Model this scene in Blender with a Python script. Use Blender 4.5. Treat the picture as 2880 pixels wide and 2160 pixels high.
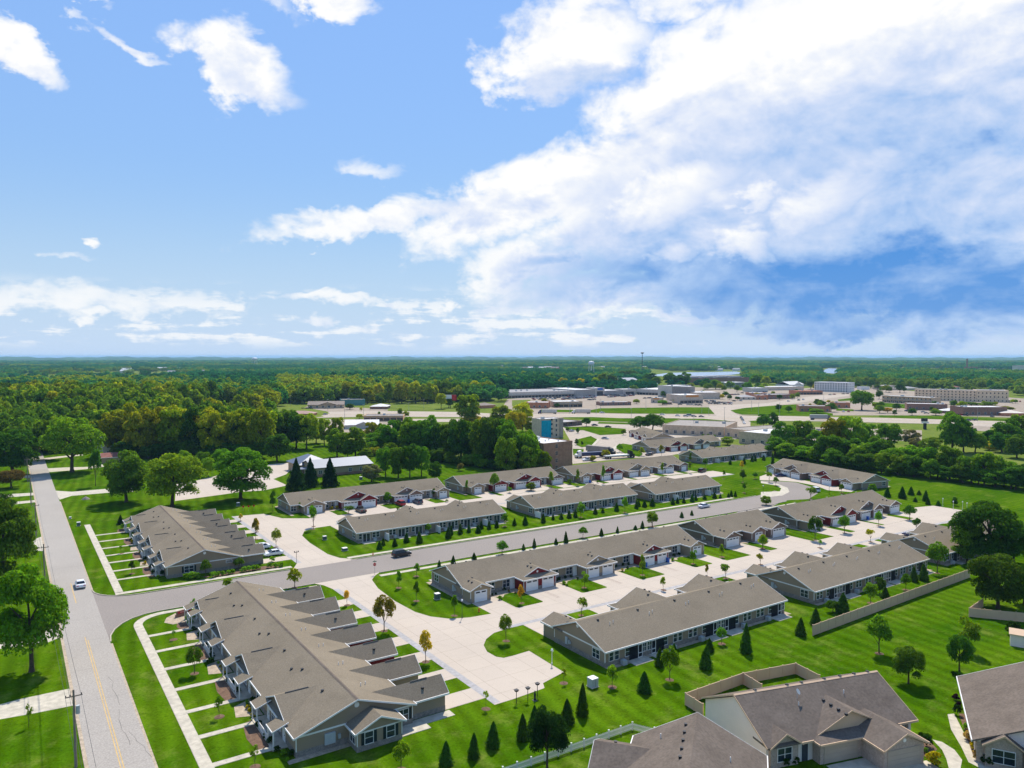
import bpy, math, random
import numpy as np
from mathutils import Vector, Matrix
for o in list(bpy.data.objects): bpy.data.objects.remove(o, do_unlink=True)
scene = bpy.context.scene
COL = scene.collection
R = math.radians
# ------------------------------------------------------------------ camera
VIEW_AZ = R(33.9)                      # compass heading of the view, clockwise from +Y (the county road)
cam_data = bpy.data.cameras.new('camera'); cam = bpy.data.objects.new('camera', cam_data); COL.objects.link(cam)
cam_data.sensor_width = 36; cam_data.lens = 26.375; cam_data.clip_start = 1; cam_data.clip_end = 90000
cam.location = (0, 0, 50); cam.rotation_euler = (R(90-2.104), 0, -VIEW_AZ)
scene.camera = cam
# ------------------------------------------------------------------ light
SUN_AZ, SUN_EL = R(33.9+5), R(53)
EXPO = 0.62; SKY_K = 0.105
scene.view_settings.view_transform = 'Standard'; scene.view_settings.look = 'None'
scene.view_settings.gamma = 1; scene.view_settings.exposure = EXPO; scene.view_settings.use_curve_mapping = False
sun_d = bpy.data.lights.new('sun', 'SUN'); sun_d.energy = 3.7; sun_d.angle = R(.53); sun_d.color = (1, .95, .86)
sun = bpy.data.objects.new('sun', sun_d); COL.objects.link(sun)
sdir = Vector((math.sin(SUN_AZ)*math.cos(SUN_EL), math.cos(SUN_AZ)*math.cos(SUN_EL), math.sin(SUN_EL)))
sun.rotation_euler = sdir.to_track_quat('Z', 'Y').to_euler(); sun.location = (0, 0, 300)
world = bpy.data.worlds.new('World'); scene.world = world; world.use_nodes = True
world.cycles.sampling_method = 'MANUAL'; world.cycles.sample_map_resolution = 256
def build_world():
    nt = world.node_tree; nt.nodes.clear(); N = nt.nodes; L = nt.links
    def new(t, **k):
        n = N.new(t)
        for a, b in k.items(): setattr(n, a, b)
        return n
    def put(s, x):
        if isinstance(x, (int, float)): s.default_value = x
        else: L.new(x, s)
    def M(op, a, b=0.0, c=0.0, clamp=False):
        n = new('ShaderNodeMath', operation=op, use_clamp=clamp)
        put(n.inputs[0], a); put(n.inputs[1], b); put(n.inputs[2], c)
        return n.outputs[0]
    def ramp(x, lo, hi):
        n = new('ShaderNodeMapRange', interpolation_type='SMOOTHSTEP'); put(n.inputs[0], x); put(n.inputs[1], lo); put(n.inputs[2], hi)
        return n.outputs[0]
    sky = new('ShaderNodeTexSky', sky_type='NISHITA', sun_disc=False, sun_elevation=SUN_EL, sun_rotation=SUN_AZ, altitude=250, air_density=1.0, dust_density=0.0, ozone_density=4.6)
    tc = new('ShaderNodeTexCoord')
    mp = new('ShaderNodeMapping', vector_type='POINT'); mp.inputs['Rotation'].default_value = (0, 0, VIEW_AZ); L.new(tc.outputs['Generated'], mp.inputs['Vector'])
    sx = new('ShaderNodeSeparateXYZ'); L.new(mp.outputs[0], sx.inputs[0])
    az = M('MULTIPLY', M('ARCTAN2', sx.outputs[0], sx.outputs[1]), 57.29578)       # degrees, 0 along the heading
    el = M('MULTIPLY', M('ARCSINE', sx.outputs[2]), 57.29578)
    # fractal detail of the clouds (degrees of sky as coordinates, flatter near the horizon)
    def fbm(sa, se, dx, dy, seed, detail=7.0, rough=.58, dist=.0):
        c = new('ShaderNodeCombineXYZ'); put(c.inputs[0], M('MULTIPLY', M('ADD', az, dx), sa)); put(c.inputs[1], M('MULTIPLY', M('ADD', el, dy), se)); c.inputs[2].default_value = seed
        n = new('ShaderNodeTexNoise', noise_dimensions='3D'); L.new(c.outputs[0], n.inputs['Vector']); n.inputs['Scale'].default_value = 1; n.inputs['Detail'].default_value = detail; n.inputs['Roughness'].default_value = rough; n.inputs['Distortion'].default_value = dist
        return n.outputs[0]
    n1 = fbm(.16, .24, 0, 0, 3.1, dist=.35)
    n1s = fbm(.16, .24, -.2, 1.1, 3.1, 5.0, dist=.35)
    n2 = fbm(.55, .8, 0, 0, 8.4, 5.0)
    n3 = fbm(.13, .95, 0, 0, 1.7, 6.0, .62)
    warp = M('MULTIPLY', M('SUBTRACT', n2, .5), 3.0)
    az_w = M('ADD', az, M('MULTIPLY', M('SUBTRACT', n1, .5), 9.0)); az_w = M('ADD', az_w, warp)
    el_w = M('ADD', el, M('MULTIPLY', M('SUBTRACT', n1s, .5), 6.0)); el_w = M('ADD', el_w, M('MULTIPLY', warp, .6))
    cw = new('ShaderNodeCombineXYZ'); put(cw.inputs[0], az_w); put(cw.inputs[1], el_w)
    def blob(a, e, ra, re, rot, amp):
        m_ = new('ShaderNodeMapping', vector_type='TEXTURE'); m_.inputs['Location'].default_value = (a, e, 0); m_.inputs['Rotation'].default_value = (0, 0, R(rot)); m_.inputs['Scale'].default_value = (ra, re, 1); L.new(cw.outputs[0], m_.inputs['Vector'])
        v = new('ShaderNodeVectorMath', operation='DOT_PRODUCT'); L.new(m_.outputs[0], v.inputs[0]); L.new(m_.outputs[0], v.inputs[1])
        return M('MULTIPLY_ADD', v.outputs['Value'], -amp, amp)
    def total(lst):
        t = 0.0
        for b in lst: t = M('MAXIMUM', t, blob(*b))
        return t
    cover = total(SKY_CLOUDS)
    dens = M('ADD', cover, M('MULTIPLY', M('SUBTRACT', n2, .5), .75))
    dens = M('ADD', dens, M('MULTIPLY', M('SUBTRACT', n1, .5), .6))
    fog = M('MULTIPLY', ramp(dens, .02, .75), ramp(cover, 0.0, .18))
    # low field of small flat clouds towards the horizon
    band = M('MULTIPLY', ramp(el, .3, 1.4), M('SUBTRACT', 1.0, ramp(el, 3.4, 5.6)))
    low = M('MULTIPLY', M('MULTIPLY', ramp(M('ADD', n3, M('MULTIPLY', M('SUBTRACT', n2, .5), .5)), .47, .60), band), .9)
    mask = M('MAXIMUM', fog, low)
    # shade: thick parts and undersides turn grey, then blue
    dk = total(SKY_DARK); calm = M('SUBTRACT', 1.0, M('MULTIPLY', dk, .55))
    s = M('ADD', M('MULTIPLY', M('SUBTRACT', n1s, n1), 1.3), M('MULTIPLY', M('SUBTRACT', .68, n2), .5))
    s = M('ADD', dk, M('MULTIPLY', s, calm)); s = M('ADD', s, M('MULTIPLY', M('MULTIPLY', M('SUBTRACT', .5, n3), dk), .22))
    s = M('SUBTRACT', s, total(SKY_BRIGHT), clamp=True)
    cr = new('ShaderNodeValToRGB'); L.new(s, cr.inputs[0]); e_ = cr.color_ramp.elements
    e_[0].position = .12; e_[0].color = CLOUD_RAMP[0]+(1,); e_[1].position = 1.0; e_[1].color = CLOUD_RAMP[3]+(1,)
    for p_, c_ in ((.42, CLOUD_RAMP[1]), (.72, CLOUD_RAMP[2])): q_ = e_.new(p_); q_.color = c_+(1,)
    def mixc(f, a, b):
        n = new('ShaderNodeMix', data_type='RGBA'); put(n.inputs[0], f)
        for s_, x in ((n.inputs[6], a), (n.inputs[7], b)):
            if isinstance(x, tuple): s_.default_value = x+(1,)
            else: L.new(x, s_)
        return n.outputs[2]
    # the sky texture, its range compressed like the photograph's, with pale haze low down all round
    bw = new('ShaderNodeRGBToBW'); L.new(sky.outputs[0], bw.inputs[0])
    k = M('MULTIPLY', M('POWER', M('DIVIDE', bw.outputs[0], 2.96), -.72), SKY_K)
    vm = new('ShaderNodeVectorMath', operation='SCALE'); L.new(sky.outputs[0], vm.inputs[0]); L.new(k, vm.inputs['Scale'])
    hz_ = M('MULTIPLY', M('POWER', M('SUBTRACT', 1.0, ramp(el, -1.0, 15.0)), 1.3), .88)
    skyc = mixc(hz_, vm.outputs[0], SKY_HAZE)
    allc = mixc(M('MULTIPLY', mask, M('SUBTRACT', 1.0, M('MULTIPLY', hz_, .25))), skyc, cr.outputs[0])
    bg = new('ShaderNodeBackground'); bg.inputs[1].default_value = 1.0; L.new(allc, bg.inputs[0])
    out = new('ShaderNodeOutputWorld'); L.new(bg.outputs[0], out.inputs['Surface'])
SKY_CLOUDS = [(-32.84, 18.62, 3.37, 2.08, -20, 1.0), (-20.5, 19.42, 4.81, 2.81, -22, 1.05), (-27.43, 20.01, 3.06, 0.82, -25, 0.7), (-13.06, 24.69, 3.35, 1.72, -10, 0.9), (-29.48, 22.34, 2.28, 0.68, -8, 0.75), (-17.34, 24.12, 2.9, 1.01, -10, 0.35), (4.38, 22.1, 7.38, 3.7, 5, 1.0), (23.18, 17.03, 19.72, 9.75, 8, 1.5), (14.33, 14.74, 16.59, 6.17, 20, 1.35), (1.56, 11.84, 12.72, 3.53, 20, 1.1), (-9.67, 10.07, 10.31, 1.53, 8, 0.85), (32.79, 19.43, 12.49, 8.92, 0, 1.3), (15.65, 22.0, 8.52, 2.38, 5, 0.8), (13.0, 24.56, 5.37, 1.38, 0, 0.5), (23.18, 8.07, 22.11, 6.5, 0, 1.4), (32.79, 5.04, 10.99, 5.05, 0, 1.3), (1.56, 7.03, 6.71, 2.12, 5, 0.9), (8.56, 4.54, 11.75, 2.1, 0, 0.8), (20.13, 4.31, 18.7, 1.99, 0, 0.9), (-28.94, 7.84, 1.03, 0.56, 0, 0.75), (-31.32, 6.32, 1.81, 0.42, 0, 0.45), (16.95, 8.06, 2.43, 1.42, 10, 1.0), (-29.07, 2.62, 1.35, 0.62, 0, 0.8), (-15.39, 2.38, 1.31, 0.75, 0, 0.7), (-4.27, 4.05, 0.91, 0.78, 0, 0.7), (-11.03, 13.45, 3.07, 0.9, -10, 0.42), (-14.06, 4.38, 6.65, 0.69, 0, 0.7), (-29.21, 3.54, 11.31, 0.93, 0, 0.6), (26.1, 2.22, 14.26, 1.27, 0, 0.6)]
SKY_DARK = [(27.51, 11.45, 22.81, 11.29, 0, 0.62), (13.66, 11.19, 14.69, 6.53, 18, 0.48), (24.66, 4.65, 23.36, 6.1, -2, 0.98), (32.79, 4.45, 11.49, 5.35, 0, 0.95), (9.6, 6.25, 11.69, 3.49, 8, 0.8), (2.61, 7.2, 3.88, 1.27, 10, 0.6), (6.83, 4.55, 10.46, 1.4, 0, 0.35), (5.08, 19.93, 5.96, 2.11, 0, 0.4), (-3.74, 10.47, 7.74, 1.41, 10, 0.25), (-20.19, 18.57, 3.43, 1.83, -20, 0.25)]
SKY_BRIGHT = [(16.95, 8.06, 2.59, 1.49, 10, 0.42), (11.65, 7.64, 2.03, 0.9, 10, 0.35), (17.92, 10.97, 1.44, 0.67, 0, 0.3), (22.58, 10.96, 3.62, 1.63, 20, 0.35), (11.98, 11.93, 4.06, 1.73, 15, 0.3), (20.13, 21.79, 12.47, 3.98, 0, 0.2), (7.87, 2.8, 9.02, 0.7, 0, 0.3)]
CLOUD_RAMP = [(.66, .66, .655), (.45, .505, .625), (.26, .375, .58), (.045, .185, .475)]
SKY_HAZE = (.365, .475, .645)
HAZE_D = 5e-5; HAZE_COL = (.40, .72, 1.0)
build_world()
# ------------------------------------------------------------------ survey of the place (metres; X along the street, Y along the county road)
D = {'trees': {'yard_left': [('broad', 22.24, 374.09, 23.6, 24.0, 'bright'),('broad', 0.81, 380.82, 19.9, 17.7, 'dark'),('oval', 27.17, 328.84, 13.5, 4.9, 'dark'),('broad', 32.77, 286.24, 16.6, 13.9, 'dark'),('broad', 44.34, 267.76, 17.3, 16.5, 'mid'),('broad', 66.49, 268.6, 18.0, 16.1, 'mid'),('broad', 68.29, 328.09, 7.3, 5.3, 'bright'),('broad', 72.43, 356.68, 7.1, 6.8, 'bright'),('broad', 79.48, 351.93, 7.9, 7.8, 'mid'),('broad', 63.63, 354.26, 8.5, 6.1, 'bright'),('broad', 85.26, 339.73, 9.5, 7.7, 'bright'),('broad', 0.07, 342.43, 6.9, 9.3, 'red'),('broad', -1.54, 190.74, 19.1, 10.8, 'dark'),('broad', 2.15, 139.89, 15.3, 10.8, 'bright'),('sapling', 1.33, 118.93, 3.1, 1.0, 'mid'),('broad', -2.62, 273.1, 8.1, 7.4, 'dark')],
 'rear_left': [('broad', 44.3, 423.53, 25.7, 16.3, 'olive'),('broad', 49.16, 424.01, 25.8, 13.6, 'olive'),('broad', 52.72, 407.5, 24.9, 13.5, 'olive'),('broad', 57.97, 410.13, 24.1, 15.3, 'olive'),('broad', 64.06, 413.46, 24.4, 15.1, 'olive'),('broad', 67.32, 402.29, 24.9, 15.2, 'olive'),('broad', 71.78, 405.06, 24.3, 16.1, 'olive'),('broad', 76.54, 396.62, 24.3, 16.1, 'dark'),('broad', 81.45, 400.69, 24.6, 17.0, 'olive'),('broad', 83.36, 386.4, 23.1, 15.2, 'olive'),('broad', 91.32, 391.93, 22.3, 15.7, 'dark'),('broad', 94.36, 387.77, 23.5, 15.4, 'olive'),('broad', 100.26, 388.06, 24.7, 15.8, 'olive'),('broad', 103.03, 375.73, 26.7, 13.7, 'olive'),('broad', 48.24, 436.81, 20.6, 16.0, 'olive'),('broad', 54.85, 432.37, 20.9, 17.5, 'olive'),('broad', 61.66, 427.79, 21.7, 15.0, 'olive'),('broad', 68.12, 423.45, 22.2, 14.4, 'olive'),('broad', 74.23, 419.35, 19.5, 15.4, 'olive'),('broad', 81.08, 414.74, 20.6, 17.3, 'olive'),('broad', 86.99, 410.77, 22.3, 16.6, 'olive'),('broad', 93.75, 406.22, 20.1, 16.3, 'olive'),('broad', 100.61, 401.61, 20.9, 15.4, 'olive'),('broad', 107.52, 396.97, 21.8, 14.6, 'olive'),('broad', 113.51, 421.27, 19.1, 12.4, 'dark'),('broad', 113.22, 400.65, 20.8, 14.4, 'olive'),('broad', 119.08, 406.28, 18.9, 11.9, 'dark'),('broad', 127.53, 413.12, 21.8, 13.0, 'mid'),('broad', 128.85, 401.55, 19.6, 14.0, 'dark'),('broad', 133.1, 397.47, 21.4, 12.5, 'olive'),('broad', -1.33, 557.74, 19.3, 17.2, 'mid'),('broad', 7.1, 560.18, 16.7, 16.7, 'dark'),('broad', -1.36, 619.93, 22.3, 20.7, 'olive'),('broad', 14.98, 629.34, 18.1, 19.7, 'olive'),('broad', 41.34, 478.21, 19.5, 16.9, 'dark'),('broad', 38.36, 556.12, 21.0, 18.7, 'olive'),('broad', 26.35, 601.31, 24.7, 20.7, 'olive'),('broad', 43.49, 410.68, 7.5, 7.4, 'dark'),('broad', 46.63, 408.57, 9.0, 9.5, 'dark'),('broad', 51.19, 405.51, 7.3, 9.3, 'dark'),('broad', 56.07, 402.23, 6.9, 7.8, 'dark'),('broad', 59.87, 399.67, 7.8, 7.6, 'dark'),('broad', 65.79, 395.7, 9.1, 8.4, 'dark'),('broad', 69.73, 393.05, 8.9, 7.6, 'dark'),('broad', 74.76, 389.67, 7.4, 8.7, 'dark'),('broad', 78.23, 387.34, 6.2, 8.4, 'dark'),('broad', 83.21, 383.99, 8.3, 9.1, 'dark'),('broad', 87.72, 380.96, 8.7, 7.6, 'dark'),('broad', 91.33, 378.53, 6.9, 8.7, 'dark'),('broad', 96.97, 374.75, 7.6, 8.8, 'dark'),('broad', 101.24, 371.87, 8.9, 9.6, 'dark')],
 'rear_mid': [('broad', 105.23, 357.04, 14.3, 13.2, 'dark'),('broad', 134.96, 356.84, 14.7, 10.9, 'bright'),('broad', 142.6, 351.71, 15.9, 12.1, 'bright'),('broad', 137.66, 349.91, 8.6, 8.0, 'mid'),('broad', 129.5, 286.96, 13.0, 7.2, 'mid'),('broad', 132.61, 281.28, 13.9, 8.1, 'mid'),('broad', 137.22, 279.97, 14.2, 7.2, 'dark'),('broad', 142.58, 279.99, 14.1, 7.3, 'mid'),('broad', 141.67, 266.52, 8.0, 6.1, 'dark'),('broad', 119.49, 278.07, 7.6, 7.8, 'grey'),('broad', 144.75, 345.15, 5.1, 8.0, 'mid'),('broad', 152.49, 350.3, 4.4, 6.4, 'olive'),('broad', 159.7, 370.0, 9.7, 14.3, 'mid'),('broad', 163.86, 368.95, 10.9, 12.8, 'mid'),('broad', 163.49, 355.92, 16.2, 12.0, 'bright'),('broad', 170.87, 358.33, 17.5, 11.7, 'dark'),('broad', 167.53, 341.68, 18.8, 12.1, 'mid'),('broad', 171.88, 338.2, 18.4, 14.5, 'mid'),('broad', 175.24, 335.38, 21.2, 11.2, 'mid'),('broad', 176.6, 325.6, 17.7, 11.0, 'dark'),('broad', 177.12, 316.73, 20.4, 10.8, 'mid'),('broad', 175.69, 303.88, 21.5, 13.0, 'dark'),('broad', 181.22, 304.8, 19.9, 11.1, 'mid'),('broad', 179.85, 294.26, 20.6, 10.3, 'mid'),('broad', 181.04, 287.73, 22.7, 12.2, 'dark'),('broad', 186.1, 286.04, 20.9, 10.7, 'mid'),('broad', 185.95, 280.09, 22.9, 10.7, 'mid'),('broad', 167.32, 354.75, 13.5, 13.8, 'dark'),('broad', 171.08, 342.3, 16.4, 13.5, 'dark'),('broad', 174.68, 330.36, 16.4, 13.2, 'dark'),('broad', 178.14, 318.9, 15.4, 13.0, 'dark'),('broad', 181.46, 307.91, 18.3, 12.7, 'dark'),('broad', 184.65, 297.34, 19.3, 12.5, 'dark'),('broad', 187.72, 287.17, 19.3, 12.2, 'dark'),('broad', 181.5, 258.5, 18.5, 11, 'mid'),('broad', 186, 253.6, 11, 7, 'bright'),('broad', 176, 262, 20, 12, 'dark'),('broad', 184.5, 264, 19, 9, 'mid'),('broad', 170, 258, 17, 11, 'mid'),('broad', 179, 254.5, 13, 8, 'bright'),('broad', 146.76, 420.93, 12.0, 10.0, 'olive'),('broad', 146.69, 407.41, 16.3, 7.8, 'olive'),('broad', 152.63, 403.42, 16.9, 8.5, 'olive'),('broad', 173.36, 403.06, 12.7, 8.0, 'olive'),('broad', 175.98, 394.42, 12.5, 7.2, 'olive'),('broad', 154.22, 359.25, 6.3, 8.7, 'mid'),('broad', 156.93, 352.1, 5.9, 6.6, 'dark'),('broad', 158.48, 345.85, 7.0, 8.0, 'mid'),('broad', 161.08, 339.01, 5.1, 6.9, 'dark'),('broad', 161.88, 333.49, 5.4, 7.4, 'dark'),('broad', 163.92, 327.24, 6.3, 7.1, 'dark'),('broad', 166.2, 320.95, 5.6, 7.8, 'mid'),('broad', 167.74, 315.25, 6.0, 8.3, 'dark'),('broad', 168.39, 310.25, 6.7, 7.4, 'dark'),('broad', 169.87, 304.78, 5.8, 6.1, 'mid'),('broad', 172.22, 298.83, 4.6, 7.4, 'dark'),('broad', 173.41, 293.74, 5.3, 7.1, 'mid'),('broad', 175.32, 288.26, 6.6, 6.4, 'mid'),('broad', 175.69, 283.89, 4.5, 6.5, 'mid'),('broad', 177.63, 278.56, 5.2, 6.3, 'dark'),('broad', 178.55, 273.99, 5.8, 6.1, 'dark'),('broad', 180.67, 268.69, 5.2, 7.3, 'dark')],
 'spruce': [('spruce', 88.23, 275.75, 11.9, 7.1, 'mid'),('spruce', 95.55, 280.41, 11.5, 6.2, 'mid'),('spruce', 102.18, 277.81, 11.3, 6.7, 'mid')],
 'hotel_side': [('broad', 279.87, 473.11, 23.8, 19.5, 'olive'),('broad', 289.05, 445.17, 16.4, 16.4, 'olive'),('broad', 283.46, 409.41, 19.3, 16.2, 'yellow'),('broad', 288.58, 405.97, 7.0, 13.1, 'olive'),('broad', 281.28, 472.16, 7.7, 16.1, 'orange'),('broad', 271.24, 399.63, 15.0, 13.5, 'yellow')],
 'town': [('broad', 354.16, 371.32, 9.4, 13.3, 'dark'),('broad', 360.98, 366.74, 11.8, 15.6, 'dark'),('broad', 342.57, 414.52, 5.8, 6.6, 'dark'),('broad', 324.39, 355.32, 3.7, 3.7, 'mid'),('broad', 662.61, 655.77, 7.8, 7.1, 'mid'),('broad', 703.06, 613.24, 5.6, 7.7, 'dark'),('broad', 693.0, 590.56, 6.1, 6.8, 'yellow'),('broad', 690.94, 577.81, 5.4, 6.0, 'dark'),('broad', 689.15, 565.25, 4.6, 5.9, 'dark'),('broad', 702.41, 644.81, 5.7, 5.7, 'yellow'),('broad', 746.99, 631.1, 5.8, 8.7, 'mid'),('broad', 445.55, 584.2, 4.2, 6.2, 'dark'),('broad', 559.27, 554.24, 5.4, 10.7, 'mid'),('broad', 480.76, 653.68, 5.0, 6.3, 'olive'),('broad', 550.13, 583.15, 4.9, 8.6, 'olive'),('broad', 437.03, 335.38, 10.5, 10.5, 'dark'),('broad', 582.02, 430.88, 6.9, 6.3, 'dark'),('broad', 577.7, 416.77, 6.2, 7.2, 'mid'),('broad', 676.48, 453.77, 7.0, 9.3, 'dark'),('broad', 615.36, 399.88, 7.8, 10.4, 'dark'),('broad', 658.96, 396.92, 20.5, 21.5, 'mid'),('broad', 586.16, 394.76, 4.6, 12.1, 'mid'),('broad', 638.4, 367.73, 7.2, 9.2, 'mid'),('broad', 678.47, 374.85, 6.9, 8.5, 'dark'),('broad', 636.12, 337.9, 6.4, 6.9, 'dark'),('broad', 617.82, 342.74, 5.4, 3.9, 'dark'),('broad', 712.1, 409.11, 5.7, 8.0, 'mid'),('broad', 652.83, 326.67, 5.4, 9.8, 'mid'),('broad', 699.07, 326.97, 10.2, 9.2, 'olive'),('broad', 771.64, 369.11, 6.8, 8.0, 'dark'),('broad', 644.34, 363.74, 5.1, 8.2, 'orange'),('broad', 845.54, 488.06, 10.2, 9.5, 'dark'),('broad', 1017.39, 557.72, 13.5, 12.7, 'dark'),('broad', 738.85, 545.61, 6.0, 8.0, 'dark'),('broad', 880.46, 541.42, 6.5, 7.3, 'mid'),('broad', 1198.45, 591.81, 13.4, 25.1, 'yellow'),('broad', 1012.38, 692.25, 13.2, 17.6, 'dark'),('broad', 804.62, 367.66, 4.7, 21.0, 'mid'),('broad', 790.51, 346.41, 5.6, 15.8, 'mid'),('broad', 761.63, 318.97, 4.3, 14.9, 'olive'),('broad', 897.25, 453.31, 6.1, 10.8, 'mid'),('broad', 886.71, 432.5, 5.9, 11.9, 'dark'),('broad', 266.25, 669.97, 5.5, 8.7, 'dark'),('broad', 341.39, 628.85, 14.9, 11.0, 'olive'),('broad', 355.17, 638.95, 8.5, 11.3, 'dark'),('broad', 233.16, 565.99, 4.2, 6.5, 'olive'),('broad', 268.96, 555.63, 5.7, 5.7, 'olive'),('broad', 1015.69, 794.0, 20.8, 22.7, 'mid'),('broad', 1008.38, 771.47, 18.6, 16.7, 'yellow'),('broad', 926.93, 774.27, 11.6, 14.3, 'mid'),('broad', 892.37, 772.89, 15.0, 21.1, 'mid'),('broad', 916.39, 733.0, 13.0, 12.1, 'mid'),('broad', 775.53, 602.66, 4.4, 5.3, 'mid'),('broad', 696.23, 610.82, 4.4, 3.9, 'yellow'),('broad', 703.18, 613.86, 4.3, 4.6, 'mid'),('broad', 781.45, 623.92, 4.5, 4.8, 'mid'),('broad', 734.93, 579.74, 4.9, 5.2, 'mid'),('broad', 759.22, 593.13, 5.9, 7.6, 'yellow'),('broad', 729.7, 652.3, 6.6, 7.1, 'mid'),('broad', 606.6, 583.79, 5.5, 5.8, 'mid'),('broad', 613.42, 598.71, 3.2, 3.8, 'dark'),('broad', 634.74, 600.72, 4.2, 4.6, 'yellow'),('broad', 645.92, 620.3, 5.8, 5.7, 'olive'),('broad', 597.21, 574.21, 5.3, 4.4, 'yellow'),('broad', 872.92, 618.8, 6.3, 6.1, 'dark'),('broad', 788.44, 561.04, 5.3, 6.2, 'mid'),('broad', 751.7, 538.15, 6.5, 5.7, 'olive'),('broad', 781.55, 551.85, 6.9, 5.8, 'mid'),('broad', 788.99, 592.01, 6.8, 6.2, 'yellow'),('broad', 596.93, 407.56, 4.0, 4.4, 'mid'),('broad', 703.46, 455.21, 4.0, 3.9, 'yellow'),('broad', 672.6, 445.51, 5.8, 6.1, 'dark'),('broad', 667.76, 457.19, 3.2, 2.8, 'olive'),('broad', 652.96, 436.64, 5.8, 5.8, 'mid'),('broad', 726.3, 475.13, 3.6, 4.6, 'yellow'),('broad', 1031.12, 559.4, 7.7, 6.5, 'dark'),('broad', 1005.5, 566.51, 8.7, 9.6, 'mid'),('broad', 1089.82, 632.12, 8.3, 10.6, 'dark'),('broad', 1015.27, 576.28, 9.7, 11.2, 'olive'),('broad', 1023.1, 587.57, 6.9, 5.8, 'mid'),('broad', 741.97, 345.03, 3.4, 4.2, 'yellow'),('broad', 677.33, 339.69, 4.3, 5.0, 'yellow'),('broad', 720.63, 356.3, 4.6, 3.8, 'dark'),('broad', 699.01, 334.7, 4.0, 4.2, 'dark'),('broad', 704.7, 356.45, 4.0, 3.9, 'dark'),('broad', 887.28, 362.03, 4.2, 4.8, 'mid'),('broad', 851.21, 377.11, 4.3, 3.5, 'yellow'),('broad', 801.98, 371.99, 3.3, 2.9, 'olive'),('broad', 886.23, 364.44, 4.7, 4.9, 'yellow'),('broad', 831.21, 357.14, 4.2, 4.9, 'yellow'),('broad', 953.06, 731.25, 10.1, 12.3, 'olive'),('broad', 885.21, 758.66, 10.3, 10.1, 'yellow'),('broad', 940.7, 733.03, 9.5, 11.4, 'dark'),('broad', 845.24, 717.13, 8.5, 8.1, 'mid'),('broad', 935.05, 751.18, 10.1, 12.6, 'dark'),('broad', 913.21, 706.21, 8.9, 9.8, 'olive'),('broad', 849.78, 697.8, 9.8, 8.7, 'mid'),('broad', 464.86, 592.12, 3.4, 3.2, 'dark'),('broad', 481.77, 598.7, 3.5, 3.1, 'dark'),('broad', 665.23, 385.27, 5.5, 5.8, 'mid'),('broad', 708.51, 413.46, 4.0, 5.1, 'yellow'),('broad', 772.42, 388.41, 5.5, 5.0, 'dark'),('broad', 718.43, 366.24, 5.5, 5.3, 'mid'),('broad', 727.06, 386.87, 3.6, 3.8, 'mid'),('broad', 245.69, 547.44, 3.3, 3.7, 'dark'),('broad', 261.02, 590.91, 3.2, 2.6, 'mid'),('broad', 284.0, 598.06, 5.0, 5.0, 'yellow'),('broad', 276.96, 584.0, 4.8, 4.4, 'dark'),('broad', 267.76, 646.06, 3.7, 3.5, 'yellow'),('broad', 1037.57, 698.26, 7.0, 9.1, 'dark'),('broad', 1115.5, 657.43, 13.1, 12.1, 'dark'),('broad', 1188.55, 650.57, 7.5, 7.3, 'mid'),('broad', 1194.05, 713.48, 7.7, 8.2, 'mid'),('broad', 1004.34, 679.26, 8.3, 8.9, 'yellow'),('broad', 1041.95, 697.72, 11.1, 14.4, 'yellow'),('broad', 881.11, 785.8, 11.9, 13.5, 'dark'),('broad', 898.67, 828.63, 9.0, 11.6, 'olive'),('broad', 865.76, 768.62, 7.3, 8.6, 'mid'),('broad', 870.97, 769.21, 10.9, 14.0, 'mid')],
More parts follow.
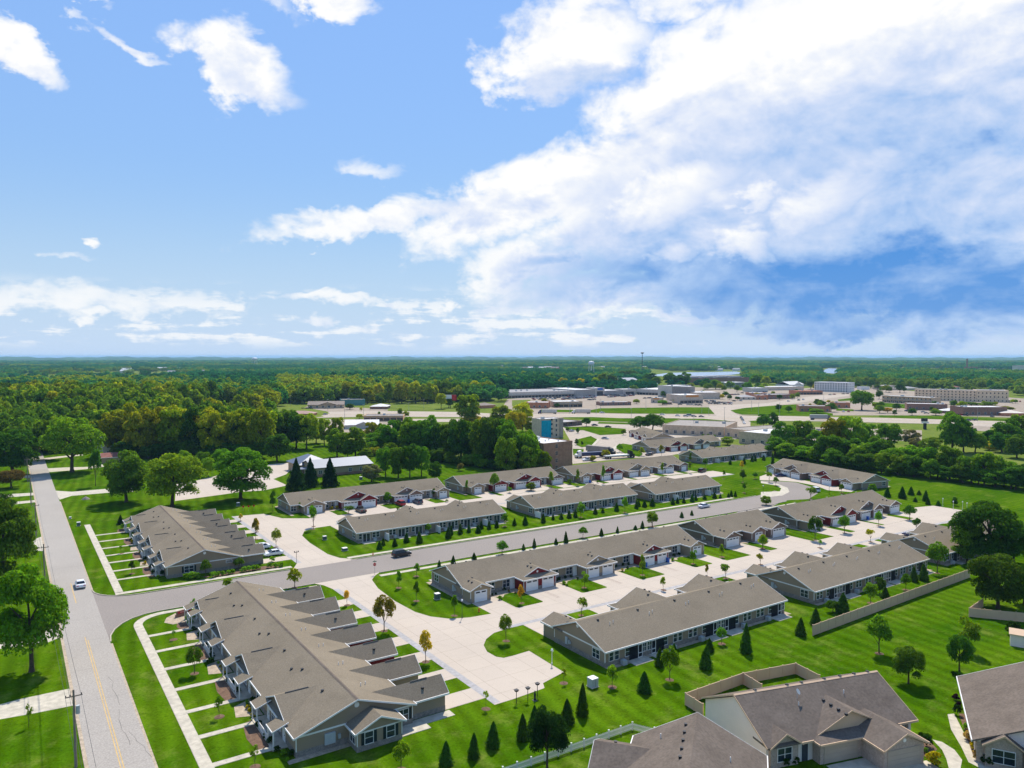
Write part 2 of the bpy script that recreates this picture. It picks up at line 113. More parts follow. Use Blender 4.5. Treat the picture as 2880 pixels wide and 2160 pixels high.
 'field_row': [('broad', 224.0, 757.82, 23.9, 16.3, 'mid'),('broad', 212.4, 765.62, 17.5, 15.1, 'mid'),('broad', 259.34, 778.56, 19.0, 15.9, 'mid'),('broad', 316.52, 904.12, 10.7, 8.6, 'yellow'),('broad', 305.36, 771.54, 23.2, 18.8, 'olive'),('broad', 303.97, 748.57, 19.6, 15.9, 'mid'),('broad', 314.11, 741.75, 15.9, 15.9, 'olive'),('broad', 332.4, 753.38, 22.6, 12.5, 'yellow'),('broad', 322.33, 724.71, 12.7, 13.3, 'mid'),('broad', 333.38, 728.8, 23.2, 9.8, 'olive'),('broad', 348.81, 730.24, 23.5, 17.3, 'olive'),('broad', 361.13, 721.96, 23.5, 17.3, 'yellow'),('broad', 371.4, 715.06, 22.3, 14.8, 'olive'),('broad', 382.3, 719.84, 20.1, 10.0, 'olive'),('broad', 400.67, 732.63, 25.7, 19.3, 'mid'),('broad', 417.78, 734.2, 24.1, 19.5, 'mid'),('broad', 430.96, 738.74, 21.1, 15.8, 'mid'),('broad', 452.77, 751.98, 21.7, 20.3, 'yellow'),('broad', 464.01, 744.43, 20.3, 21.7, 'mid'),('broad', 253.38, 806.47, 10.0, 11.3, 'yellow'),('broad', 281.65, 763.56, 17.1, 13.4, 'mid'),('broad', 299.12, 775.73, 10.0, 13.8, 'dark'),('broad', 633.01, 923.42, 15.6, 19.0, 'mid'),('broad', 647.36, 913.78, 17.3, 20.7, 'mid'),('broad', 673.36, 920.06, 15.0, 19.3, 'mid'),('broad', 696.78, 918.98, 11.9, 16.0, 'mid'),('broad', 712.92, 918.08, 17.9, 17.0, 'yellow'),('broad', 720.39, 903.11, 14.6, 16.0, 'mid'),('broad', 729.98, 896.67, 18.1, 16.9, 'yellow'),('broad', 744.87, 896.61, 14.3, 14.3, 'mid'),('broad', 759.23, 897.04, 16.8, 15.3, 'yellow'),('broad', 791.05, 917.51, 23.2, 20.4, 'olive'),('broad', 818.59, 926.45, 19.9, 22.7, 'dark'),('broad', 1106.55, 1214.9, 20.1, 30.1, 'dark'),('broad', 1123.21, 1203.71, 20.1, 32.6, 'dark'),('broad', 922.83, 945.33, 23.1, 26.1, 'dark'),('broad', 914.46, 920.14, 16.7, 21.6, 'mid'),('broad', 952.79, 925.19, 22.1, 28.1, 'dark'),('broad', 947.11, 898.21, 18.7, 25.6, 'dark'),('broad', 955.27, 892.72, 24.6, 17.7, 'mid'),('broad', 850.0, 905.34, 10.4, 22.7, 'dark'),('broad', 846.54, 880.22, 15.8, 24.1, 'dark')],
 'right_wood': [('broad', 334.48, 244.46, 16.9, 13.3, 'mid'),('broad', 342.99, 238.74, 17.5, 13.3, 'mid'),('broad', 347.6, 224.54, 20.1, 14.1, 'olive'),('broad', 354.45, 219.94, 21.2, 15.3, 'bright'),('broad', 365.61, 217.93, 17.3, 11.9, 'mid'),('broad', 394.34, 221.93, 14.1, 13.1, 'mid'),('broad', 431.35, 216.13, 4.6, 9.1, 'mid'),('broad', 407.58, 195.34, 21.2, 15.7, 'mid'),('broad', 412.59, 191.98, 16.9, 12.1, 'dark'),('broad', 417.59, 188.61, 10.3, 10.3, 'bright'),('broad', 446.17, 193.3, 10.2, 12.0, 'dark'),('broad', 442.82, 183.31, 16.1, 14.8, 'mid'),('broad', 454.08, 181.78, 20.1, 14.4, 'mid'),('broad', 420.55, 223.39, 9.1, 9.8, 'grey'),('broad', 406.29, 213.9, 6.3, 6.3, 'grey'),('broad', 321.26, 239.55, 10.3, 11.7, 'mid'),('broad', 325.25, 228.97, 9.8, 10.4, 'dark'),('broad', 340.76, 229.14, 13.0, 10.0, 'mid'),('broad', 357.26, 207.47, 10.4, 10.9, 'mid'),('broad', 434.09, 189.17, 4.7, 7.4, 'yellow'),('broad', 429.11, 180.87, 10.9, 11.5, 'dark'),('broad', 449.46, 337.38, 9.9, 9.0, 'dark'),('broad', 398.07, 201.73, 7.9, 10.3, 'mid'),('broad', 410.79, 166.38, 12.0, 12.5, 'dark'),('broad', 317.32, 229.69, 7.4, 11.7, 'bright'),('broad', 323.68, 228.06, 7.5, 11.6, 'mid'),('broad', 319.62, 219.87, 7.3, 12.7, 'bright'),('broad', 317.45, 212.8, 7.2, 11.7, 'bright'),('broad', 315.34, 205.56, 14.9, 12.8, 'mid'),('broad', 321.0, 204.1, 12.7, 11.0, 'dark'),('broad', 320.43, 197.84, 13.6, 13.3, 'dark'),('broad', 318.57, 191.37, 11.1, 12.3, 'mid'),('broad', 319.85, 187.21, 12.3, 10.4, 'mid'),('broad', 321.73, 183.53, 13.7, 10.4, 'dark'),('broad', 315.44, 173.86, 11.9, 12.4, 'bright'),('broad', 322.26, 172.45, 12.1, 12.1, 'bright'),('broad', 319.73, 167.68, 11.5, 11.3, 'bright'),('broad', 317.99, 161.85, 13.6, 10.5, 'mid'),('broad', 316.51, 157.16, 10.9, 9.7, 'mid'),('broad', 317.94, 153.1, 13.0, 11.7, 'mid'),('broad', 316.17, 148.19, 9.9, 9.0, 'mid'),('broad', 314.97, 143.41, 10.9, 10.4, 'mid'),('broad', 314.26, 138.48, 12.6, 9.6, 'bright'),('broad', 318.88, 136.39, 11.9, 10.3, 'mid'),('broad', 318.85, 133.3, 11.0, 9.1, 'bright'),('broad', 313.61, 127.14, 9.2, 10.0, 'dark'),('broad', 318.95, 125.09, 10.4, 10.9, 'dark'),('broad', 307.63, 198.62, 8.5, 10.0, 'mid'),('broad', 308.28, 191.18, 6.5, 8.7, 'dark'),('broad', 308.9, 183.98, 8.6, 10.7, 'dark'),('broad', 309.5, 177.03, 9.0, 7.9, 'mid'),('broad', 310.08, 170.3, 8.6, 8.2, 'mid'),('broad', 310.64, 163.79, 9.1, 10.5, 'dark'),('broad', 311.19, 157.49, 8.8, 7.4, 'mid'),('broad', 311.72, 151.38, 5.9, 8.0, 'dark'),('broad', 312.23, 145.46, 8.6, 8.6, 'dark'),('broad', 312.73, 139.72, 7.2, 7.9, 'dark'),('broad', 313.21, 134.15, 7.1, 9.6, 'mid'),('broad', 313.68, 128.74, 7.8, 8.1, 'dark'),('broad', 314.13, 123.49, 8.2, 6.5, 'dark')],
 'wood_edge': [('oval', 304.67, 155.3, 3.7, 2.1, 'mid'),('oval', 314.48, 166.31, 3.4, 1.9, 'bright'),('broad', 311.97, 169.85, 2.7, 2.9, 'mid'),('broad', 304.32, 171.3, 3.4, 2.7, 'dark'),('oval', 318.56, 156.33, 2.9, 1.9, 'mid'),('broad', 316.02, 147.68, 3.3, 3.2, 'bright'),('oval', 325.79, 223.49, 3.4, 2.8, 'bright'),('broad', 321.99, 216.16, 2.2, 3.3, 'bright')],
 'right_big': [('broad', 195.88, 84.52, 16.7, 15.6, 'dark'),('broad', 191.96, 87.97, 9.8, 7.5, 'mid'),('broad', 201.28, 81.71, 10.9, 8.2, 'dark'),('broad', 162.19, 68.38, 10.8, 10.7, 'dark'),('broad', 169.09, 66.54, 8.5, 6.2, 'dark')],
 'back_lawn': [('oval2', 120.76, 68.9, 6.8, 4.4, 'mid'),('broad', 113.34, 59.96, 5.7, 4.7, 'dark'),('oval2', 133.68, 60.69, 5.7, 3.9, 'mid'),('broad', 124.54, 57.86, 5.8, 3.8, 'dark'),('oval2', 177.0, 87.57, 7.4, 4.6, 'bright'),('oval2', 74.92, 84.29, 3.6, 1.8, 'bright'),('oval2', 84.0, 81.26, 5.2, 2.9, 'bright'),('oval2', 102.12, 86.58, 2.9, 1.7, 'bright'),('broad', 53.25, 71.6, 7.8, 4.7, 'vdark'),('oval2', 38.52, 81.41, 3.6, 2.2, 'bright'),('broad', 132.93, 85.34, 2.4, 2.6, 'dark'),('oval2', 144.32, 84.32, 4.4, 2.7, 'mid'),('oval2', 158.75, 84.94, 3.5, 2.3, 'mid'),('broad', 151.61, 86.58, 3.3, 2.4, 'dark')],
 'near_cone': [('cone', 54.71, 78.89, 3.5, 1.7, 'mid'),('cone', 58.6, 81.73, 2.7, 1.4, 'mid'),('cone', 62.35, 79.21, 3.5, 1.9, 'mid'),('cone', 65.41, 79.81, 4.4, 1.7, 'mid'),('cone', 77.67, 80.24, 3.1, 2.1, 'mid'),('cone', 91.85, 81.03, 3.9, 2.1, 'mid'),('cone', 97.73, 85.41, 2.3, 1.6, 'mid'),('cone', 102.45, 81.68, 5.1, 2.0, 'mid'),('cone', 90.21, 86.33, 2.8, 1.7, 'mid'),('cone', 86.25, 85.73, 3.1, 1.5, 'mid'),('cone', 43.52, 79.29, 3.1, 1.7, 'mid'),('cone', 47.21, 78.85, 3.0, 1.5, 'mid'),('cone', 50.6, 79.7, 3.2, 1.8, 'mid'),('cone', 116.99, 81.37, 3.2, 1.9, 'mid'),('cone', 123.77, 82.86, 3.2, 2.2, 'mid'),('cone', 134.1, 84.02, 4.1, 2.6, 'mid'),('cone', 166.25, 87.2, 3.5, 1.9, 'mid'),('cone', 168.69, 86.26, 3.7, 2.1, 'mid'),('cone', 149.62, 84.27, 2.3, 1.8, 'mid')],
 'garage_trees': [('vase', 90.91, 111.26, 3.4, 2.7, 'mid'),('oval', 119.46, 124.32, 4.8, 1.5, 'mid'),('oval2', 102.49, 124.42, 3.6, 1.9, 'bright'),('oval', 85.38, 123.7, 3.6, 1.6, 'orange'),('oval2', 136.19, 124.3, 3.5, 1.9, 'mid'),('oval', 146.85, 124.69, 3.3, 1.5, 'mid'),('vase', 133.19, 111.93, 3.2, 2.8, 'mid'),('oval', 115.45, 113.78, 2.8, 1.3, 'olive'),('oval', 130.65, 115.07, 3.1, 1.0, 'olive'),('vase', 149.06, 114.85, 2.9, 2.2, 'olive'),('oval2', 161.57, 123.82, 3.9, 2.4, 'bright'),('oval2', 55.9, 124.97, 6.7, 4.2, 'autumn'),('oval', 55.82, 108.39, 5.3, 2.8, 'orange'),('oval2', 71.68, 108.57, 4.7, 2.2, 'mid'),('oval', 70.54, 124.94, 4.0, 1.6, 'mid'),('oval', 68.41, 136.84, 4.1, 1.6, 'mid'),('oval', 69.16, 146.82, 3.8, 1.6, 'bright'),('oval', 76.21, 152.37, 2.9, 1.7, 'bright'),('sapling', 55.32, 88.96, 2.7, 1.1, 'olive'),('oval', 50.54, 159.59, 4.1, 3.8, 'olive'),('oval2', 102.72, 157.33, 3.5, 3.3, 'mid'),('oval2', 57.44, 196.45, 5.2, 2.6, 'autumn'),('vase', 72.47, 210.92, 6.8, 2.7, 'mid'),('oval', 55.62, 142.22, 3.1, 1.6, 'orange'),('oval', 57.91, 216.56, 4.0, 1.6, 'orange'),('oval2', 130.66, 159.35, 3.3, 2.6, 'bright'),('oval2', 156.31, 158.61, 4.3, 3.4, 'bright'),('sapling', 69.64, 89.45, 2.4, 1.3, 'olive'),('oval', 57.69, 233.74, 2.2, 1.5, 'orange'),('oval', 55.24, 207.79, 6.2, 2.2, 'autumn'),('oval2', 181.47, 122.13, 6.4, 3.9, 'dark'),('oval2', 195.77, 122.46, 4.8, 3.7, 'mid'),('oval2', 212.42, 122.06, 4.4, 2.5, 'bright'),('oval2', 228.04, 121.28, 4.9, 4.0, 'dark'),('vase', 214.14, 111.86, 4.3, 3.1, 'dark'),('vase', 192.14, 112.58, 3.7, 2.6, 'olive'),('sapling', 175.13, 116.44, 2.5, 1.7, 'mid'),('oval', 162.24, 124.37, 3.9, 2.8, 'olive'),('vase', 232.72, 158.49, 4.0, 4.0, 'mid'),('oval', 272.87, 191.16, 2.5, 1.7, 'orange'),('oval', 264.42, 174.06, 3.0, 1.6, 'orange'),('oval', 252.2, 159.18, 3.5, 2.2, 'mid'),('broad', 260.34, 152.28, 3.9, 3.2, 'bright'),('broad', 210.91, 160.46, 3.4, 3.6, 'mid'),('vase', 249.88, 188.84, 4.3, 2.8, 'mid'),('oval', 246.2, 183.03, 3.0, 2.8, 'mid'),('oval', 69.77, 241.75, 6.6, 2.6, 'dark'),('oval', 76.74, 235.99, 3.5, 1.3, 'mid'),('vase', 73.7, 214.37, 6.9, 2.7, 'mid'),('vase', 89.0, 225.62, 2.6, 4.0, 'dark'),('oval', 106.34, 234.36, 3.6, 3.5, 'mid'),('oval', 124.43, 234.83, 3.3, 1.6, 'dark'),('oval', 137.48, 234.15, 4.9, 1.6, 'mid'),('oval2', 148.48, 232.39, 7.1, 4.1, 'mid'),('oval2', 151.68, 227.4, 2.3, 2.1, 'mid'),('oval2', 97.79, 187.91, 2.9, 2.0, 'bright'),('oval2', 120.41, 182.98, 3.8, 2.0, 'mid'),('oval', 173.29, 230.64, 5.8, 2.7, 'mid'),('oval', 182.57, 225.98, 6.1, 2.0, 'mid'),('oval', 193.46, 223.44, 6.9, 2.0, 'mid'),('oval', 225.07, 222.74, 5.8, 2.2, 'mid'),('oval', 241.54, 222.85, 5.0, 1.7, 'mid'),('broad', 161.01, 226.85, 3.0, 4.3, 'mid'),('oval', 271.94, 270.03, 5.8, 2.9, 'olive'),('oval', 263.72, 275.55, 4.4, 3.5, 'olive'),('oval2', 263.78, 291.97, 4.8, 3.6, 'bright'),('oval2', 163.13, 177.94, 5.2, 2.3, 'bright'),('oval2', 147.04, 180.41, 4.7, 2.9, 'bright'),('oval', 262.55, 242.07, 5.1, 1.6, 'mid'),('oval', 257.24, 228.28, 4.4, 2.6, 'mid'),('oval', 267.96, 216.96, 4.1, 2.0, 'orange'),('oval2', 241.26, 194.59, 5.1, 3.2, 'dark'),('oval2', 252.16, 197.43, 2.8, 2.8, 'mid'),('oval2', 223.05, 179.44, 4.1, 1.9, 'bright'),('oval', 241.57, 204.54, 3.8, 1.4, 'mid'),('oval2', 155.3, 157.74, 4.4, 3.4, 'bright'),('oval2', 351.61, 305.03, 1.4, 4.9, 'olive'),('broad', 337.1, 282.79, 4.9, 7.9, 'olive'),('broad', 311.39, 283.86, 4.5, 5.1, 'olive'),('broad', 330.85, 286.99, 4.3, 3.9, 'mid'),('broad', 308.4, 392.65, 3.1, 2.7, 'dark'),('broad', 306.86, 380.1, 3.8, 2.6, 'dark'),('oval', 260.16, 318.29, 3.8, 1.6, 'vdark'),('broad', 266.04, 330.54, 3.6, 2.9, 'dark'),('broad', 231.26, 274.73, 2.8, 3.3, 'olive'),('broad', 243.06, 279.09, 4.6, 4.0, 'olive'),('oval2', 23.44, 124.67, 4.4, 2.6, 'mid'),('sapling', 23.35, 107.63, 2.9, 1.7, 'mid'),('sapling', 23.32, 141.84, 1.7, 1.0, 'mid'),('oval', 22.75, 190.77, 3.0, 1.8, 'dark'),('sapling', 22.9, 211.86, 2.2, 1.2, 'mid'),('oval2', 36.38, 178.7, 3.9, 2.6, 'dark'),('oval2', 44.21, 180.89, 2.6, 2.5, 'dark'),('sapling', 24.01, 91.87, 2.9, 1.7, 'mid'),('oval2', 38.13, 165.35, 2.7, 2.6, 'bright'),('sapling', 29.19, 155.05, 2.6, 1.5, 'bright'),('spruce', 26.96, 249.2, 2.8, 1.8, 'mid'),('broad', 262.62, 124.57, 3.1, 2.3, 'dark')],
 'strip_cone': [('cone', 79.04, 179.27, 2.3, 1.5, 'mid'),('cone', 81.46, 182.24, 2.2, 1.2, 'mid'),('cone', 83.72, 179.94, 2.2, 1.5, 'mid'),('cone', 87.99, 181.82, 2.8, 1.7, 'mid'),('cone', 90.61, 179.25, 3.1, 1.9, 'mid'),('cone', 99.45, 179.47, 3.1, 1.8, 'mid'),('cone', 102.08, 182.43, 2.7, 1.3, 'mid'),('cone', 104.96, 182.26, 2.9, 1.6, 'mid'),('cone', 107.9, 182.52, 2.2, 1.4, 'mid'),('cone', 109.69, 180.41, 2.4, 1.7, 'mid'),('cone', 113.01, 184.15, 2.3, 1.3, 'mid'),('cone', 114.66, 182.57, 2.6, 1.4, 'mid'),('cone', 117.58, 182.97, 2.3, 1.4, 'mid'),('cone', 123.41, 182.42, 2.2, 1.4, 'mid'),('cone', 126.54, 181.23, 2.7, 1.8, 'mid'),('cone', 132.71, 180.64, 3.1, 1.5, 'mid'),('cone', 137.67, 182.32, 1.9, 1.1, 'mid'),('cone', 140.13, 181.45, 2.1, 1.4, 'mid'),('cone', 143.22, 181.36, 2.5, 1.6, 'mid'),('cone', 145.43, 181.09, 2.6, 1.4, 'mid'),('cone', 153.79, 181.45, 2.1, 1.5, 'mid'),('cone', 157.04, 181.6, 1.6, 1.2, 'mid'),('cone', 162.55, 181.15, 2.8, 1.7, 'mid'),('cone', 170.66, 180.6, 2.8, 1.4, 'mid'),('cone', 173.68, 182.69, 2.1, 1.3, 'mid'),('cone', 174.6, 180.91, 2.4, 1.8, 'mid'),('cone', 177.87, 180.58, 2.6, 1.9, 'mid'),('cone', 185.58, 178.71, 2.4, 1.4, 'mid'),('cone', 188.36, 179.25, 2.0, 1.3, 'mid'),('cone', 190.46, 178.32, 2.1, 1.3, 'mid'),('cone', 194.36, 178.15, 2.7, 1.6, 'mid'),('cone', 197.5, 179.29, 2.0, 1.2, 'mid'),('cone', 201.3, 178.77, 1.7, 1.5, 'mid'),('cone', 205.83, 178.3, 2.1, 1.6, 'mid'),('cone', 207.52, 177.17, 1.6, 1.1, 'mid'),('cone', 211.1, 176.59, 1.7, 1.2, 'mid'),('cone', 213.72, 177.49, 2.4, 1.3, 'mid'),('cone', 214.56, 176.39, 2.1, 1.2, 'mid'),('cone', 276.47, 230.47, 2.4, 1.6, 'mid'),('cone', 288.65, 238.56, 2.5, 1.7, 'mid'),('cone', 292.77, 231.02, 2.8, 1.7, 'mid'),('cone', 295.68, 231.44, 2.8, 1.5, 'mid'),('cone', 300.66, 230.5, 2.8, 1.8, 'mid'),('cone', 283.33, 228.11, 3.2, 1.6, 'mid'),('cone', 109.54, 157.66, 1.8, 1.0, 'mid'),('cone', 113.31, 158.14, 2.6, 1.1, 'mid'),('cone', 119.95, 157.55, 1.8, 1.1, 'mid'),('cone', 123.18, 157.37, 3.1, 1.4, 'mid'),('cone', 136.18, 158.0, 2.3, 1.3, 'mid'),('cone', 142.31, 158.27, 1.9, 1.0, 'mid'),('cone', 152.2, 158.52, 2.4, 1.2, 'mid'),('cone', 149.18, 158.21, 1.5, 1.3, 'mid'),('cone', 172.6, 162.43, 1.8, 1.3, 'mid'),('cone', 177.75, 163.05, 1.6, 1.1, 'mid'),('cone', 83.89, 155.78, 1.8, 1.0, 'mid'),('cone', 88.28, 156.82, 2.0, 1.3, 'mid'),('cone', 94.4, 157.19, 1.8, 1.3, 'mid')],
 'meadow_cone': [('cone', 258.89, 145.8, 3.6, 2.4, 'mid'),('cone', 260.54, 141.28, 4.3, 2.9, 'mid'),('cone', 269.69, 143.11, 3.1, 2.1, 'mid'),('cone', 272.12, 141.48, 1.8, 1.7, 'mid'),('cone', 262.16, 134.08, 3.8, 2.2, 'mid'),('cone', 256.71, 130.43, 2.4, 1.6, 'mid'),('cone', 258.0, 135.39, 1.7, 1.5, 'mid'),('cone', 257.61, 127.46, 1.9, 1.7, 'mid'),('cone', 289.67, 217.17, 5.6, 1.6, 'mid'),('cone', 304.31, 228.05, 3.6, 1.4, 'mid')]}, 'shrubs': {'hedge_b': [(32.25, 179.2, 1.35, 1.69, 'lime'), (33.34, 178.47, 1.65, 2.06, 'lime'), (34.57, 178.41, 1.51, 1.88, 'lime'), (37.61, 177.14, 1.36, 1.7, 'lime'), (38.7, 177.58, 1.07, 1.33, 'lime'), (39.96, 177.52, 1.22, 1.53, 'lime'), (41.07, 177.56, 1.07, 1.34, 'lime'), (41.95, 177.77, 1.08, 1.35, 'lime'), (44.29, 177.8, 1.4, 1.74, 'lime'), (45.6, 177.74, 1.25, 1.56, 'lime'), (46.75, 177.79, 1.25, 1.56, 'lime'), (47.76, 177.94, 1.26, 1.57, 'lime'), (50.44, 177.82, 1.27, 1.58, 'lime'), (51.69, 177.4, 1.11, 1.39, 'lime'), (52.78, 177.09, 1.27, 1.59, 'lime'), (52.6, 182.9, 1.3, 1.63, 'lime')],
 'porch_a': [(27.25, 135.33, 0.75, 0.94, 'dk'), (27.6, 132.83, 0.87, 1.08, 'dk'), (27.13, 129.86, 0.97, 1.21, 'dk'), (26.4, 127.21, 1.07, 1.33, 'dk'), (27.41, 126.53, 0.47, 0.59, 'lime'), (27.41, 125.01, 0.47, 0.59, 'yel'), (27.4, 123.53, 0.46, 0.58, 'yel'), (27.39, 122.07, 0.46, 0.57, 'yel'), (27.19, 118.45, 0.78, 0.98, 'dk'), (27.46, 116.91, 0.78, 0.97, 'dk'), (27.35, 113.92, 0.87, 1.08, 'dk'), (27.54, 109.24, 0.63, 0.79, 'lime'), (27.32, 107.81, 0.62, 0.78, 'yel'), (27.31, 106.65, 0.61, 0.77, 'yel'), (27.24, 105.0, 0.61, 0.76, 'yel'), (28.49, 109.41, 0.84, 1.05, 'dk'), (27.13, 101.63, 0.89, 1.11, 'dk'), (27.03, 98.26, 0.76, 0.96, 'dk'), (27.11, 96.57, 0.85, 1.06, 'dk'), (27.73, 92.69, 0.73, 0.91, 'lime'), (27.6, 90.97, 0.54, 0.68, 'lime'), (27.28, 93.91, 0.74, 0.92, 'dk'), (28.54, 91.84, 0.82, 1.03, 'dk'), (27.29, 144.44, 0.93, 1.16, 'dk'), (27.43, 140.56, 0.91, 1.14, 'dk'), (28.17, 151.96, 1.12, 1.39, 'lime'), (27.26, 151.17, 0.97, 1.21, 'lime'), (27.3, 148.39, 0.95, 1.19, 'lime'), (28.79, 153.7, 0.85, 1.06, 'dk')],
 'porch_b': [(26.88, 242.03, 1.43, 1.79, 'lime'), (26.92, 224.48, 1.0, 1.25, 'dk'), (26.86, 222.5, 0.99, 1.24, 'yel'), (27.12, 209.02, 0.94, 1.17, 'yel'), (27.05, 202.11, 0.91, 1.14, 'dk'), (26.28, 197.68, 0.89, 1.11, 'yel'), (27.19, 192.33, 1.16, 1.45, 'dk'), (27.03, 187.9, 1.14, 1.42, 'dk'), (27.31, 183.37, 0.84, 1.04, 'lime'), (28.44, 185.48, 1.13, 1.41, 'dk'), (27.78, 249.9, 1.48, 1.85, 'lime')],
 'garden_e': [(101.48, 132.12, 0.69, 0.86, 'dk'), (103.2, 132.09, 0.69, 0.87, 'dk'), (104.87, 131.96, 0.7, 0.87, 'dk'), (104.92, 129.81, 0.61, 0.76, 'dk'), (100.24, 128.84, 0.81, 1.02, 'lime'), (100.35, 131.49, 0.69, 0.86, 'dk'), (118.7, 132.39, 0.73, 0.91, 'dk'), (120.96, 132.45, 0.74, 0.92, 'dk'), (122.49, 132.22, 0.74, 0.92, 'dk'), (117.75, 129.18, 0.72, 0.9, 'yel'), (120.1, 129.9, 0.64, 0.8, 'dk'), (134.83, 131.38, 0.77, 0.96, 'dk'), (137.16, 131.55, 0.77, 0.96, 'dk'), (139.2, 131.93, 0.78, 0.97, 'dk'), (133.72, 128.75, 0.9, 1.13, 'lime'), (128.02, 144.87, 0.64, 0.8, 'dk'), (84.08, 131.11, 0.49, 0.61, 'dk'), (83.16, 127.97, 0.95, 1.19, 'lime'), (87.15, 130.86, 0.6, 0.75, 'red'), (87.8, 129.38, 0.43, 0.54, 'red'), (87.75, 127.88, 0.43, 0.54, 'lime'), (88.77, 127.45, 0.38, 0.47, 'red'), (83.07, 131.03, 0.54, 0.67, 'dk'), (101.26, 131.83, 0.69, 0.86, 'dk'), (100.64, 129.39, 0.45, 0.57, 'red'), (100.08, 127.53, 0.56, 0.7, 'lime'), (85.14, 133.78, 0.77, 0.96, 'dk'), (85.94, 133.25, 0.77, 0.96, 'dk'), (86.97, 132.56, 0.77, 0.96, 'dk')],
 'house': [(96.52, 48.93, 1.74, 2.18, 'dk'), (93.2, 45.91, 1.59, 1.98, 'yel'), (95.16, 48.04, 0.78, 0.97, 'lime'), (105.68, 48.05, 0.91, 1.14, 'lime'), (103.01, 46.43, 1.21, 1.51, 'flower'), (101.17, 45.12, 0.94, 1.18, 'yel'), (98.88, 43.57, 1.15, 1.44, 'flower'), (98.69, 42.22, 1.36, 1.7, 'dk'), (100.1, 41.27, 1.36, 1.7, 'dk'), (108.97, 50.8, 1.51, 1.08, 'dk'), (113.57, 53.1, 0.9, 1.12, 'purple'), (111.58, 51.83, 0.88, 1.1, 'purple'), (77.79, 56.05, 1.14, 1.43, 'dk'), (79.24, 55.56, 0.97, 1.22, 'dk'), (122.13, 57.52, 0.77, 0.97, 'dk'), (148.69, 60.07, 2.49, 2.77, 'dk')],
 'porch_d': [(163.17, 283.34, 3.24, 4.05, 'red'), (106.04, 237.01, 2.22, 2.78, 'mid'), (86.67, 234.78, 1.21, 1.51, 'yel'), (88.58, 234.62, 1.21, 1.52, 'yel'), (91.63, 239.47, 1.24, 1.55, 'mid'), (104.46, 221.72, 1.2, 1.51, 'mid'), (124.18, 224.82, 0.95, 1.19, 'mid'), (133.48, 299.34, 2.4, 3.0, 'lime'), (181.68, 229.75, 2.17, 2.72, 'mid'), (192.45, 225.75, 1.1, 1.37, 'mid'), (358.32, 320.09, 1.73, 2.16, 'mid'), (358.72, 315.8, 2.29, 2.86, 'mid'), (361.69, 313.8, 1.72, 2.15, 'mid')]}, 'ground': {'yard_lot': [(54.26, 318.61), (59.75, 318.22), (95.65, 349.75), (111.46, 350.5), (102.73, 327.99), (97.03, 316.16), (89.01, 307.06), (89.04, 288.83), (78.02, 282.61), (70.6, 284.72), (64.86, 282.95), (47.07, 279.12)],
 'drive_west': [[(13.48, 325.98), (18.68, 319.6), (30.0, 319.3), (38.52, 315.08), (37.5, 306.96), (29.08, 309.78), (18.11, 310.27), (14.08, 304.32)], [(12.47, 392.76), (20.4, 391.64), (29.21, 387.85), (35.39, 394.72), (35.3, 383.76), (27.74, 380.43), (14.14, 379.53)], [(13.61, 433.27), (19.87, 436.78), (31.18, 439.89), (30.81, 434.73), (19.51, 429.31), (13.6, 425.83)], [(-3.29, 327.37), (6.98, 325.2), (6.94, 319.13), (-3.23, 319.31)], [(-1.85, 308.28), (6.83, 308.17), (6.89, 303.64), (-1.83, 302.74)], [(3.19, 373.65), (7.28, 374.59), (7.3, 366.2), (3.12, 367.59)], [(4.78, 241.42), (7.23, 245.08), (7.23, 225.11), (4.63, 227.79)], [(-3.01, 128.83), (0.31, 129.5), (7.22, 129.47), (7.27, 122.78), (2.6, 123.11), (-2.94, 123.87)], [(-3.47, 158.81), (1.25, 155.64), (7.44, 165.49), (7.5, 154.95), (4.59, 152.54), (-3.4, 154.17)], [(6.37, 175.88), (7.61, 179.7), (7.45, 170.73), (6.57, 171.32)]],
 'pave_mid': [(325.65, 420.58), (374.51, 445.09), (389.8, 422.54), (419.8, 414.66), (399.79, 392.53), (429.51, 378.24), (432.51, 328.39), (406.6, 308.67), (320.6, 290.55), (292.32, 272.79), (269.27, 266.59), (252.03, 273.06), (217.2, 272.55), (234.25, 295.36), (262.57, 329.54)],
 'pave_town': [(484.47, 730.68), (568.98, 767.44), (722.06, 717.84), (923.82, 855.74), (941.79, 715.94), (1076.51, 725.69), (1150.49, 675.98), (1083.66, 575.48), (996.17, 386.83), (688.3, 266.93), (652.83, 326.67), (583.54, 373.23), (543.18, 412.6), (474.23, 417.69), (413.81, 499.53), (362.46, 521.79), (375.74, 578.27)],
 'pave_left': [(250.11, 740.28), (286.49, 685.1), (296.08, 649.93), (289.75, 636.05), (219.62, 641.07), (219.87, 683.01)],
 'pave_store': [(196.02, 577.76), (214.77, 552.44), (245.25, 519.67), (222.84, 459.56), (178.26, 470.97), (170.97, 504.13)],
 'pave_rightlot': [(506.4, 278.73), (512.11, 265.18), (448.79, 232.28), (436.84, 240.31), (390.15, 271.68), (363.09, 275.56), (443.09, 336.44), (467.18, 325.48)],
 'pave_rightlot2': [(580.99, 265.19), (582.36, 253.39), (541.93, 235.72), (540.03, 246.42)],
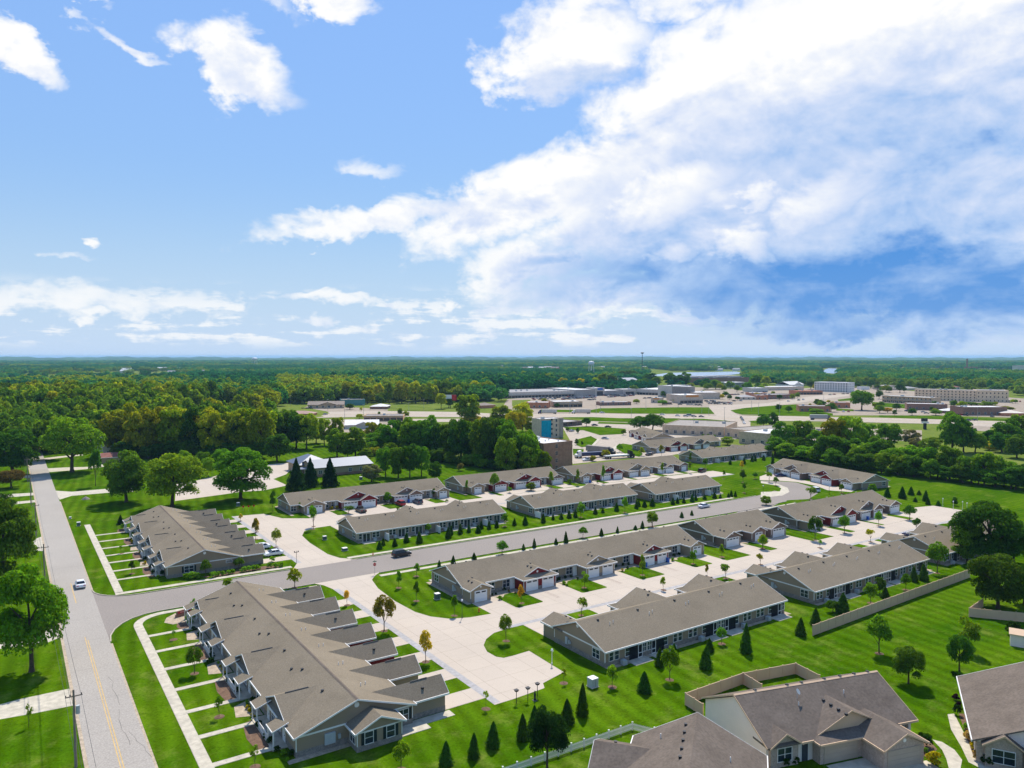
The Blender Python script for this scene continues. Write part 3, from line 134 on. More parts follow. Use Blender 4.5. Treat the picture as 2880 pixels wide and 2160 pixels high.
 'highway': [(222.79, 656.2), (280.02, 638.79), (335.67, 585.51), (359.35, 534.77), (379.46, 526.05), (421.69, 504.97), (488.44, 443.3), (494.55, 425.33), (536.69, 397.01), (565.32, 360.06), (588.01, 338.37), (610.51, 304.6), (633.58, 269.45), (636.59, 248.83), (580.74, 226.9), (578.26, 245.6), (569.68, 284.16), (546.14, 311.43), (527.15, 337.17), (495.22, 366.27), (456.18, 390.19), (446.44, 429.28), (392.02, 465.84), (377.17, 486.49), (332.81, 495.27), (307.12, 535.73), (253.49, 578.35), (202.15, 595.54)],
 'median': [(212.87, 627.06), (267.26, 609.72), (322.14, 561.92), (347.01, 516.4), (370.76, 514.0), (407.0, 487.36), (476.68, 432.61), (475.76, 409.15), (517.2, 382.57), (548.34, 349.22), (567.32, 326.43), (591.65, 295.15), (606.77, 258.0), (609.56, 238.22), (605.23, 236.52), (602.34, 256.11), (587.15, 292.9), (562.91, 323.89), (544.03, 346.46), (513.06, 379.5), (471.96, 405.88), (472.74, 429.03), (403.6, 483.29), (367.66, 509.69), (344.15, 512.15), (319.39, 557.13), (264.95, 604.45), (211.07, 621.77)],
 'frontage': [(199.91, 580.51), (299.22, 521.95), (347.23, 458.07), (339.8, 448.27), (284.57, 496.42), (193.34, 561.48)],
 'cross': [(590.83, 522.05), (673.7, 511.93), (760.1, 545.46), (854.29, 575.72), (938.36, 583.74), (888.55, 552.7), (793.83, 522.8), (685.74, 492.03), (634.42, 482.03), (579.17, 469.07), (551.35, 460.27), (514.09, 419.9), (475.47, 377.25), (422.48, 335.12), (434.67, 358.02), (497.78, 430.86), (547.55, 480.95)],
 'grass_town': [[(442.53, 533.39), (471.97, 550.67), (519.58, 530.46), (546.7, 518.24), (568.98, 501.26), (508.98, 441.85), (449.08, 486.87), (427.91, 515.76)], [(555.34, 462.94), (591.43, 476.25), (634.42, 482.03), (682.47, 482.7), (615.66, 417.05), (597.92, 386.86), (578.01, 373.95), (539.03, 400.14), (539.94, 410.14), (521.66, 422.42), (532.59, 438.83)], [(377.94, 486.6), (398.82, 473.99), (413.07, 447.79), (461.57, 412.5), (462.11, 386.23), (447.09, 369.88), (425.86, 375.01), (402.53, 395.22), (417.56, 413.67), (391.87, 424.79), (374.66, 442.5), (381.39, 469.08)], [(612.89, 353.51), (644.24, 317.67), (665.7, 262.14), (653.78, 257.43), (618.02, 304.7), (595.33, 343.36)], [(721.45, 423.55), (785.56, 461.27), (776.66, 419.41), (716.1, 386.63)], [(794.3, 508.35), (841.36, 520.31), (792.77, 490.21), (770.68, 491.79)], [(325.26, 418.74), (345.98, 411.16), (352.68, 384.01), (327.95, 359.78), (310.94, 362.67), (322.33, 392.7), (315.72, 401.97)], [(373.54, 437.11), (387.84, 417.88), (377.95, 407.21), (363.16, 426.27)], [(282.91, 351.19), (302.5, 361.68), (293.02, 344.41), (267.45, 319.75), (261.5, 320.54), (264.46, 328.27)], [(252.68, 317.12), (256.01, 311.84), (243.59, 297.16), (236.59, 296.44)], [(282.81, 315.94), (291.76, 320.03), (290.91, 310.5), (268.92, 280.14), (259.72, 273.01), (261.54, 285.1), (272.42, 303.85)], [(393.79, 385.49), (418.81, 379.75), (422.27, 371.85), (390.53, 382.29)], [(660.66, 423.88), (659.81, 405.51), (638.92, 392.64), (632.47, 405.76)], [(473.99, 378.25), (494.73, 377.03), (478.19, 363.15), (456.01, 352.51)], [(966.77, 799.44), (1029.68, 813.1), (928.59, 724.81), (887.41, 729.53)], [(448.5, 534.74), (415.58, 569.63), (396.54, 543.53), (428.4, 518.76)]],
 'tan_ground': [[(476.05, 708.44), (500.17, 706.0), (414.68, 589.17), (420.51, 625.78)], [(324.34, 723.36), (359.39, 666.85), (341.28, 619.56), (303.91, 626.54), (308.66, 680.21)]],
 'walk_mid': [[(295.36, 346.63), (294.46, 343.44), (266.8, 316.99), (265.47, 317.88)], [(272.31, 307.01), (284.94, 317.84), (283.89, 315.22), (269.95, 302.48), (257.49, 282.4), (257.81, 274.29), (254.98, 272.1), (253.54, 279.76)]],
 'mead': [(173.17, 331.17), (176.62, 282.46), (148.68, 274.07), (161.93, 309.69)],
 'alley_e_end': [(248.61, 130.33), (256.56, 128.57), (256.59, 118.06), (247.35, 113.42), (239.01, 110.92), (229.72, 113.28), (237.51, 120.04), (237.82, 128.44)],
 'court_g': [(259.01, 200.47), (270.78, 204.09), (267.64, 194.67), (263.17, 170.03), (263.5, 160.45), (257.41, 158.59), (253.47, 165.68), (258.21, 173.36), (260.12, 183.65), (256.66, 189.43), (251.51, 194.64)],
 'court_road': [(250.7, 193.44), (255.43, 188.52), (258.89, 182.78), (254.35, 172.78), (245.05, 163.99), (232.03, 158.95), (223.24, 162.24), (208.72, 157.14), (179.45, 148.98), (184.91, 155.39), (222.82, 167.81), (237.01, 172.29), (244.56, 176.24), (249.47, 185.75), (248.31, 191.59)],
 'court_walk': [(229.72, 177.19), (236.59, 174.04), (242.32, 177.75), (246.39, 182.91), (245.97, 189.78), (249.5, 192.51), (249.78, 184.88), (245.49, 177.17), (238.46, 171.32), (230.19, 168.31), (220.03, 169.68)],
 'lake': [(1325.53, 1379.89), (1659.06, 1620.11), (1857.21, 1642.48), (1977.69, 1628.79), (1816.46, 1456.72), (1603.81, 1344.41), (1449.72, 1316.91)],
 'lake2': [(2078.89, 1398.15), (2861.12, 1874.54), (2826.31, 1787.8), (1961.15, 1251.22)]}, 'blocks': [{'name': 'shopping_mall', 'label': 'long low grey wing of the shopping mall with a dark glass shopfront', 'cat': 'building', 'a': (498.66, 744.57), 'b': (587.93, 734.7), 'h': 6.7, 'd': 70, 'wall': 'grey', 'roof': 'tarroof', 'win': 'band'},
 {'name': 'shopping_mall', 'label': 'grey flat roofed mall block beside the blue entrance tower', 'cat': 'building', 'a': (588.17, 734.54), 'b': (618.05, 731.08), 'h': 7.8, 'd': 70, 'wall': 'grey2', 'roof': 'whiteroof', 'win': 'none'},
 {'name': 'mall_entrance', 'label': 'grey mall entrance tower with a blue sign', 'cat': 'building', 'a': (618.3, 730.92), 'b': (632.02, 728.49), 'h': 9.6, 'd': 22, 'wall': 'grey', 'roof': 'whiteroof', 'win': 'portal', 'sign': 'blue'},
 {'name': 'shopping_mall', 'label': 'grey mall block between the blue and the arched entrances', 'cat': 'building', 'a': (632.26, 728.32), 'b': (663.18, 728.4), 'h': 5.9, 'd': 70, 'wall': 'grey2', 'roof': 'whiteroof', 'win': 'none'},
 {'name': 'mall_entrance', 'label': 'pale mall entrance with an arched front', 'cat': 'building', 'a': (663.43, 728.23), 'b': (683.6, 725.39), 'h': 7.0, 'd': 20, 'wall': 'grey', 'roof': 'whiteroof', 'win': 'portal'},
 {'name': 'shopping_mall', 'label': 'pale mall wing running on from the arched entrance', 'cat': 'building', 'a': (683.85, 725.22), 'b': (694.2, 690.13), 'h': 7.1, 'd': 60, 'wall': 'grey', 'roof': 'whiteroof', 'win': 'band'},
 {'name': 'retail_block', 'label': 'tall cream block at the end of the mall', 'cat': 'building', 'a': (662.96, 664.96), 'b': (666.92, 643.62), 'h': 14.0, 'd': 40, 'wall': 'cream', 'roof': 'whiteroof', 'win': 'none'},
 {'name': 'retail_block', 'label': 'grey retail block with rooftop tower behind the parking lot', 'cat': 'building', 'a': (663.43, 639.87), 'b': (685.15, 625.28), 'h': 13.2, 'd': 40, 'wall': 'greyd', 'roof': 'whiteroof', 'win': 'band'},
 {'name': 'retail_store', 'label': 'beige shop with dark brown corner tower', 'cat': 'building', 'a': (591.27, 560.2), 'b': (617.52, 552.07), 'h': 8.6, 'd': 30, 'wall': 'beige', 'roof': 'whiteroof', 'win': 'band', 'sign': 'orange'},
 {'name': 'retail_store', 'label': 'beige shop hall behind the round street trees', 'cat': 'building', 'a': (666.8, 608.16), 'b': (691.31, 591.69), 'h': 7.5, 'd': 35, 'wall': 'beige', 'roof': 'whiteroof', 'win': 'none'},
 {'name': 'brick_store', 'label': 'small orange brick shop beside the parked trucks', 'cat': 'building', 'a': (414.69, 593.06), 'b': (430.58, 578.49), 'h': 5.4, 'd': 18, 'wall': 'brick', 'roof': 'whiteroof', 'win': 'few'},
 {'name': 'retail_store', 'label': 'low tan shop with a flat white roof beside the parking lot', 'cat': 'building', 'a': (443.39, 585.65), 'b': (470.52, 575.52), 'h': 5.3, 'd': 25, 'wall': 'tan', 'roof': 'whiteroof', 'win': 'band'},
 {'name': 'metal_hall', 'label': 'big grey hall with a rounded metal roof behind the mall', 'cat': 'building', 'a': (851.89, 980.53), 'b': (939.33, 986.18), 'h': 11.8, 'd': 40, 'wall': 'metal', 'roof': 'metal', 'win': 'none', 'shape': 'arch'},
 {'name': 'factory', 'label': 'long dark factory with roof monitors by the lake', 'cat': 'building', 'a': (979.43, 907.29), 'b': (1101.37, 877.3), 'h': 12.4, 'd': 60, 'wall': 'brickd', 'roof': 'tarroof', 'win': 'none', 'shape': 'monitor'},
 {'name': 'factory', 'label': 'low white roofed factory annex behind the round trees', 'cat': 'building', 'a': (952.89, 808.76), 'b': (1005.48, 800.86), 'h': 7.6, 'd': 40, 'wall': 'greyd', 'roof': 'whiteroof', 'win': 'none'},
 {'name': 'white_hotel', 'label': 'white four storey hotel with rows of dark windows', 'cat': 'building', 'a': (959.36, 650.34), 'b': (967.19, 603.43), 'h': 13.2, 'd': 22, 'wall': 'white', 'roof': 'whiteroof', 'win': 'grid4'},
 {'name': 'tan_hotel', 'label': 'long tan three storey hotel with a flat roof', 'cat': 'building', 'a': (868.06, 458.79), 'b': (887.08, 400.65), 'h': 12.0, 'd': 22, 'wall': 'tanpink', 'roof': 'tarroof', 'win': 'grid4'},
 {'name': 'tan_hotel', 'label': 'tan hotel wing with a projecting pale lobby', 'cat': 'building', 'a': (887.29, 400.51), 'b': (902.72, 375.06), 'h': 12.4, 'd': 30, 'wall': 'tanpink', 'roof': 'tarroof', 'win': 'grid3'},
 {'name': 'motel', 'label': 'two storey motel with open galleries in front of the tan hotel', 'cat': 'building', 'a': (794.51, 455.26), 'b': (790.66, 398.76), 'h': 7.2, 'd': 14, 'wall': 'tan', 'roof': 'whiteroof', 'win': 'gallery'},
 {'name': 'strip_shop', 'label': 'low dark brick shops under a flat white roof', 'cat': 'building', 'a': (698.35, 375.93), 'b': (717.39, 348.69), 'h': 5.6, 'd': 16, 'wall': 'brickd', 'roof': 'whiteroof', 'win': 'few'},
 {'name': 'strip_shop', 'label': 'low brick shops with a white roof by the highway sign', 'cat': 'building', 'a': (672.4, 313.52), 'b': (702.97, 292.98), 'h': 6.7, 'd': 20, 'wall': 'brickd', 'roof': 'whiteroof', 'win': 'few'},
 {'name': 'pavilion', 'label': 'small pavilion with a pale hipped roof between the shops', 'cat': 'building', 'a': (682.95, 337.8), 'b': (690.31, 324.77), 'h': 4.1, 'd': 14, 'wall': 'brickd', 'roof': 'whiteroof', 'win': 'few', 'shape': 'hip'},
 {'name': 'pavilion', 'label': 'wide low building with a cream hipped roof by the wood', 'cat': 'building', 'a': (692.09, 292.83), 'b': (705.33, 279.53), 'h': 4.7, 'd': 20, 'wall': 'brick', 'roof': 'creamroof', 'win': 'none', 'shape': 'hip'},
 {'name': 'brick_bank', 'label': 'low brick building with tall lit windows near the crossing', 'cat': 'building', 'a': (594.02, 417.64), 'b': (612.36, 398.51), 'h': 4.9, 'd': 18, 'wall': 'brick', 'roof': 'tarroof', 'win': 'few'},
 {'name': 'brick_store', 'label': 'small red brick building behind the roundabout lawn', 'cat': 'building', 'a': (667.35, 429.17), 'b': (677.79, 420.19), 'h': 4.6, 'd': 16, 'wall': 'brick', 'roof': 'tarroof', 'win': 'few'},
 {'name': 'fuel_station', 'label': 'orange canopied building beside the white hotel', 'cat': 'building', 'a': (853.63, 603.97), 'b': (886.81, 588.84), 'h': 4.6, 'd': 20, 'wall': 'brick', 'roof': 'orange', 'win': 'band'},
 {'name': 'brick_store', 'label': 'dark brick row beside the orange canopied building', 'cat': 'building', 'a': (737.62, 560.57), 'b': (774.19, 550.52), 'h': 4.8, 'd': 25, 'wall': 'brickd', 'roof': 'tarroof', 'win': 'few'},
 {'name': 'retail_store', 'label': 'pale flat shop behind the dark brick row', 'cat': 'building', 'a': (925.77, 703.75), 'b': (986.27, 686.05), 'h': 4.8, 'd': 30, 'wall': 'beige', 'roof': 'whiteroof', 'win': 'none'},
 {'name': 'retail_store', 'label': 'small white block beside the white hotel', 'cat': 'building', 'a': (1064.8, 642.68), 'b': (1075.2, 635.69), 'h': 4.0, 'd': 14, 'wall': 'white', 'roof': 'whiteroof', 'win': 'none'},
 {'name': 'town_building', 'label': 'grey roofed building behind the tan hotel', 'cat': 'building', 'a': (1090.8, 592.86), 'b': (1128.31, 590.6), 'h': 5.2, 'd': 20, 'wall': 'beige', 'roof': 'tarroof', 'win': 'none', 'shape': 'hip'},
 {'name': 'town_building', 'label': 'pale gabled building behind the yellow tree', 'cat': 'building', 'a': (1186.13, 575.5), 'b': (1200.73, 565.68), 'h': 6.2, 'd': 20, 'wall': 'cream', 'roof': 'redroof', 'win': 'few', 'shape': 'hip'},
 {'name': 'retail_store', 'label': 'grey low shop with a hipped roof by the round trees', 'cat': 'building', 'a': (702.03, 570.36), 'b': (716.45, 560.67), 'h': 5.4, 'd': 22, 'wall': 'beige', 'roof': 'tarroof', 'win': 'few', 'shape': 'hip'},
 {'name': 'retail_store', 'label': 'brick shop with arched pale roof on the curving road', 'cat': 'building', 'a': (717.0, 560.29), 'b': (727.76, 553.06), 'h': 4.7, 'd': 22, 'wall': 'brick', 'roof': 'tarroof', 'win': 'few'},
 {'name': 'town_building', 'label': 'long low white roofed building by the green field', 'cat': 'building', 'a': (863.13, 681.47), 'b': (886.59, 673.93), 'h': 5.4, 'd': 25, 'wall': 'cream', 'roof': 'whiteroof', 'win': 'none'},
 {'name': 'warehouse', 'label': 'long tan warehouse with a flat roof behind the brown roofed townhouses', 'cat': 'building', 'a': (350.03, 346.69), 'b': (369.38, 312.66), 'h': 5.6, 'd': 45, 'wall': 'warm', 'roof': 'tarroof2', 'win': 'few'},
 {'name': 'warehouse', 'label': 'tan warehouse wing with a dark recessed dock', 'cat': 'building', 'a': (369.15, 312.0), 'b': (367.71, 288.24), 'h': 5.2, 'd': 40, 'wall': 'warm', 'roof': 'tarroof2', 'win': 'few'},
 {'name': 'white_roof_hall', 'label': 'low tan hall with a bright white roof beside the wood', 'cat': 'building', 'a': (349.13, 284.94), 'b': (350.96, 266.87), 'h': 6.5, 'd': 32, 'wall': 'warm', 'roof': 'whiteroof', 'win': 'few'},
 {'name': 'lodge', 'label': 'brown lodge with a big gabled roof across the highway', 'cat': 'building', 'a': (237.69, 704.25), 'b': (268.78, 691.1), 'h': 6.5, 'd': 22, 'wall': 'tan', 'roof': 'brownroof', 'win': 'few', 'shape': 'gable'},
 {'name': 'town_building', 'label': 'green sided wing behind the brown lodge', 'cat': 'building', 'a': (280.78, 728.23), 'b': (303.36, 721.78), 'h': 5.6, 'd': 20, 'wall': 'teal', 'roof': 'brownroof', 'win': 'none'},
 {'name': 'pavilion', 'label': 'low building with a bright white tent roof by the field', 'cat': 'building', 'a': (284.56, 665.15), 'b': (297.78, 656.26), 'h': 4.5, 'd': 20, 'wall': 'brickd', 'roof': 'whiteroof', 'win': 'none', 'shape': 'hip'},
 {'name': 'retail_store', 'label': 'long tan shop with a dark shopfront among the roadside trees', 'cat': 'building', 'a': (226.57, 542.01), 'b': (252.77, 526.9), 'h': 4.0, 'd': 16, 'wall': 'tanor', 'roof': 'tarroof', 'win': 'band'},
 {'name': 'white_roof_hall', 'label': 'wide hall with a bright white gabled roof behind the tree line', 'cat': 'building', 'a': (191.43, 490.39), 'b': (212.25, 481.36), 'h': 5.2, 'd': 30, 'wall': 'cream', 'roof': 'whiteroof', 'win': 'none', 'shape': 'gable'},
 {'name': 'white_roof_hall', 'label': 'small white roofed hall behind the tree line', 'cat': 'building', 'a': (179.93, 529.2), 'b': (191.1, 532.76), 'h': 3.4, 'd': 20, 'wall': 'cream', 'roof': 'whiteroof', 'win': 'none', 'shape': 'gable'},
 {'name': 'town_house', 'label': 'house with a pinkish brown hipped roof by the highway', 'cat': 'building', 'a': (190.21, 622.76), 'b': (209.4, 609.87), 'h': 4.3, 'd': 16, 'wall': 'brick', 'roof': 'pinkroof', 'win': 'none', 'shape': 'hip'},
 {'name': 'town_house', 'label': 'pinkish roofed house half hidden by trees beside the highway', 'cat': 'building', 'a': (175.83, 662.57), 'b': (183.32, 657.54), 'h': 4.0, 'd': 16, 'wall': 'brick', 'roof': 'pinkroof', 'win': 'none', 'shape': 'hip'},
 {'name': 'town_building', 'label': 'low brown house beside the big roadside tree', 'cat': 'building', 'a': (377.08, 614.44), 'b': (393.01, 613.52), 'h': 5.1, 'd': 16, 'wall': 'brick', 'roof': 'brownroof', 'win': 'none', 'shape': 'hip'},
 {'name': 'town_building', 'label': 'grey flat building at the end of the mall wing', 'cat': 'building', 'a': (484.07, 745.47), 'b': (503.03, 741.64), 'h': 4.4, 'd': 30, 'wall': 'grey', 'roof': 'tarroof', 'win': 'band'},
 {'name': 'town_house', 'label': 'white gabled house on the far side of the left wood', 'cat': 'building', 'a': (164.84, 719.99), 'b': (179.32, 713.82), 'h': 4.1, 'd': 14, 'wall': 'cream', 'roof': 'whiteroof', 'win': 'few', 'shape': 'gable'},
 {'name': 'low_shed', 'label': 'brown low shed with a flat roof beside the teal hotel', 'cat': 'building', 'a': (327.06, 421.74), 'b': (347.6, 425.36), 'h': 2.7, 'd': 24, 'wall': 'brown', 'roof': 'greyroof', 'win': 'band'},
 {'name': 'fuel_station', 'label': 'long low fuel station canopy on posts beside the mall parking lot', 'cat': 'building', 'a': (499.14, 581.5), 'b': (530.01, 569.48), 'h': 3.1, 'd': 14, 'wall': 'brickd', 'roof': 'whiteroof', 'win': 'few'},
 {'name': 'restaurant', 'label': 'small beige restaurant with an orange sign in the mall lot', 'cat': 'building', 'a': (574.05, 586.11), 'b': (580.46, 576.98), 'h': 5.2, 'd': 14, 'wall': 'beige', 'roof': 'whiteroof', 'win': 'few', 'sign': 'orange'},
 {'name': 'restaurant', 'label': 'small brown restaurant at the corner of the mall lot', 'cat': 'building', 'a': (566.03, 560.95), 'b': (572.66, 554.22), 'h': 4.1, 'd': 14, 'wall': 'brown', 'roof': 'brownroof', 'win': 'few', 'shape': 'hip'},
 {'name': 'retail_store', 'label': 'low white store among trees behind the mall', 'cat': 'building', 'a': (859.09, 882.64), 'b': (871.51, 874.3), 'h': 6.7, 'd': 20, 'wall': 'white', 'roof': 'whiteroof', 'win': 'few'},
 {'name': 'town_building', 'label': 'tan block with a flat roof behind the beige shop', 'cat': 'building', 'a': (787.71, 740.37), 'b': (801.21, 731.3), 'h': 6.5, 'd': 25, 'wall': 'tan', 'roof': 'whiteroof', 'win': 'few'},
 {'name': 'retail_store', 'label': 'low brick store with white roof on the curving road', 'cat': 'building', 'a': (766.23, 608.37), 'b': (782.96, 597.13), 'h': 4.3, 'd': 20, 'wall': 'brick', 'roof': 'whiteroof', 'win': 'band'},
 {'name': 'town_building', 'label': 'white low hall between trees beside the white hotel', 'cat': 'building', 'a': (1011.01, 727.86), 'b': (1051.74, 731.64), 'h': 10.5, 'd': 25, 'wall': 'white', 'roof': 'whiteroof', 'win': 'none', 'shape': 'gable'},
 {'name': 'town_building', 'label': 'beige low building among trees behind the motel', 'cat': 'building', 'a': (1092.83, 623.84), 'b': (1120.42, 619.65), 'h': 5.8, 'd': 20, 'wall': 'beige', 'roof': 'creamroof', 'win': 'none'},
 {'name': 'town_building', 'label': 'brown roofed house behind the motel', 'cat': 'building', 'a': (1194.58, 619.91), 'b': (1224.63, 615.47), 'h': 4.4, 'd': 18, 'wall': 'cream', 'roof': 'creamroof', 'win': 'few', 'shape': 'hip'}],
 'far_houses': [(1742.73, 2451.51, 16.8, 0), (1694.48, 2419.76, 26.1, 1), (1674.41, 2329.72, 14.8, 2), (1526.59, 2225.2, 33.0, 2), (1746.46, 2549.49, 16.2, 0), (1783.22, 2416.84, 28.9, 0), (1870.25, 2491.71, 18.5, 2), (1670.25, 2232.97, 32.2, 2), (1800.09, 2022.11, 18.0, 0), (2105.59, 2237.28, 21.6, 2), (1955.99, 2226.75, 28.7, 0), (2134.42, 2250.25, 29.3, 0), (2054.98, 2180.28, 14.2, 0), (1755.52, 1999.61, 24.0, 2), (2015.04, 2210.04, 15.4, 0), (2063.16, 2241.64, 25.6, 0), (2205.21, 1758.12, 14.8, 1), (2165.69, 1861.27, 17.0, 1), (2223.44, 1844.13, 14.7, 2), (2448.88, 1948.21, 26.2, 0), (2103.74, 1745.12, 24.4, 0), (2498.97, 2020.67, 31.6, 1), (2236.28, 1961.5, 33.7, 0), (2123.13, 1888.92, 14.0, 0), (2157.41, 1983.18, 20.5, 0), (2258.14, 2037.71, 24.4, 0), (1967.91, 1877.71, 30.2, 2), (2042.83, 1829.26, 25.3, 0), (2316.18, 2042.13, 33.3, 2), (2008.44, 1741.44, 25.2, 0), (488.65, 2915.44, 30.9, 1), (278.44, 2524.81, 30.2, 1), (460.65, 2375.61, 26.1, 0), (315.4, 2815.96, 29.7, 1), (394.74, 2431.14, 21.1, 0), (431.43, 2867.92, 33.2, 1), (2671.1, 2004.05, 23.0, 2), (1999.71, 1511.57, 27.3, 1), (1962.15, 1464.12, 23.9, 0), (2460.67, 1816.82, 16.6, 0), (1674.9, 2271.07, 31.2, 0), (1756.04, 2374.67, 25.2, 2), (1712.52, 2358.81, 25.9, 1), (1722.78, 2171.45, 14.6, 2), (1824.53, 2295.75, 24.7, 0), (1887.95, 2228.73, 33.1, 0), (2527.06, 1057.7, 16.1, 2), (2641.46, 1156.65, 26.7, 0), (3072.17, 1296.03, 18.9, 2), (2383.55, 1082.58, 28.6, 2), (1814.49, 2791.55, 25.9, 0), (1632.6, 2650.81, 15.4, 0), (1345.39, 2627.66, 15.7, 0), (1512.75, 2689.67, 24.7, 0), (1742.86, 2810.06, 15.7, 1), (1294.28, 2547.29, 25.8, 2), (1485.89, 1717.12, 16.1, 1), (1492.62, 1804.09, 16.6, 0), (1466.97, 1923.84, 15.5, 0)],
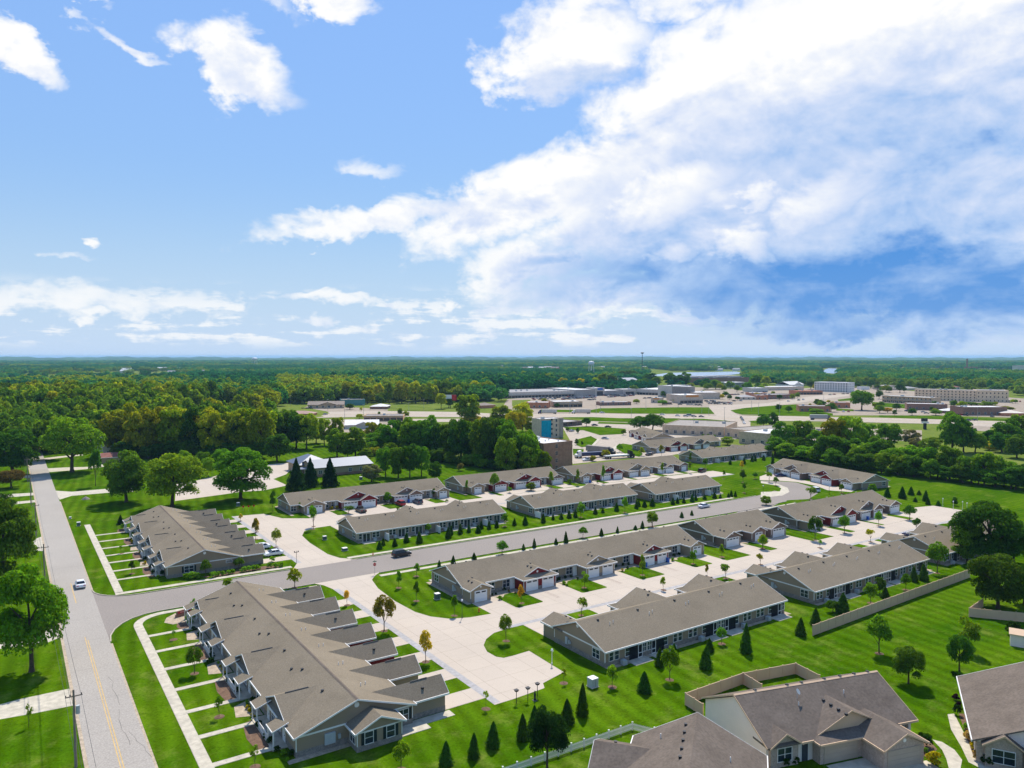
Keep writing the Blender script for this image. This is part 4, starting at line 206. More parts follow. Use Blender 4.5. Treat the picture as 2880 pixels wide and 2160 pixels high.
 'lot_cars': [(510.16, 714.8, 90.8, 4), (516.45, 715.24, 91.8, 0), (521.17, 714.4, 88.3, 5), (523.92, 715.44, 91.3, 2), (528.03, 714.62, 87.9, 1), (535.47, 715.66, 93.0, 3), (541.94, 714.93, 91.3, 5), (546.2, 715.74, 90.3, 1), (549.29, 715.45, 91.1, 5), (531.48, 685.67, 99.1, 4), (534.46, 687.1, 102.5, 1), (541.7, 688.69, 102.2, 5), (544.32, 688.58, 98.7, 6), (547.09, 689.7, 103.2, 6), (550.52, 689.47, 104.1, 2), (553.13, 691.22, 98.8, 1), (557.09, 691.37, 103.3, 5), (559.88, 692.47, 101.6, 1), (562.98, 693.19, 99.8, 5), (566.66, 693.63, 99.7, 1), (569.66, 693.36, 101.5, 5), (575.46, 694.8, 101.3, 2), (578.46, 696.09, 103.1, 0), (582.54, 695.95, 99.7, 1), (584.98, 697.46, 99.4, 5), (551.56, 710.22, 95.9, 6), (561.19, 710.5, 98.2, 5), (567.66, 711.34, 93.9, 1), (573.4, 712.87, 97.9, 6), (576.7, 713.26, 96.6, 2), (582.32, 713.85, 96.8, 2), (585.75, 714.02, 95.3, 5), (588.93, 714.45, 96.1, 0), (592.54, 714.92, 97.6, 6), (598.63, 715.61, 96.3, 5), (602.01, 715.06, 95.8, 1), (604.71, 715.97, 96.4, 5), (569.05, 723.04, 97.0, 4), (573.54, 723.46, 95.1, 5), (576.96, 723.09, 91.3, 5), (579.84, 723.46, 91.3, 5), (587.5, 724.03, 96.7, 6), (590.49, 725.08, 91.8, 2), (594.93, 725.03, 93.4, 6), (598.61, 724.56, 93.7, 5), (605.4, 725.59, 96.3, 4), (608.54, 726.02, 95.6, 6), (624.06, 717.5, 93.7, 3), (627.34, 717.86, 95.5, 0), (633.53, 718.07, 92.5, 5), (637.18, 718.99, 94.0, 1), (639.41, 719.11, 92.9, 5), (643.06, 718.94, 96.6, 5), (645.85, 719.05, 91.0, 1), (649.09, 719.45, 91.5, 6), (653.53, 719.37, 96.2, 6), (656.01, 720.4, 93.4, 1), (659.48, 720.38, 93.8, 6), (662.56, 720.63, 95.6, 5), (623.78, 699.58, 97.5, 1), (628.35, 700.02, 93.0, 5), (632.84, 700.3, 98.6, 5), (636.62, 701.11, 96.1, 0), (640.79, 701.11, 97.8, 3), (644.75, 700.84, 97.8, 6), (649.89, 702.39, 98.6, 4), (653.3, 702.84, 96.8, 4), (657.49, 703.03, 98.2, 3), (549.3, 659.94, 110.3, 1), (552.44, 660.83, 107.7, 6), (556.22, 662.75, 110.8, 1), (560.7, 664.06, 107.2, 5), (624.77, 648.25, 99.1, 1), (631.07, 648.45, 101.2, 3), (636.36, 650.44, 101.9, 5), (610.26, 595.46, 117.5, 5), (616.59, 597.46, 119.4, 1), (622.21, 600.47, 116.2, 1), (628.19, 603.33, 116.8, 4), (633.35, 606.69, 115.6, 1), (638.67, 609.25, 119.2, 2), (645.09, 622.97, 53.1, 5), (647.01, 621.12, 53.5, 2), (648.37, 620.65, 53.8, 2), (651.02, 618.43, 57.3, 1), (652.41, 617.66, 57.4, 3), (654.38, 616.39, 54.8, 6), (641.68, 570.37, 55.3, 1), (643.66, 569.64, 53.1, 5), (647.07, 567.49, 58.8, 3), (649.03, 566.08, 57.6, 1), (650.91, 564.94, 57.5, 0), (612.65, 538.0, -69.9, 3), (614.24, 535.51, -69.7, 6), (614.96, 531.81, -70.8, 1), (616.77, 529.47, -70.4, 6), (618.54, 523.24, -68.8, 1), (621.32, 518.71, -65.4, 2), (749.86, 647.26, 89.7, 4), (758.98, 647.3, 88.8, 5), (762.48, 647.27, 88.1, 5), (766.98, 646.61, 85.8, 2), (770.92, 646.3, 87.7, 1), (775.79, 646.85, 86.2, 4), (779.66, 646.93, 86.2, 3), (783.92, 646.75, 87.8, 3), (788.98, 646.31, 87.3, 1), (825.87, 669.33, 90.9, 1), (835.16, 669.36, 93.1, 0), (844.41, 669.44, 89.2, 0), (852.93, 670.39, 94.5, 0), (857.71, 669.43, 91.3, 5), (863.37, 669.87, 90.3, 5), (871.68, 670.25, 91.2, 3), (877.18, 670.72, 94.6, 5), (668.73, 553.33, 83.4, 1), (678.92, 552.5, 84.8, 2), (573.95, 543.78, -59.2, 1), (578.01, 536.02, -60.8, 2), (579.8, 532.57, -60.7, 6), (582.03, 528.8, -63.9, 5), (583.25, 525.36, -60.5, 1), (463.28, 441.34, -57.8, 0), (466.15, 435.06, -63.2, 2), (470.11, 429.77, -59.4, 5), (472.73, 424.15, -61.0, 3), (461.63, 457.4, -62.5, 0), (491.1, 398.89, -138.1, 1), (481.53, 390.25, -137.3, 5), (472.03, 381.61, -135.9, 5), (462.26, 373.15, -137.7, 6), (452.6, 364.67, -136.8, 0), (433.97, 503.45, -4.9, 0), (675.74, 349.0, -51.1, 6), (664.76, 340.72, -53.1, 6), (668.0, 314.63, -92.2, 1), (667.73, 312.19, -90.2, 4), (667.71, 309.58, -87.7, 1), (714.34, 516.19, 14.8, 0), (742.66, 522.93, 11.0, 1), (756.87, 527.13, 16.3, 0), (882.44, 575.32, 90.8, 6), (892.73, 576.15, 93.3, 4), (914.54, 577.09, 92.9, 1), (924.65, 577.54, 91.7, 5), (677.06, 364.51, -13.1, 3), (675.62, 361.31, -12.3, 5), (918.18, 380.84, 18.6, 1), (921.25, 371.32, 23.1, 4), (623.59, 393.16, 41.9, 0), (626.62, 390.14, 38.7, 4), (616.8, 283.97, -10.6, 3), (623.91, 282.58, -11.7, 5), (671.37, 290.76, 5.0, 5), (230.15, 697.43, 108.7, 1), (234.61, 698.61, 109.1, 1), (238.69, 699.77, 113.6, 1), (224.63, 620.37, 30.1, 2), (405.28, 292.83, 77.8, 1), (408.85, 291.53, 76.9, 2), (420.57, 289.57, 72.7, 1), (423.62, 288.63, 77.4, 2), (426.04, 288.1, 76.6, 1), (429.03, 286.82, 74.7, 6), (434.79, 285.75, 76.8, 2), (438.02, 284.41, 78.3, 5), (443.91, 282.81, 75.4, 1), (420.61, 308.85, 74.0, 4), (423.45, 307.57, 75.9, 0), (426.64, 307.15, 76.5, 6), (429.65, 306.01, 73.4, 5), (431.89, 305.35, 73.0, 4), (437.8, 304.27, 75.6, 5), (440.71, 303.91, 72.5, 3), (443.28, 302.06, 74.9, 1), (449.27, 301.33, 77.0, 6), (451.98, 299.74, 73.9, 1), (412.85, 257.27, 80.1, 0), (416.36, 256.12, 85.0, 6), (418.58, 256.14, 82.9, 2), (421.19, 255.27, 82.6, 1), (424.57, 255.11, 81.0, 2), (546.61, 360.51, -56.1, 2), (542.25, 699.43, 100.4, 0), (547.4, 700.26, 96.1, 5), (550.95, 699.97, 100.7, 1), (553.57, 700.4, 97.0, 5), (555.91, 701.29, 100.2, 5), (559.77, 702.27, 100.3, 5), (562.02, 702.59, 98.6, 3), (565.65, 702.93, 99.6, 3), (571.04, 703.73, 96.5, 2), (573.98, 704.32, 98.4, 0), (579.86, 704.54, 99.0, 6), (582.39, 704.83, 98.0, 2), (585.43, 705.3, 99.9, 3), (591.86, 706.28, 98.8, 0), (595.31, 707.02, 98.1, 1), (598.21, 707.33, 97.3, 0), (558.81, 693.07, 93.5, 3), (561.32, 693.2, 94.0, 1), (565.05, 693.67, 95.6, 6), (567.49, 693.32, 95.5, 4), (569.14, 694.62, 94.8, 5), (571.74, 694.17, 97.3, 5), (574.42, 695.0, 93.3, 1), (577.47, 694.91, 94.6, 5), (582.65, 695.31, 93.7, 5), (585.28, 695.96, 93.6, 2), (587.74, 696.03, 93.9, 4), (629.37, 728.11, 83.3, 4), (631.99, 727.74, 79.1, 1), (634.91, 726.51, 82.7, 3), (640.45, 725.97, 80.3, 4), (645.49, 724.69, 82.6, 5), (647.8, 725.01, 78.1, 5), (650.27, 724.51, 79.7, 0), (653.68, 723.45, 81.8, 2), (656.41, 723.54, 81.5, 2), (658.62, 723.44, 78.6, 4), (661.35, 722.72, 81.2, 2), (663.89, 722.58, 82.8, 4), (666.61, 722.13, 79.8, 1), (669.91, 721.59, 81.8, 0), (672.65, 720.79, 81.7, 1), (678.11, 719.84, 83.0, 6), (680.76, 719.48, 79.0, 1), (606.44, 691.89, 95.1, 6), (609.57, 691.88, 90.1, 3), (612.78, 691.91, 95.1, 6), (616.45, 692.69, 90.0, 4), (630.34, 692.64, 93.6, 5), (634.47, 693.75, 89.6, 3), (500.55, 699.19, 89.3, 4), (507.56, 698.48, 90.1, 1), (515.03, 698.76, 88.2, 6), (519.09, 698.41, 89.5, 6), (526.5, 698.91, 90.1, 0), (530.31, 699.3, 87.5, 1), (600.49, 576.41, 116.5, 1), (606.07, 579.09, 117.5, 6), (611.4, 582.2, 115.4, 2), (617.29, 584.51, 113.7, 2), (628.49, 554.24, -60.5, 2), (631.01, 549.01, -59.8, 1), (631.88, 547.44, -60.0, 1), (633.64, 544.32, -63.9, 1), (634.01, 542.37, -62.2, 3), (635.45, 540.17, -61.4, 5), (636.76, 537.65, -63.3, 6), (638.11, 535.34, -60.6, 4), (639.45, 533.02, -62.9, 2), (790.51, 629.24, 84.0, 0), (793.89, 629.05, 85.8, 0), (802.14, 627.97, 87.2, 3), (806.57, 627.62, 81.2, 5), (810.58, 627.23, 86.4, 5), (818.74, 625.89, 87.2, 6)],
 'masts': [(415.11, 551.82), (406.92, 515.2), (426.15, 502.28), (452.26, 526.85), (497.56, 514.54), (534.35, 508.76), (391.99, 421.07), (492.89, 434.14), (458.77, 388.47), (378.1, 345.81), (367.33, 310.01), (438.63, 554.14), (507.99, 455.37), (567.71, 449.27), (527.95, 410.59), (219.07, 562.26), (240.33, 574.87), (317.18, 617.62), (281.6, 576.13), (235.61, 750.03), (243.75, 666.96), (714.14, 472.94), (792.46, 469.36), (621.12, 279.38), (759.17, 398.21), (542.78, 400.62)]}
# ------------------------------------------------------------------ materials
MATS = {}
def mat(name, col, rough=.85, var=.14, scale=.6, bump=0, lines=0, spec=.2, fine=0, metallic=0, trans=0, stain=0, joints=0, stain_k=.28):
    m = bpy.data.materials.new(name); m.use_nodes = True; nt = m.node_tree; N = nt.nodes; L = nt.links
    b = N['Principled BSDF']; b.inputs['Roughness'].default_value = rough; b.inputs['Specular IOR Level'].default_value = spec; b.inputs['Metallic'].default_value = metallic
    g = N.new('ShaderNodeNewGeometry')
    n = N.new('ShaderNodeTexNoise'); n.inputs['Scale'].default_value = scale; n.inputs['Detail'].default_value = 5; n.inputs['Roughness'].default_value = .6; L.new(g.outputs['Position'], n.inputs['Vector'])
    mx = N.new('ShaderNodeMix'); mx.data_type = 'RGBA'
    mr = N.new('ShaderNodeMapRange'); mr.inputs[1].default_value = .3; mr.inputs[2].default_value = .7; L.new(n.outputs[0], mr.inputs[0]); L.new(mr.outputs[0], mx.inputs[0])
    mx.inputs[6].default_value = tuple(c*(1-var) for c in col)+(1,); mx.inputs[7].default_value = tuple(min(.95, c*(1+var)) for c in col)+(1,)
    src = mx.outputs[2]
    if fine:
        n2 = N.new('ShaderNodeTexNoise'); n2.inputs['Scale'].default_value = fine; n2.inputs['Detail'].default_value = 3; L.new(g.outputs['Position'], n2.inputs['Vector'])
        m2 = N.new('ShaderNodeMix'); m2.data_type = 'RGBA'; m2.blend_type = 'MULTIPLY'; m2.inputs[0].default_value = .8
        r2 = N.new('ShaderNodeMapRange'); r2.inputs[1].default_value = .25; r2.inputs[2].default_value = .75; r2.inputs[3].default_value = .72; r2.inputs[4].default_value = 1.22; L.new(n2.outputs[0], r2.inputs[0])
        L.new(src, m2.inputs[6]); L.new(r2.outputs[0], m2.inputs[7]); src = m2.outputs[2]
    if stain:        # worn streaks and patches with shapes of their own
        n3 = N.new('ShaderNodeTexNoise'); n3.inputs['Scale'].default_value = stain; n3.inputs['Detail'].default_value = 8; n3.inputs['Roughness'].default_value = .7; L.new(g.outputs['Position'], n3.inputs['Vector'])
        r3 = N.new('ShaderNodeMapRange'); r3.inputs[1].default_value = .52; r3.inputs[2].default_value = .72; r3.inputs[4].default_value = stain_k; L.new(n3.outputs[0], r3.inputs[0])
        m3 = N.new('ShaderNodeMix'); m3.data_type = 'RGBA'; L.new(r3.outputs[0], m3.inputs[0]); L.new(src, m3.inputs[6]); m3.inputs[7].default_value = tuple(c*.45 for c in col)+(1,); src = m3.outputs[2]
    if joints:       # saw-cut joints of a poured slab
        bk = N.new('ShaderNodeTexBrick'); bk.offset = 0; bk.inputs['Scale'].default_value = 1; bk.inputs['Brick Width'].default_value = joints; bk.inputs['Row Height'].default_value = joints; bk.inputs['Mortar Size'].default_value = .035; bk.inputs['Color1'].default_value = (1, 1, 1, 1); bk.inputs['Color2'].default_value = (.95, .95, .96, 1); bk.inputs['Mortar'].default_value = (.62, .6, .58, 1); L.new(g.outputs['Position'], bk.inputs['Vector'])
        m4 = N.new('ShaderNodeMix'); m4.data_type = 'RGBA'; m4.blend_type = 'MULTIPLY'; m4.inputs[0].default_value = .8; L.new(src, m4.inputs[6]); L.new(bk.outputs[0], m4.inputs[7]); src = m4.outputs[2]
    L.new(src, b.inputs['Base Color'])
    if bump or lines:
        bp = N.new('ShaderNodeBump'); bp.inputs['Strength'].default_value = bump or .5; bp.inputs['Distance'].default_value = .03
        if lines:
            w = N.new('ShaderNodeTexWave'); w.bands_direction = 'Z'; w.wave_profile = 'SAW'; w.inputs['Scale'].default_value = lines; L.new(g.outputs['Position'], w.inputs['Vector']); L.new(w.outputs['Fac'], bp.inputs['Height'])
        else:
            n4 = N.new('ShaderNodeTexNoise'); n4.inputs['Scale'].default_value = 6; L.new(g.outputs['Position'], n4.inputs['Vector']); L.new(n4.outputs[0], bp.inputs['Height'])
        L.new(bp.outputs[0], b.inputs['Normal'])
    MATS[name] = m
    return m
def grass_mat(name, a, b_, c, stripe=.0, dry=.25):
    m = bpy.data.materials.new(name); m.use_nodes = True; nt = m.node_tree; N = nt.nodes; L = nt.links
    bs = N['Principled BSDF']; bs.inputs['Roughness'].default_value = .95; bs.inputs['Specular IOR Level'].default_value = 0
    g = N.new('ShaderNodeNewGeometry')
    def noise(s, d=5, r=.6):
        n = N.new('ShaderNodeTexNoise'); n.inputs['Scale'].default_value = s; n.inputs['Detail'].default_value = d; n.inputs['Roughness'].default_value = r; L.new(g.outputs['Position'], n.inputs['Vector']); return n.outputs[0]
    def rng(x, lo, hi, o0=0, o1=1):
        n = N.new('ShaderNodeMapRange'); L.new(x, n.inputs[0]); n.inputs[1].default_value = lo; n.inputs[2].default_value = hi; n.inputs[3].default_value = o0; n.inputs[4].default_value = o1; return n.outputs[0]
    def mix(f, x, y, bt='MIX'):
        n = N.new('ShaderNodeMix'); n.data_type = 'RGBA'; n.blend_type = bt
        if isinstance(f, float): n.inputs[0].default_value = f
        else: L.new(f, n.inputs[0])
        for s, v in ((n.inputs[6], x), (n.inputs[7], y)):
            if isinstance(v, tuple): s.default_value = v+(1,)
            else: L.new(v, s)
        return n.outputs[2]
    col = mix(rng(noise(.05, 6, .65), .34, .66), a, b_)
    col = mix(rng(noise(.16, 9, .75), .52, .74, 0, dry), col, c)
    col = mix(rng(noise(.6, 6, .7), .30, .46, .55, 0), col, tuple(q*.55 for q in a))
    fine = rng(noise(2.4, 6, .8), .25, .75, .55, 1.45)
    col = mix(1.0, col, fine, 'MULTIPLY')
    if stripe:
        rot = N.new('ShaderNodeMapping'); rot.inputs['Rotation'].default_value = (0, 0, R(8)); L.new(g.outputs['Position'], rot.inputs['Vector'])
        w = N.new('ShaderNodeTexWave'); w.bands_direction = 'X'; w.inputs['Scale'].default_value = .105; w.inputs['Distortion'].default_value = 3.5; w.inputs['Detail'].default_value = 3; w.inputs['Detail Scale'].default_value = .5; L.new(rot.outputs[0], w.inputs['Vector'])
        col = mix(1.0, col, rng(w.outputs['Fac'], 0, 1, 1-stripe, 1+stripe), 'MULTIPLY')
    L.new(col, bs.inputs['Base Color'])
    bp = N.new('ShaderNodeBump'); bp.inputs['Strength'].default_value = .5; bp.inputs['Distance'].default_value = .05; L.new(noise(5, 4), bp.inputs['Height']); L.new(bp.outputs[0], bs.inputs['Normal'])
    MATS[name] = m
def leaf_mat(name, instancer=False):
    m = bpy.data.materials.new(name); m.use_nodes = True; nt = m.node_tree; N = nt.nodes; L = nt.links; N.clear()
    out = N.new('ShaderNodeOutputMaterial'); d = N.new('ShaderNodeBsdfDiffuse'); t = N.new('ShaderNodeBsdfTranslucent'); gl = N.new('ShaderNodeBsdfGlossy'); gl.inputs['Roughness'].default_value = .45
    mx = N.new('ShaderNodeMixShader'); mx.inputs[0].default_value = .46; m2 = N.new('ShaderNodeMixShader'); m2.inputs[0].default_value = .0
    if instancer:
        at = N.new('ShaderNodeAttribute'); at.attribute_type = 'INSTANCER'; at.attribute_name = 'tint'; src = at.outputs['Color']
    else:
        oi = N.new('ShaderNodeObjectInfo'); src = oi.outputs['Color']
    va = N.new('ShaderNodeAttribute'); va.attribute_name = 'leafv'      # per-leaf variation: (brightness, hue shift)
    mul = N.new('ShaderNodeMix'); mul.data_type = 'RGBA'; mul.blend_type = 'MULTIPLY'; mul.inputs[0].default_value = 1; L.new(src, mul.inputs[6]); L.new(va.outputs['Color'], mul.inputs[7])
    tr = N.new('ShaderNodeMix'); tr.data_type = 'RGBA'; tr.blend_type = 'MULTIPLY'; tr.inputs[0].default_value = 1; L.new(mul.outputs[2], tr.inputs[6]); tr.inputs[7].default_value = (1.45, 1.5, .5, 1)
    L.new(mul.outputs[2], d.inputs['Color']); L.new(tr.outputs[2], t.inputs['Color']); gl.inputs['Color'].default_value = (.6, .65, .6, 1)
    L.new(d.outputs[0], mx.inputs[1]); L.new(t.outputs[0], mx.inputs[2]); L.new(mx.outputs[0], m2.inputs[1]); L.new(gl.outputs[0], m2.inputs[2]); L.new(m2.outputs[0], out.inputs['Surface'])
    MATS[name] = m
def glass_mat(name, col, rough=.12):
    m = mat(name, col, rough, .2, .3, spec=.6)
grass_mat('lawn', (.034, .092, .001), (.082, .150, .003), (.21, .215, .045), .16, .62)
grass_mat('field', (.10, .15, .022), (.17, .20, .04), (.28, .25, .09), .0, .5)
mat('roof', (.228, .186, .132), .95, .09, .10, .3, fine=5.5, spec=.0, lines=2.2, stain=.22)
mat('roof_house', (.165, .132, .105), .95, .14, .35, .3, fine=3.2, spec=.0, stain=.4)
mat('roof_blue', (.115, .135, .18), .5, .06, .3, spec=.4)
mat('taupe', (.31, .232, .155), .8, .05, .3, .35, lines=.75); mat('taupe_dark', (.19, .142, .10), .8, .05, .3, .35, lines=.75)
mat('tan', (.36, .275, .175), .8, .05, .3, .35, lines=.75); mat('red', (.20, .022, .022), .75, .08, .5, .35, lines=.75)
mat('brown_siding', (.22, .15, .115), .8, .06, .4, .35, lines=.75)
mat('stone', (.25, .215, .18), .9, .25, 2.2, .5, fine=6); mat('white', (.78, .74, .68), .5, .04, .5); mat('cream', (.60, .56, .47), .8, .06, .3, fine=2)
mat('shutter', (.018, .03, .03), .6); mat('door_white', (.78, .77, .73), .55, .03, .6); mat('door_tan', (.42, .335, .25), .6, .05, .5); mat('door_dark', (.05, .06, .07), .5)
glass_mat('glass', (.02, .03, .045)); mat('screen_dark', (.008, .011, .018), .5, .3, 1.5); mat('metal_grey', (.35, .35, .36), .45, .08, 1, metallic=.5); mat('dark_metal', (.03, .03, .033), .5)
mat('concrete', (.50, .415, .325), .9, .045, .05, joints=4.6, stain=.45, stain_k=.13); mat('concrete_old', (.50, .44, .335), .92, .08, .2, fine=1.1); mat('gutter', (.37, .345, .325), .9, .05, .3, fine=1.5)
mat('asphalt', (.265, .225, .19), .92, .06, .05, fine=4); mat('road', (.36, .318, .268), .93, .06, .06, fine=4); mat('kerb', (.50, .42, .32), .9, .1, .4)
mat('paint_yellow', (.55, .36, .13), .8, .2, 1.2); mat('paint_white', (.75, .74, .70), .8, .15, 1.5); mat('paver', (.42, .34, .27), .9, .15, 2)
mat('mulch', (.16, .095, .06), 1, .3, 1.5, fine=5); mat('gravel_bed', (.42, .33, .23), 1, .25, 1.2, fine=4); mat('crack', (.20, .175, .15), 1)
mat('town_pave', (.325, .258, .19), .95, .12, .03, fine=.35, stain=.03); mat('highway', (.42, .345, .265), .95, .06, .05, fine=.5)
mat('bark', (.085, .062, .045), 1, .3, 2, fine=6); mat('wood_pole', (.24, .19, .15), .95, .2, 2)
mat('vinyl_tan', (.62, .42, .26), .6, .05, .6); mat('brick_pale', (.43, .33, .26), .9, .16, 3.0, .4, fine=7); mat('vinyl_pale', (.84, .70, .60), .7, .04, .4, .3, lines=.75)
for n_, c_ in dict(grey=(.44, .42, .39), grey2=(.30, .29, .28), greyd=(.22, .21, .20), beige=(.46, .40, .33), brick=(.38, .17, .10), brickd=(.21, .13, .10), metal=(.36, .37, .38), tanpink=(.62, .46, .33), warm=(.42, .34, .25), tanor=(.50, .33, .18), teal=(.08, .20, .22), brown=(.16, .10, .075), tancom=(.40, .32, .23), hotelbrown=(.225, .145, .10), tealpanel=(.0, .27, .42), hotelgrey=(.42, .355, .29)).items(): mat('wall_'+n_, tuple(min(.8, q*k) for q, k in zip(c_, (1.4, 1.28, 1.15))), .85, .06, .15, fine=.8)
for n_, c_ in dict(whiteroof=(.66, .63, .60), tarroof=(.32, .30, .29), tarroof2=(.30, .26, .22), creamroof=(.66, .58, .48), orange=(.52, .22, .13), redroof=(.26, .10, .075), brownroof=(.24, .19, .15), pinkroof=(.38, .24, .19), greyroof=(.40, .37, .35), metal=(.40, .40, .41)).items(): mat(n_, c_, .85, .07, .12, fine=.5, stain=.06)
mat('sign_blue', (.03, .12, .45), .5); mat('sign_orange', (.65, .25, .05), .5); mat('sign_red', (.55, .03, .03), .45); mat('sign_green', (.02, .16, .08), .5)
mat('blue_plastic', (.02, .10, .40), .5); mat('hydrant', (.55, .10, .03), .5); mat('box_green', (.10, .14, .12), .6); mat('transformer', (.42, .44, .43), .55, .05, 2)
mat('rubber', (.015, .015, .016), .8); mat('rim', (.45, .45, .46), .35, metallic=.7); glass_mat('car_glass', (.012, .015, .02), .08); mat('tail', (.45, .01, .01), .35); mat('lamp', (.8, .8, .78), .3)
CARC = [(.75, .75, .74), (.02, .02, .022), (.38, .39, .41), (.015, .03, .10), (.35, .02, .02), (.10, .10, .11), (.55, .50, .42)]
for i, c in enumerate(CARC): mat('car_%d' % i, c, .28, .03, 1, spec=.5)
mat('water', (.20, .27, .35), .25, .05, .01, spec=.5)
leaf_mat('leaves'); leaf_mat('leaves_wood', True)
TINT = dict(mid=(.135, .24, .016), dark=(.075, .155, .016), vdark=(.018, .05, .012), olive=(.27, .31, .014), yellow=(.38, .39, .018), bright=(.155, .285, .016), red=(.17, .14, .035), orange=(.52, .36, .03), autumn=(.26, .25, .03), grey=(.20, .22, .10), conifer=(.050, .118, .016), spruce=(.019, .056, .018),
            lime=(.19, .34, .022), dk=(.028, .066, .010), yel=(.44, .35, .012), flower=(.40, .27, .09), purple=(.035, .012, .03))
# ------------------------------------------------------------------ mesh building
class MB:
    def __init__(s): s.v = []; s.f = []; s.m = []
    def poly(s, pts, m=0):
        i = len(s.v); s.v += [tuple(p) for p in pts]; s.f.append(tuple(range(i, i+len(pts)))); s.m.append(m); return s
    def box(s, x0, y0, z0, x1, y1, z1, m=0):
        i = len(s.v); s.v += [(x, y, z) for z in (z0, z1) for x, y in ((x0, y0), (x1, y0), (x1, y1), (x0, y1))]
        for q in ((3, 2, 1, 0), (4, 5, 6, 7), (0, 1, 5, 4), (1, 2, 6, 5), (2, 3, 7, 6), (3, 0, 4, 7)): s.f.append(tuple(i+k for k in q)); s.m.append(m)
        return s
    def ext(s, pts, d, m=0):           # polygon swept along d, closed
        n = len(pts); i = len(s.v); s.v += [tuple(p) for p in pts]+[tuple(p[k]+d[k] for k in range(3)) for p in pts]
        s.f.append(tuple(i+k for k in range(n))); s.f.append(tuple(i+n+k for k in reversed(range(n)))); s.m += [m, m]
        for k in range(n):
            j = (k+1) % n; s.f.append((i+k, i+n+k, i+n+j, i+j)); s.m.append(m)
        return s
    def tube(s, path, rad, n=8, m=0, cap=True):
        rings = []
        for k, p in enumerate(path):
            p = Vector(p); a = Vector(path[max(0, k-1)]); b = Vector(path[min(len(path)-1, k+1)]); t = (b-a).normalized()
            u = t.orthogonal().normalized() if abs(t.z) < .95 else Vector((1, 0, 0)); u = (u-t*u.dot(t)).normalized(); w = t.cross(u); r = rad[k] if isinstance(rad, (list, tuple)) else rad
            i = len(s.v); s.v += [tuple(p+(u*math.cos(q*2*math.pi/n)+w*math.sin(q*2*math.pi/n))*r) for q in range(n)]; rings.append(i)
        for a, b in zip(rings, rings[1:]):
            for q in range(n): s.f.append((a+q, a+(q+1) % n, b+(q+1) % n, b+q)); s.m.append(m)
        if cap: s.f.append(tuple(rings[0]+q for q in reversed(range(n)))); s.f.append(tuple(rings[-1]+q for q in range(n))); s.m += [m, m]
        return s
    def mesh(s, name, mats, smooth=False):
        me = bpy.data.meshes.new(name); me.from_pydata(s.v, [], s.f)
        for x in (mats if isinstance(mats, (list, tuple)) else [mats]): me.materials.append(MATS[x])
        me.polygons.foreach_set('material_index', s.m)
        if smooth: me.polygons.foreach_set('use_smooth', [True]*len(s.f))
        me.update(); return me
    def build(s, name, mats, parent=None, loc=(0, 0, 0), rz=0, smooth=False): return place(s.mesh(name, mats, smooth), name, parent, loc, rz)
def place(me, name, parent=None, loc=(0, 0, 0), rz=0, scale=None):
    o = bpy.data.objects.new(name, me); COL.objects.link(o); o.location = loc; o.rotation_euler = (0, 0, rz)
    if scale: o.scale = scale
    if parent: o.parent = parent
    return o
def thing(name, label, cat, loc=(0, 0, 0), rz=0, group=None):
    o = bpy.data.objects.new(name, None); COL.objects.link(o); o.location = loc; o.rotation_euler = (0, 0, rz); o.empty_display_size = .5
    return tag(o, label, cat, group)
def tag(o, label, cat, group=None):
    o['label'] = label; o['category'] = cat
    if group: o['group'] = group
    return o
def struct(o, label=None):
    o['kind'] = 'structure'
    if label: o['label'] = label
    return o
def sheet(name, pts, z, m, label=None, thick=0):
    mb = MB()
    a = sum(p[0]*q[1]-q[0]*p[1] for p, q in zip(pts, pts[1:]+pts[:1]))
    if a < 0: pts = pts[::-1]
    if thick: mb.ext([(x, y, z) for x, y in pts][::-1], (0, 0, -thick)) ; mb.f = [tuple(reversed(f)) for f in mb.f]
    else: mb.poly([(x, y, z) for x, y in pts])
    return struct(mb.build(name, m), label)
def rect(x0, y0, x1, y1): return [(x0, y0), (x1, y0), (x1, y1), (x0, y1)]
def arc(cx, cy, r, a0, a1, n=8): return [(cx+r*math.cos(R(a0+(a1-a0)*k/n)), cy+r*math.sin(R(a0+(a1-a0)*k/n))) for k in range(n+1)]
def copy_tree(o, parent=None):
    c = o.copy(); COL.objects.link(c); c.parent = parent
    for ch in list(o.children): copy_tree(ch, c)
    return c
CACHE = {}
def cached(key, fn):
    if key not in CACHE: CACHE[key] = fn()
    return CACHE[key]
# ------------------------------------------------------------------ ground and paving
G = D['ground']
gb = MB(); NR = 48
rings = [0, 60, 150, 300, 600, 1200, 2500, 6000, 14000, 30000]
for a, b in zip(rings, rings[1:]):
    for k in range(NR):
        c0, s0, c1, s1 = math.cos(2*math.pi*k/NR), math.sin(2*math.pi*k/NR), math.cos(2*math.pi*(k+1)/NR), math.sin(2*math.pi*(k+1)/NR)
        if a: gb.poly([(a*c0, a*s0, 0), (b*c0, b*s0, 0), (b*c1, b*s1, 0), (a*c1, a*s1, 0)])
        else: gb.poly([(0, 0, 0), (b*c0, b*s0, 0), (b*c1, b*s1, 0)])
struct(gb.build('ground', 'field'))
sheet('lawn', [(-70, 20), (150, 20), (200, 20), (330, 120), (330, 250), (262, 250), (262, 262), (180, 262), (180, 330), (150, 420), (20, 520), (-70, 520)], .012, 'lawn')
ZP = .03
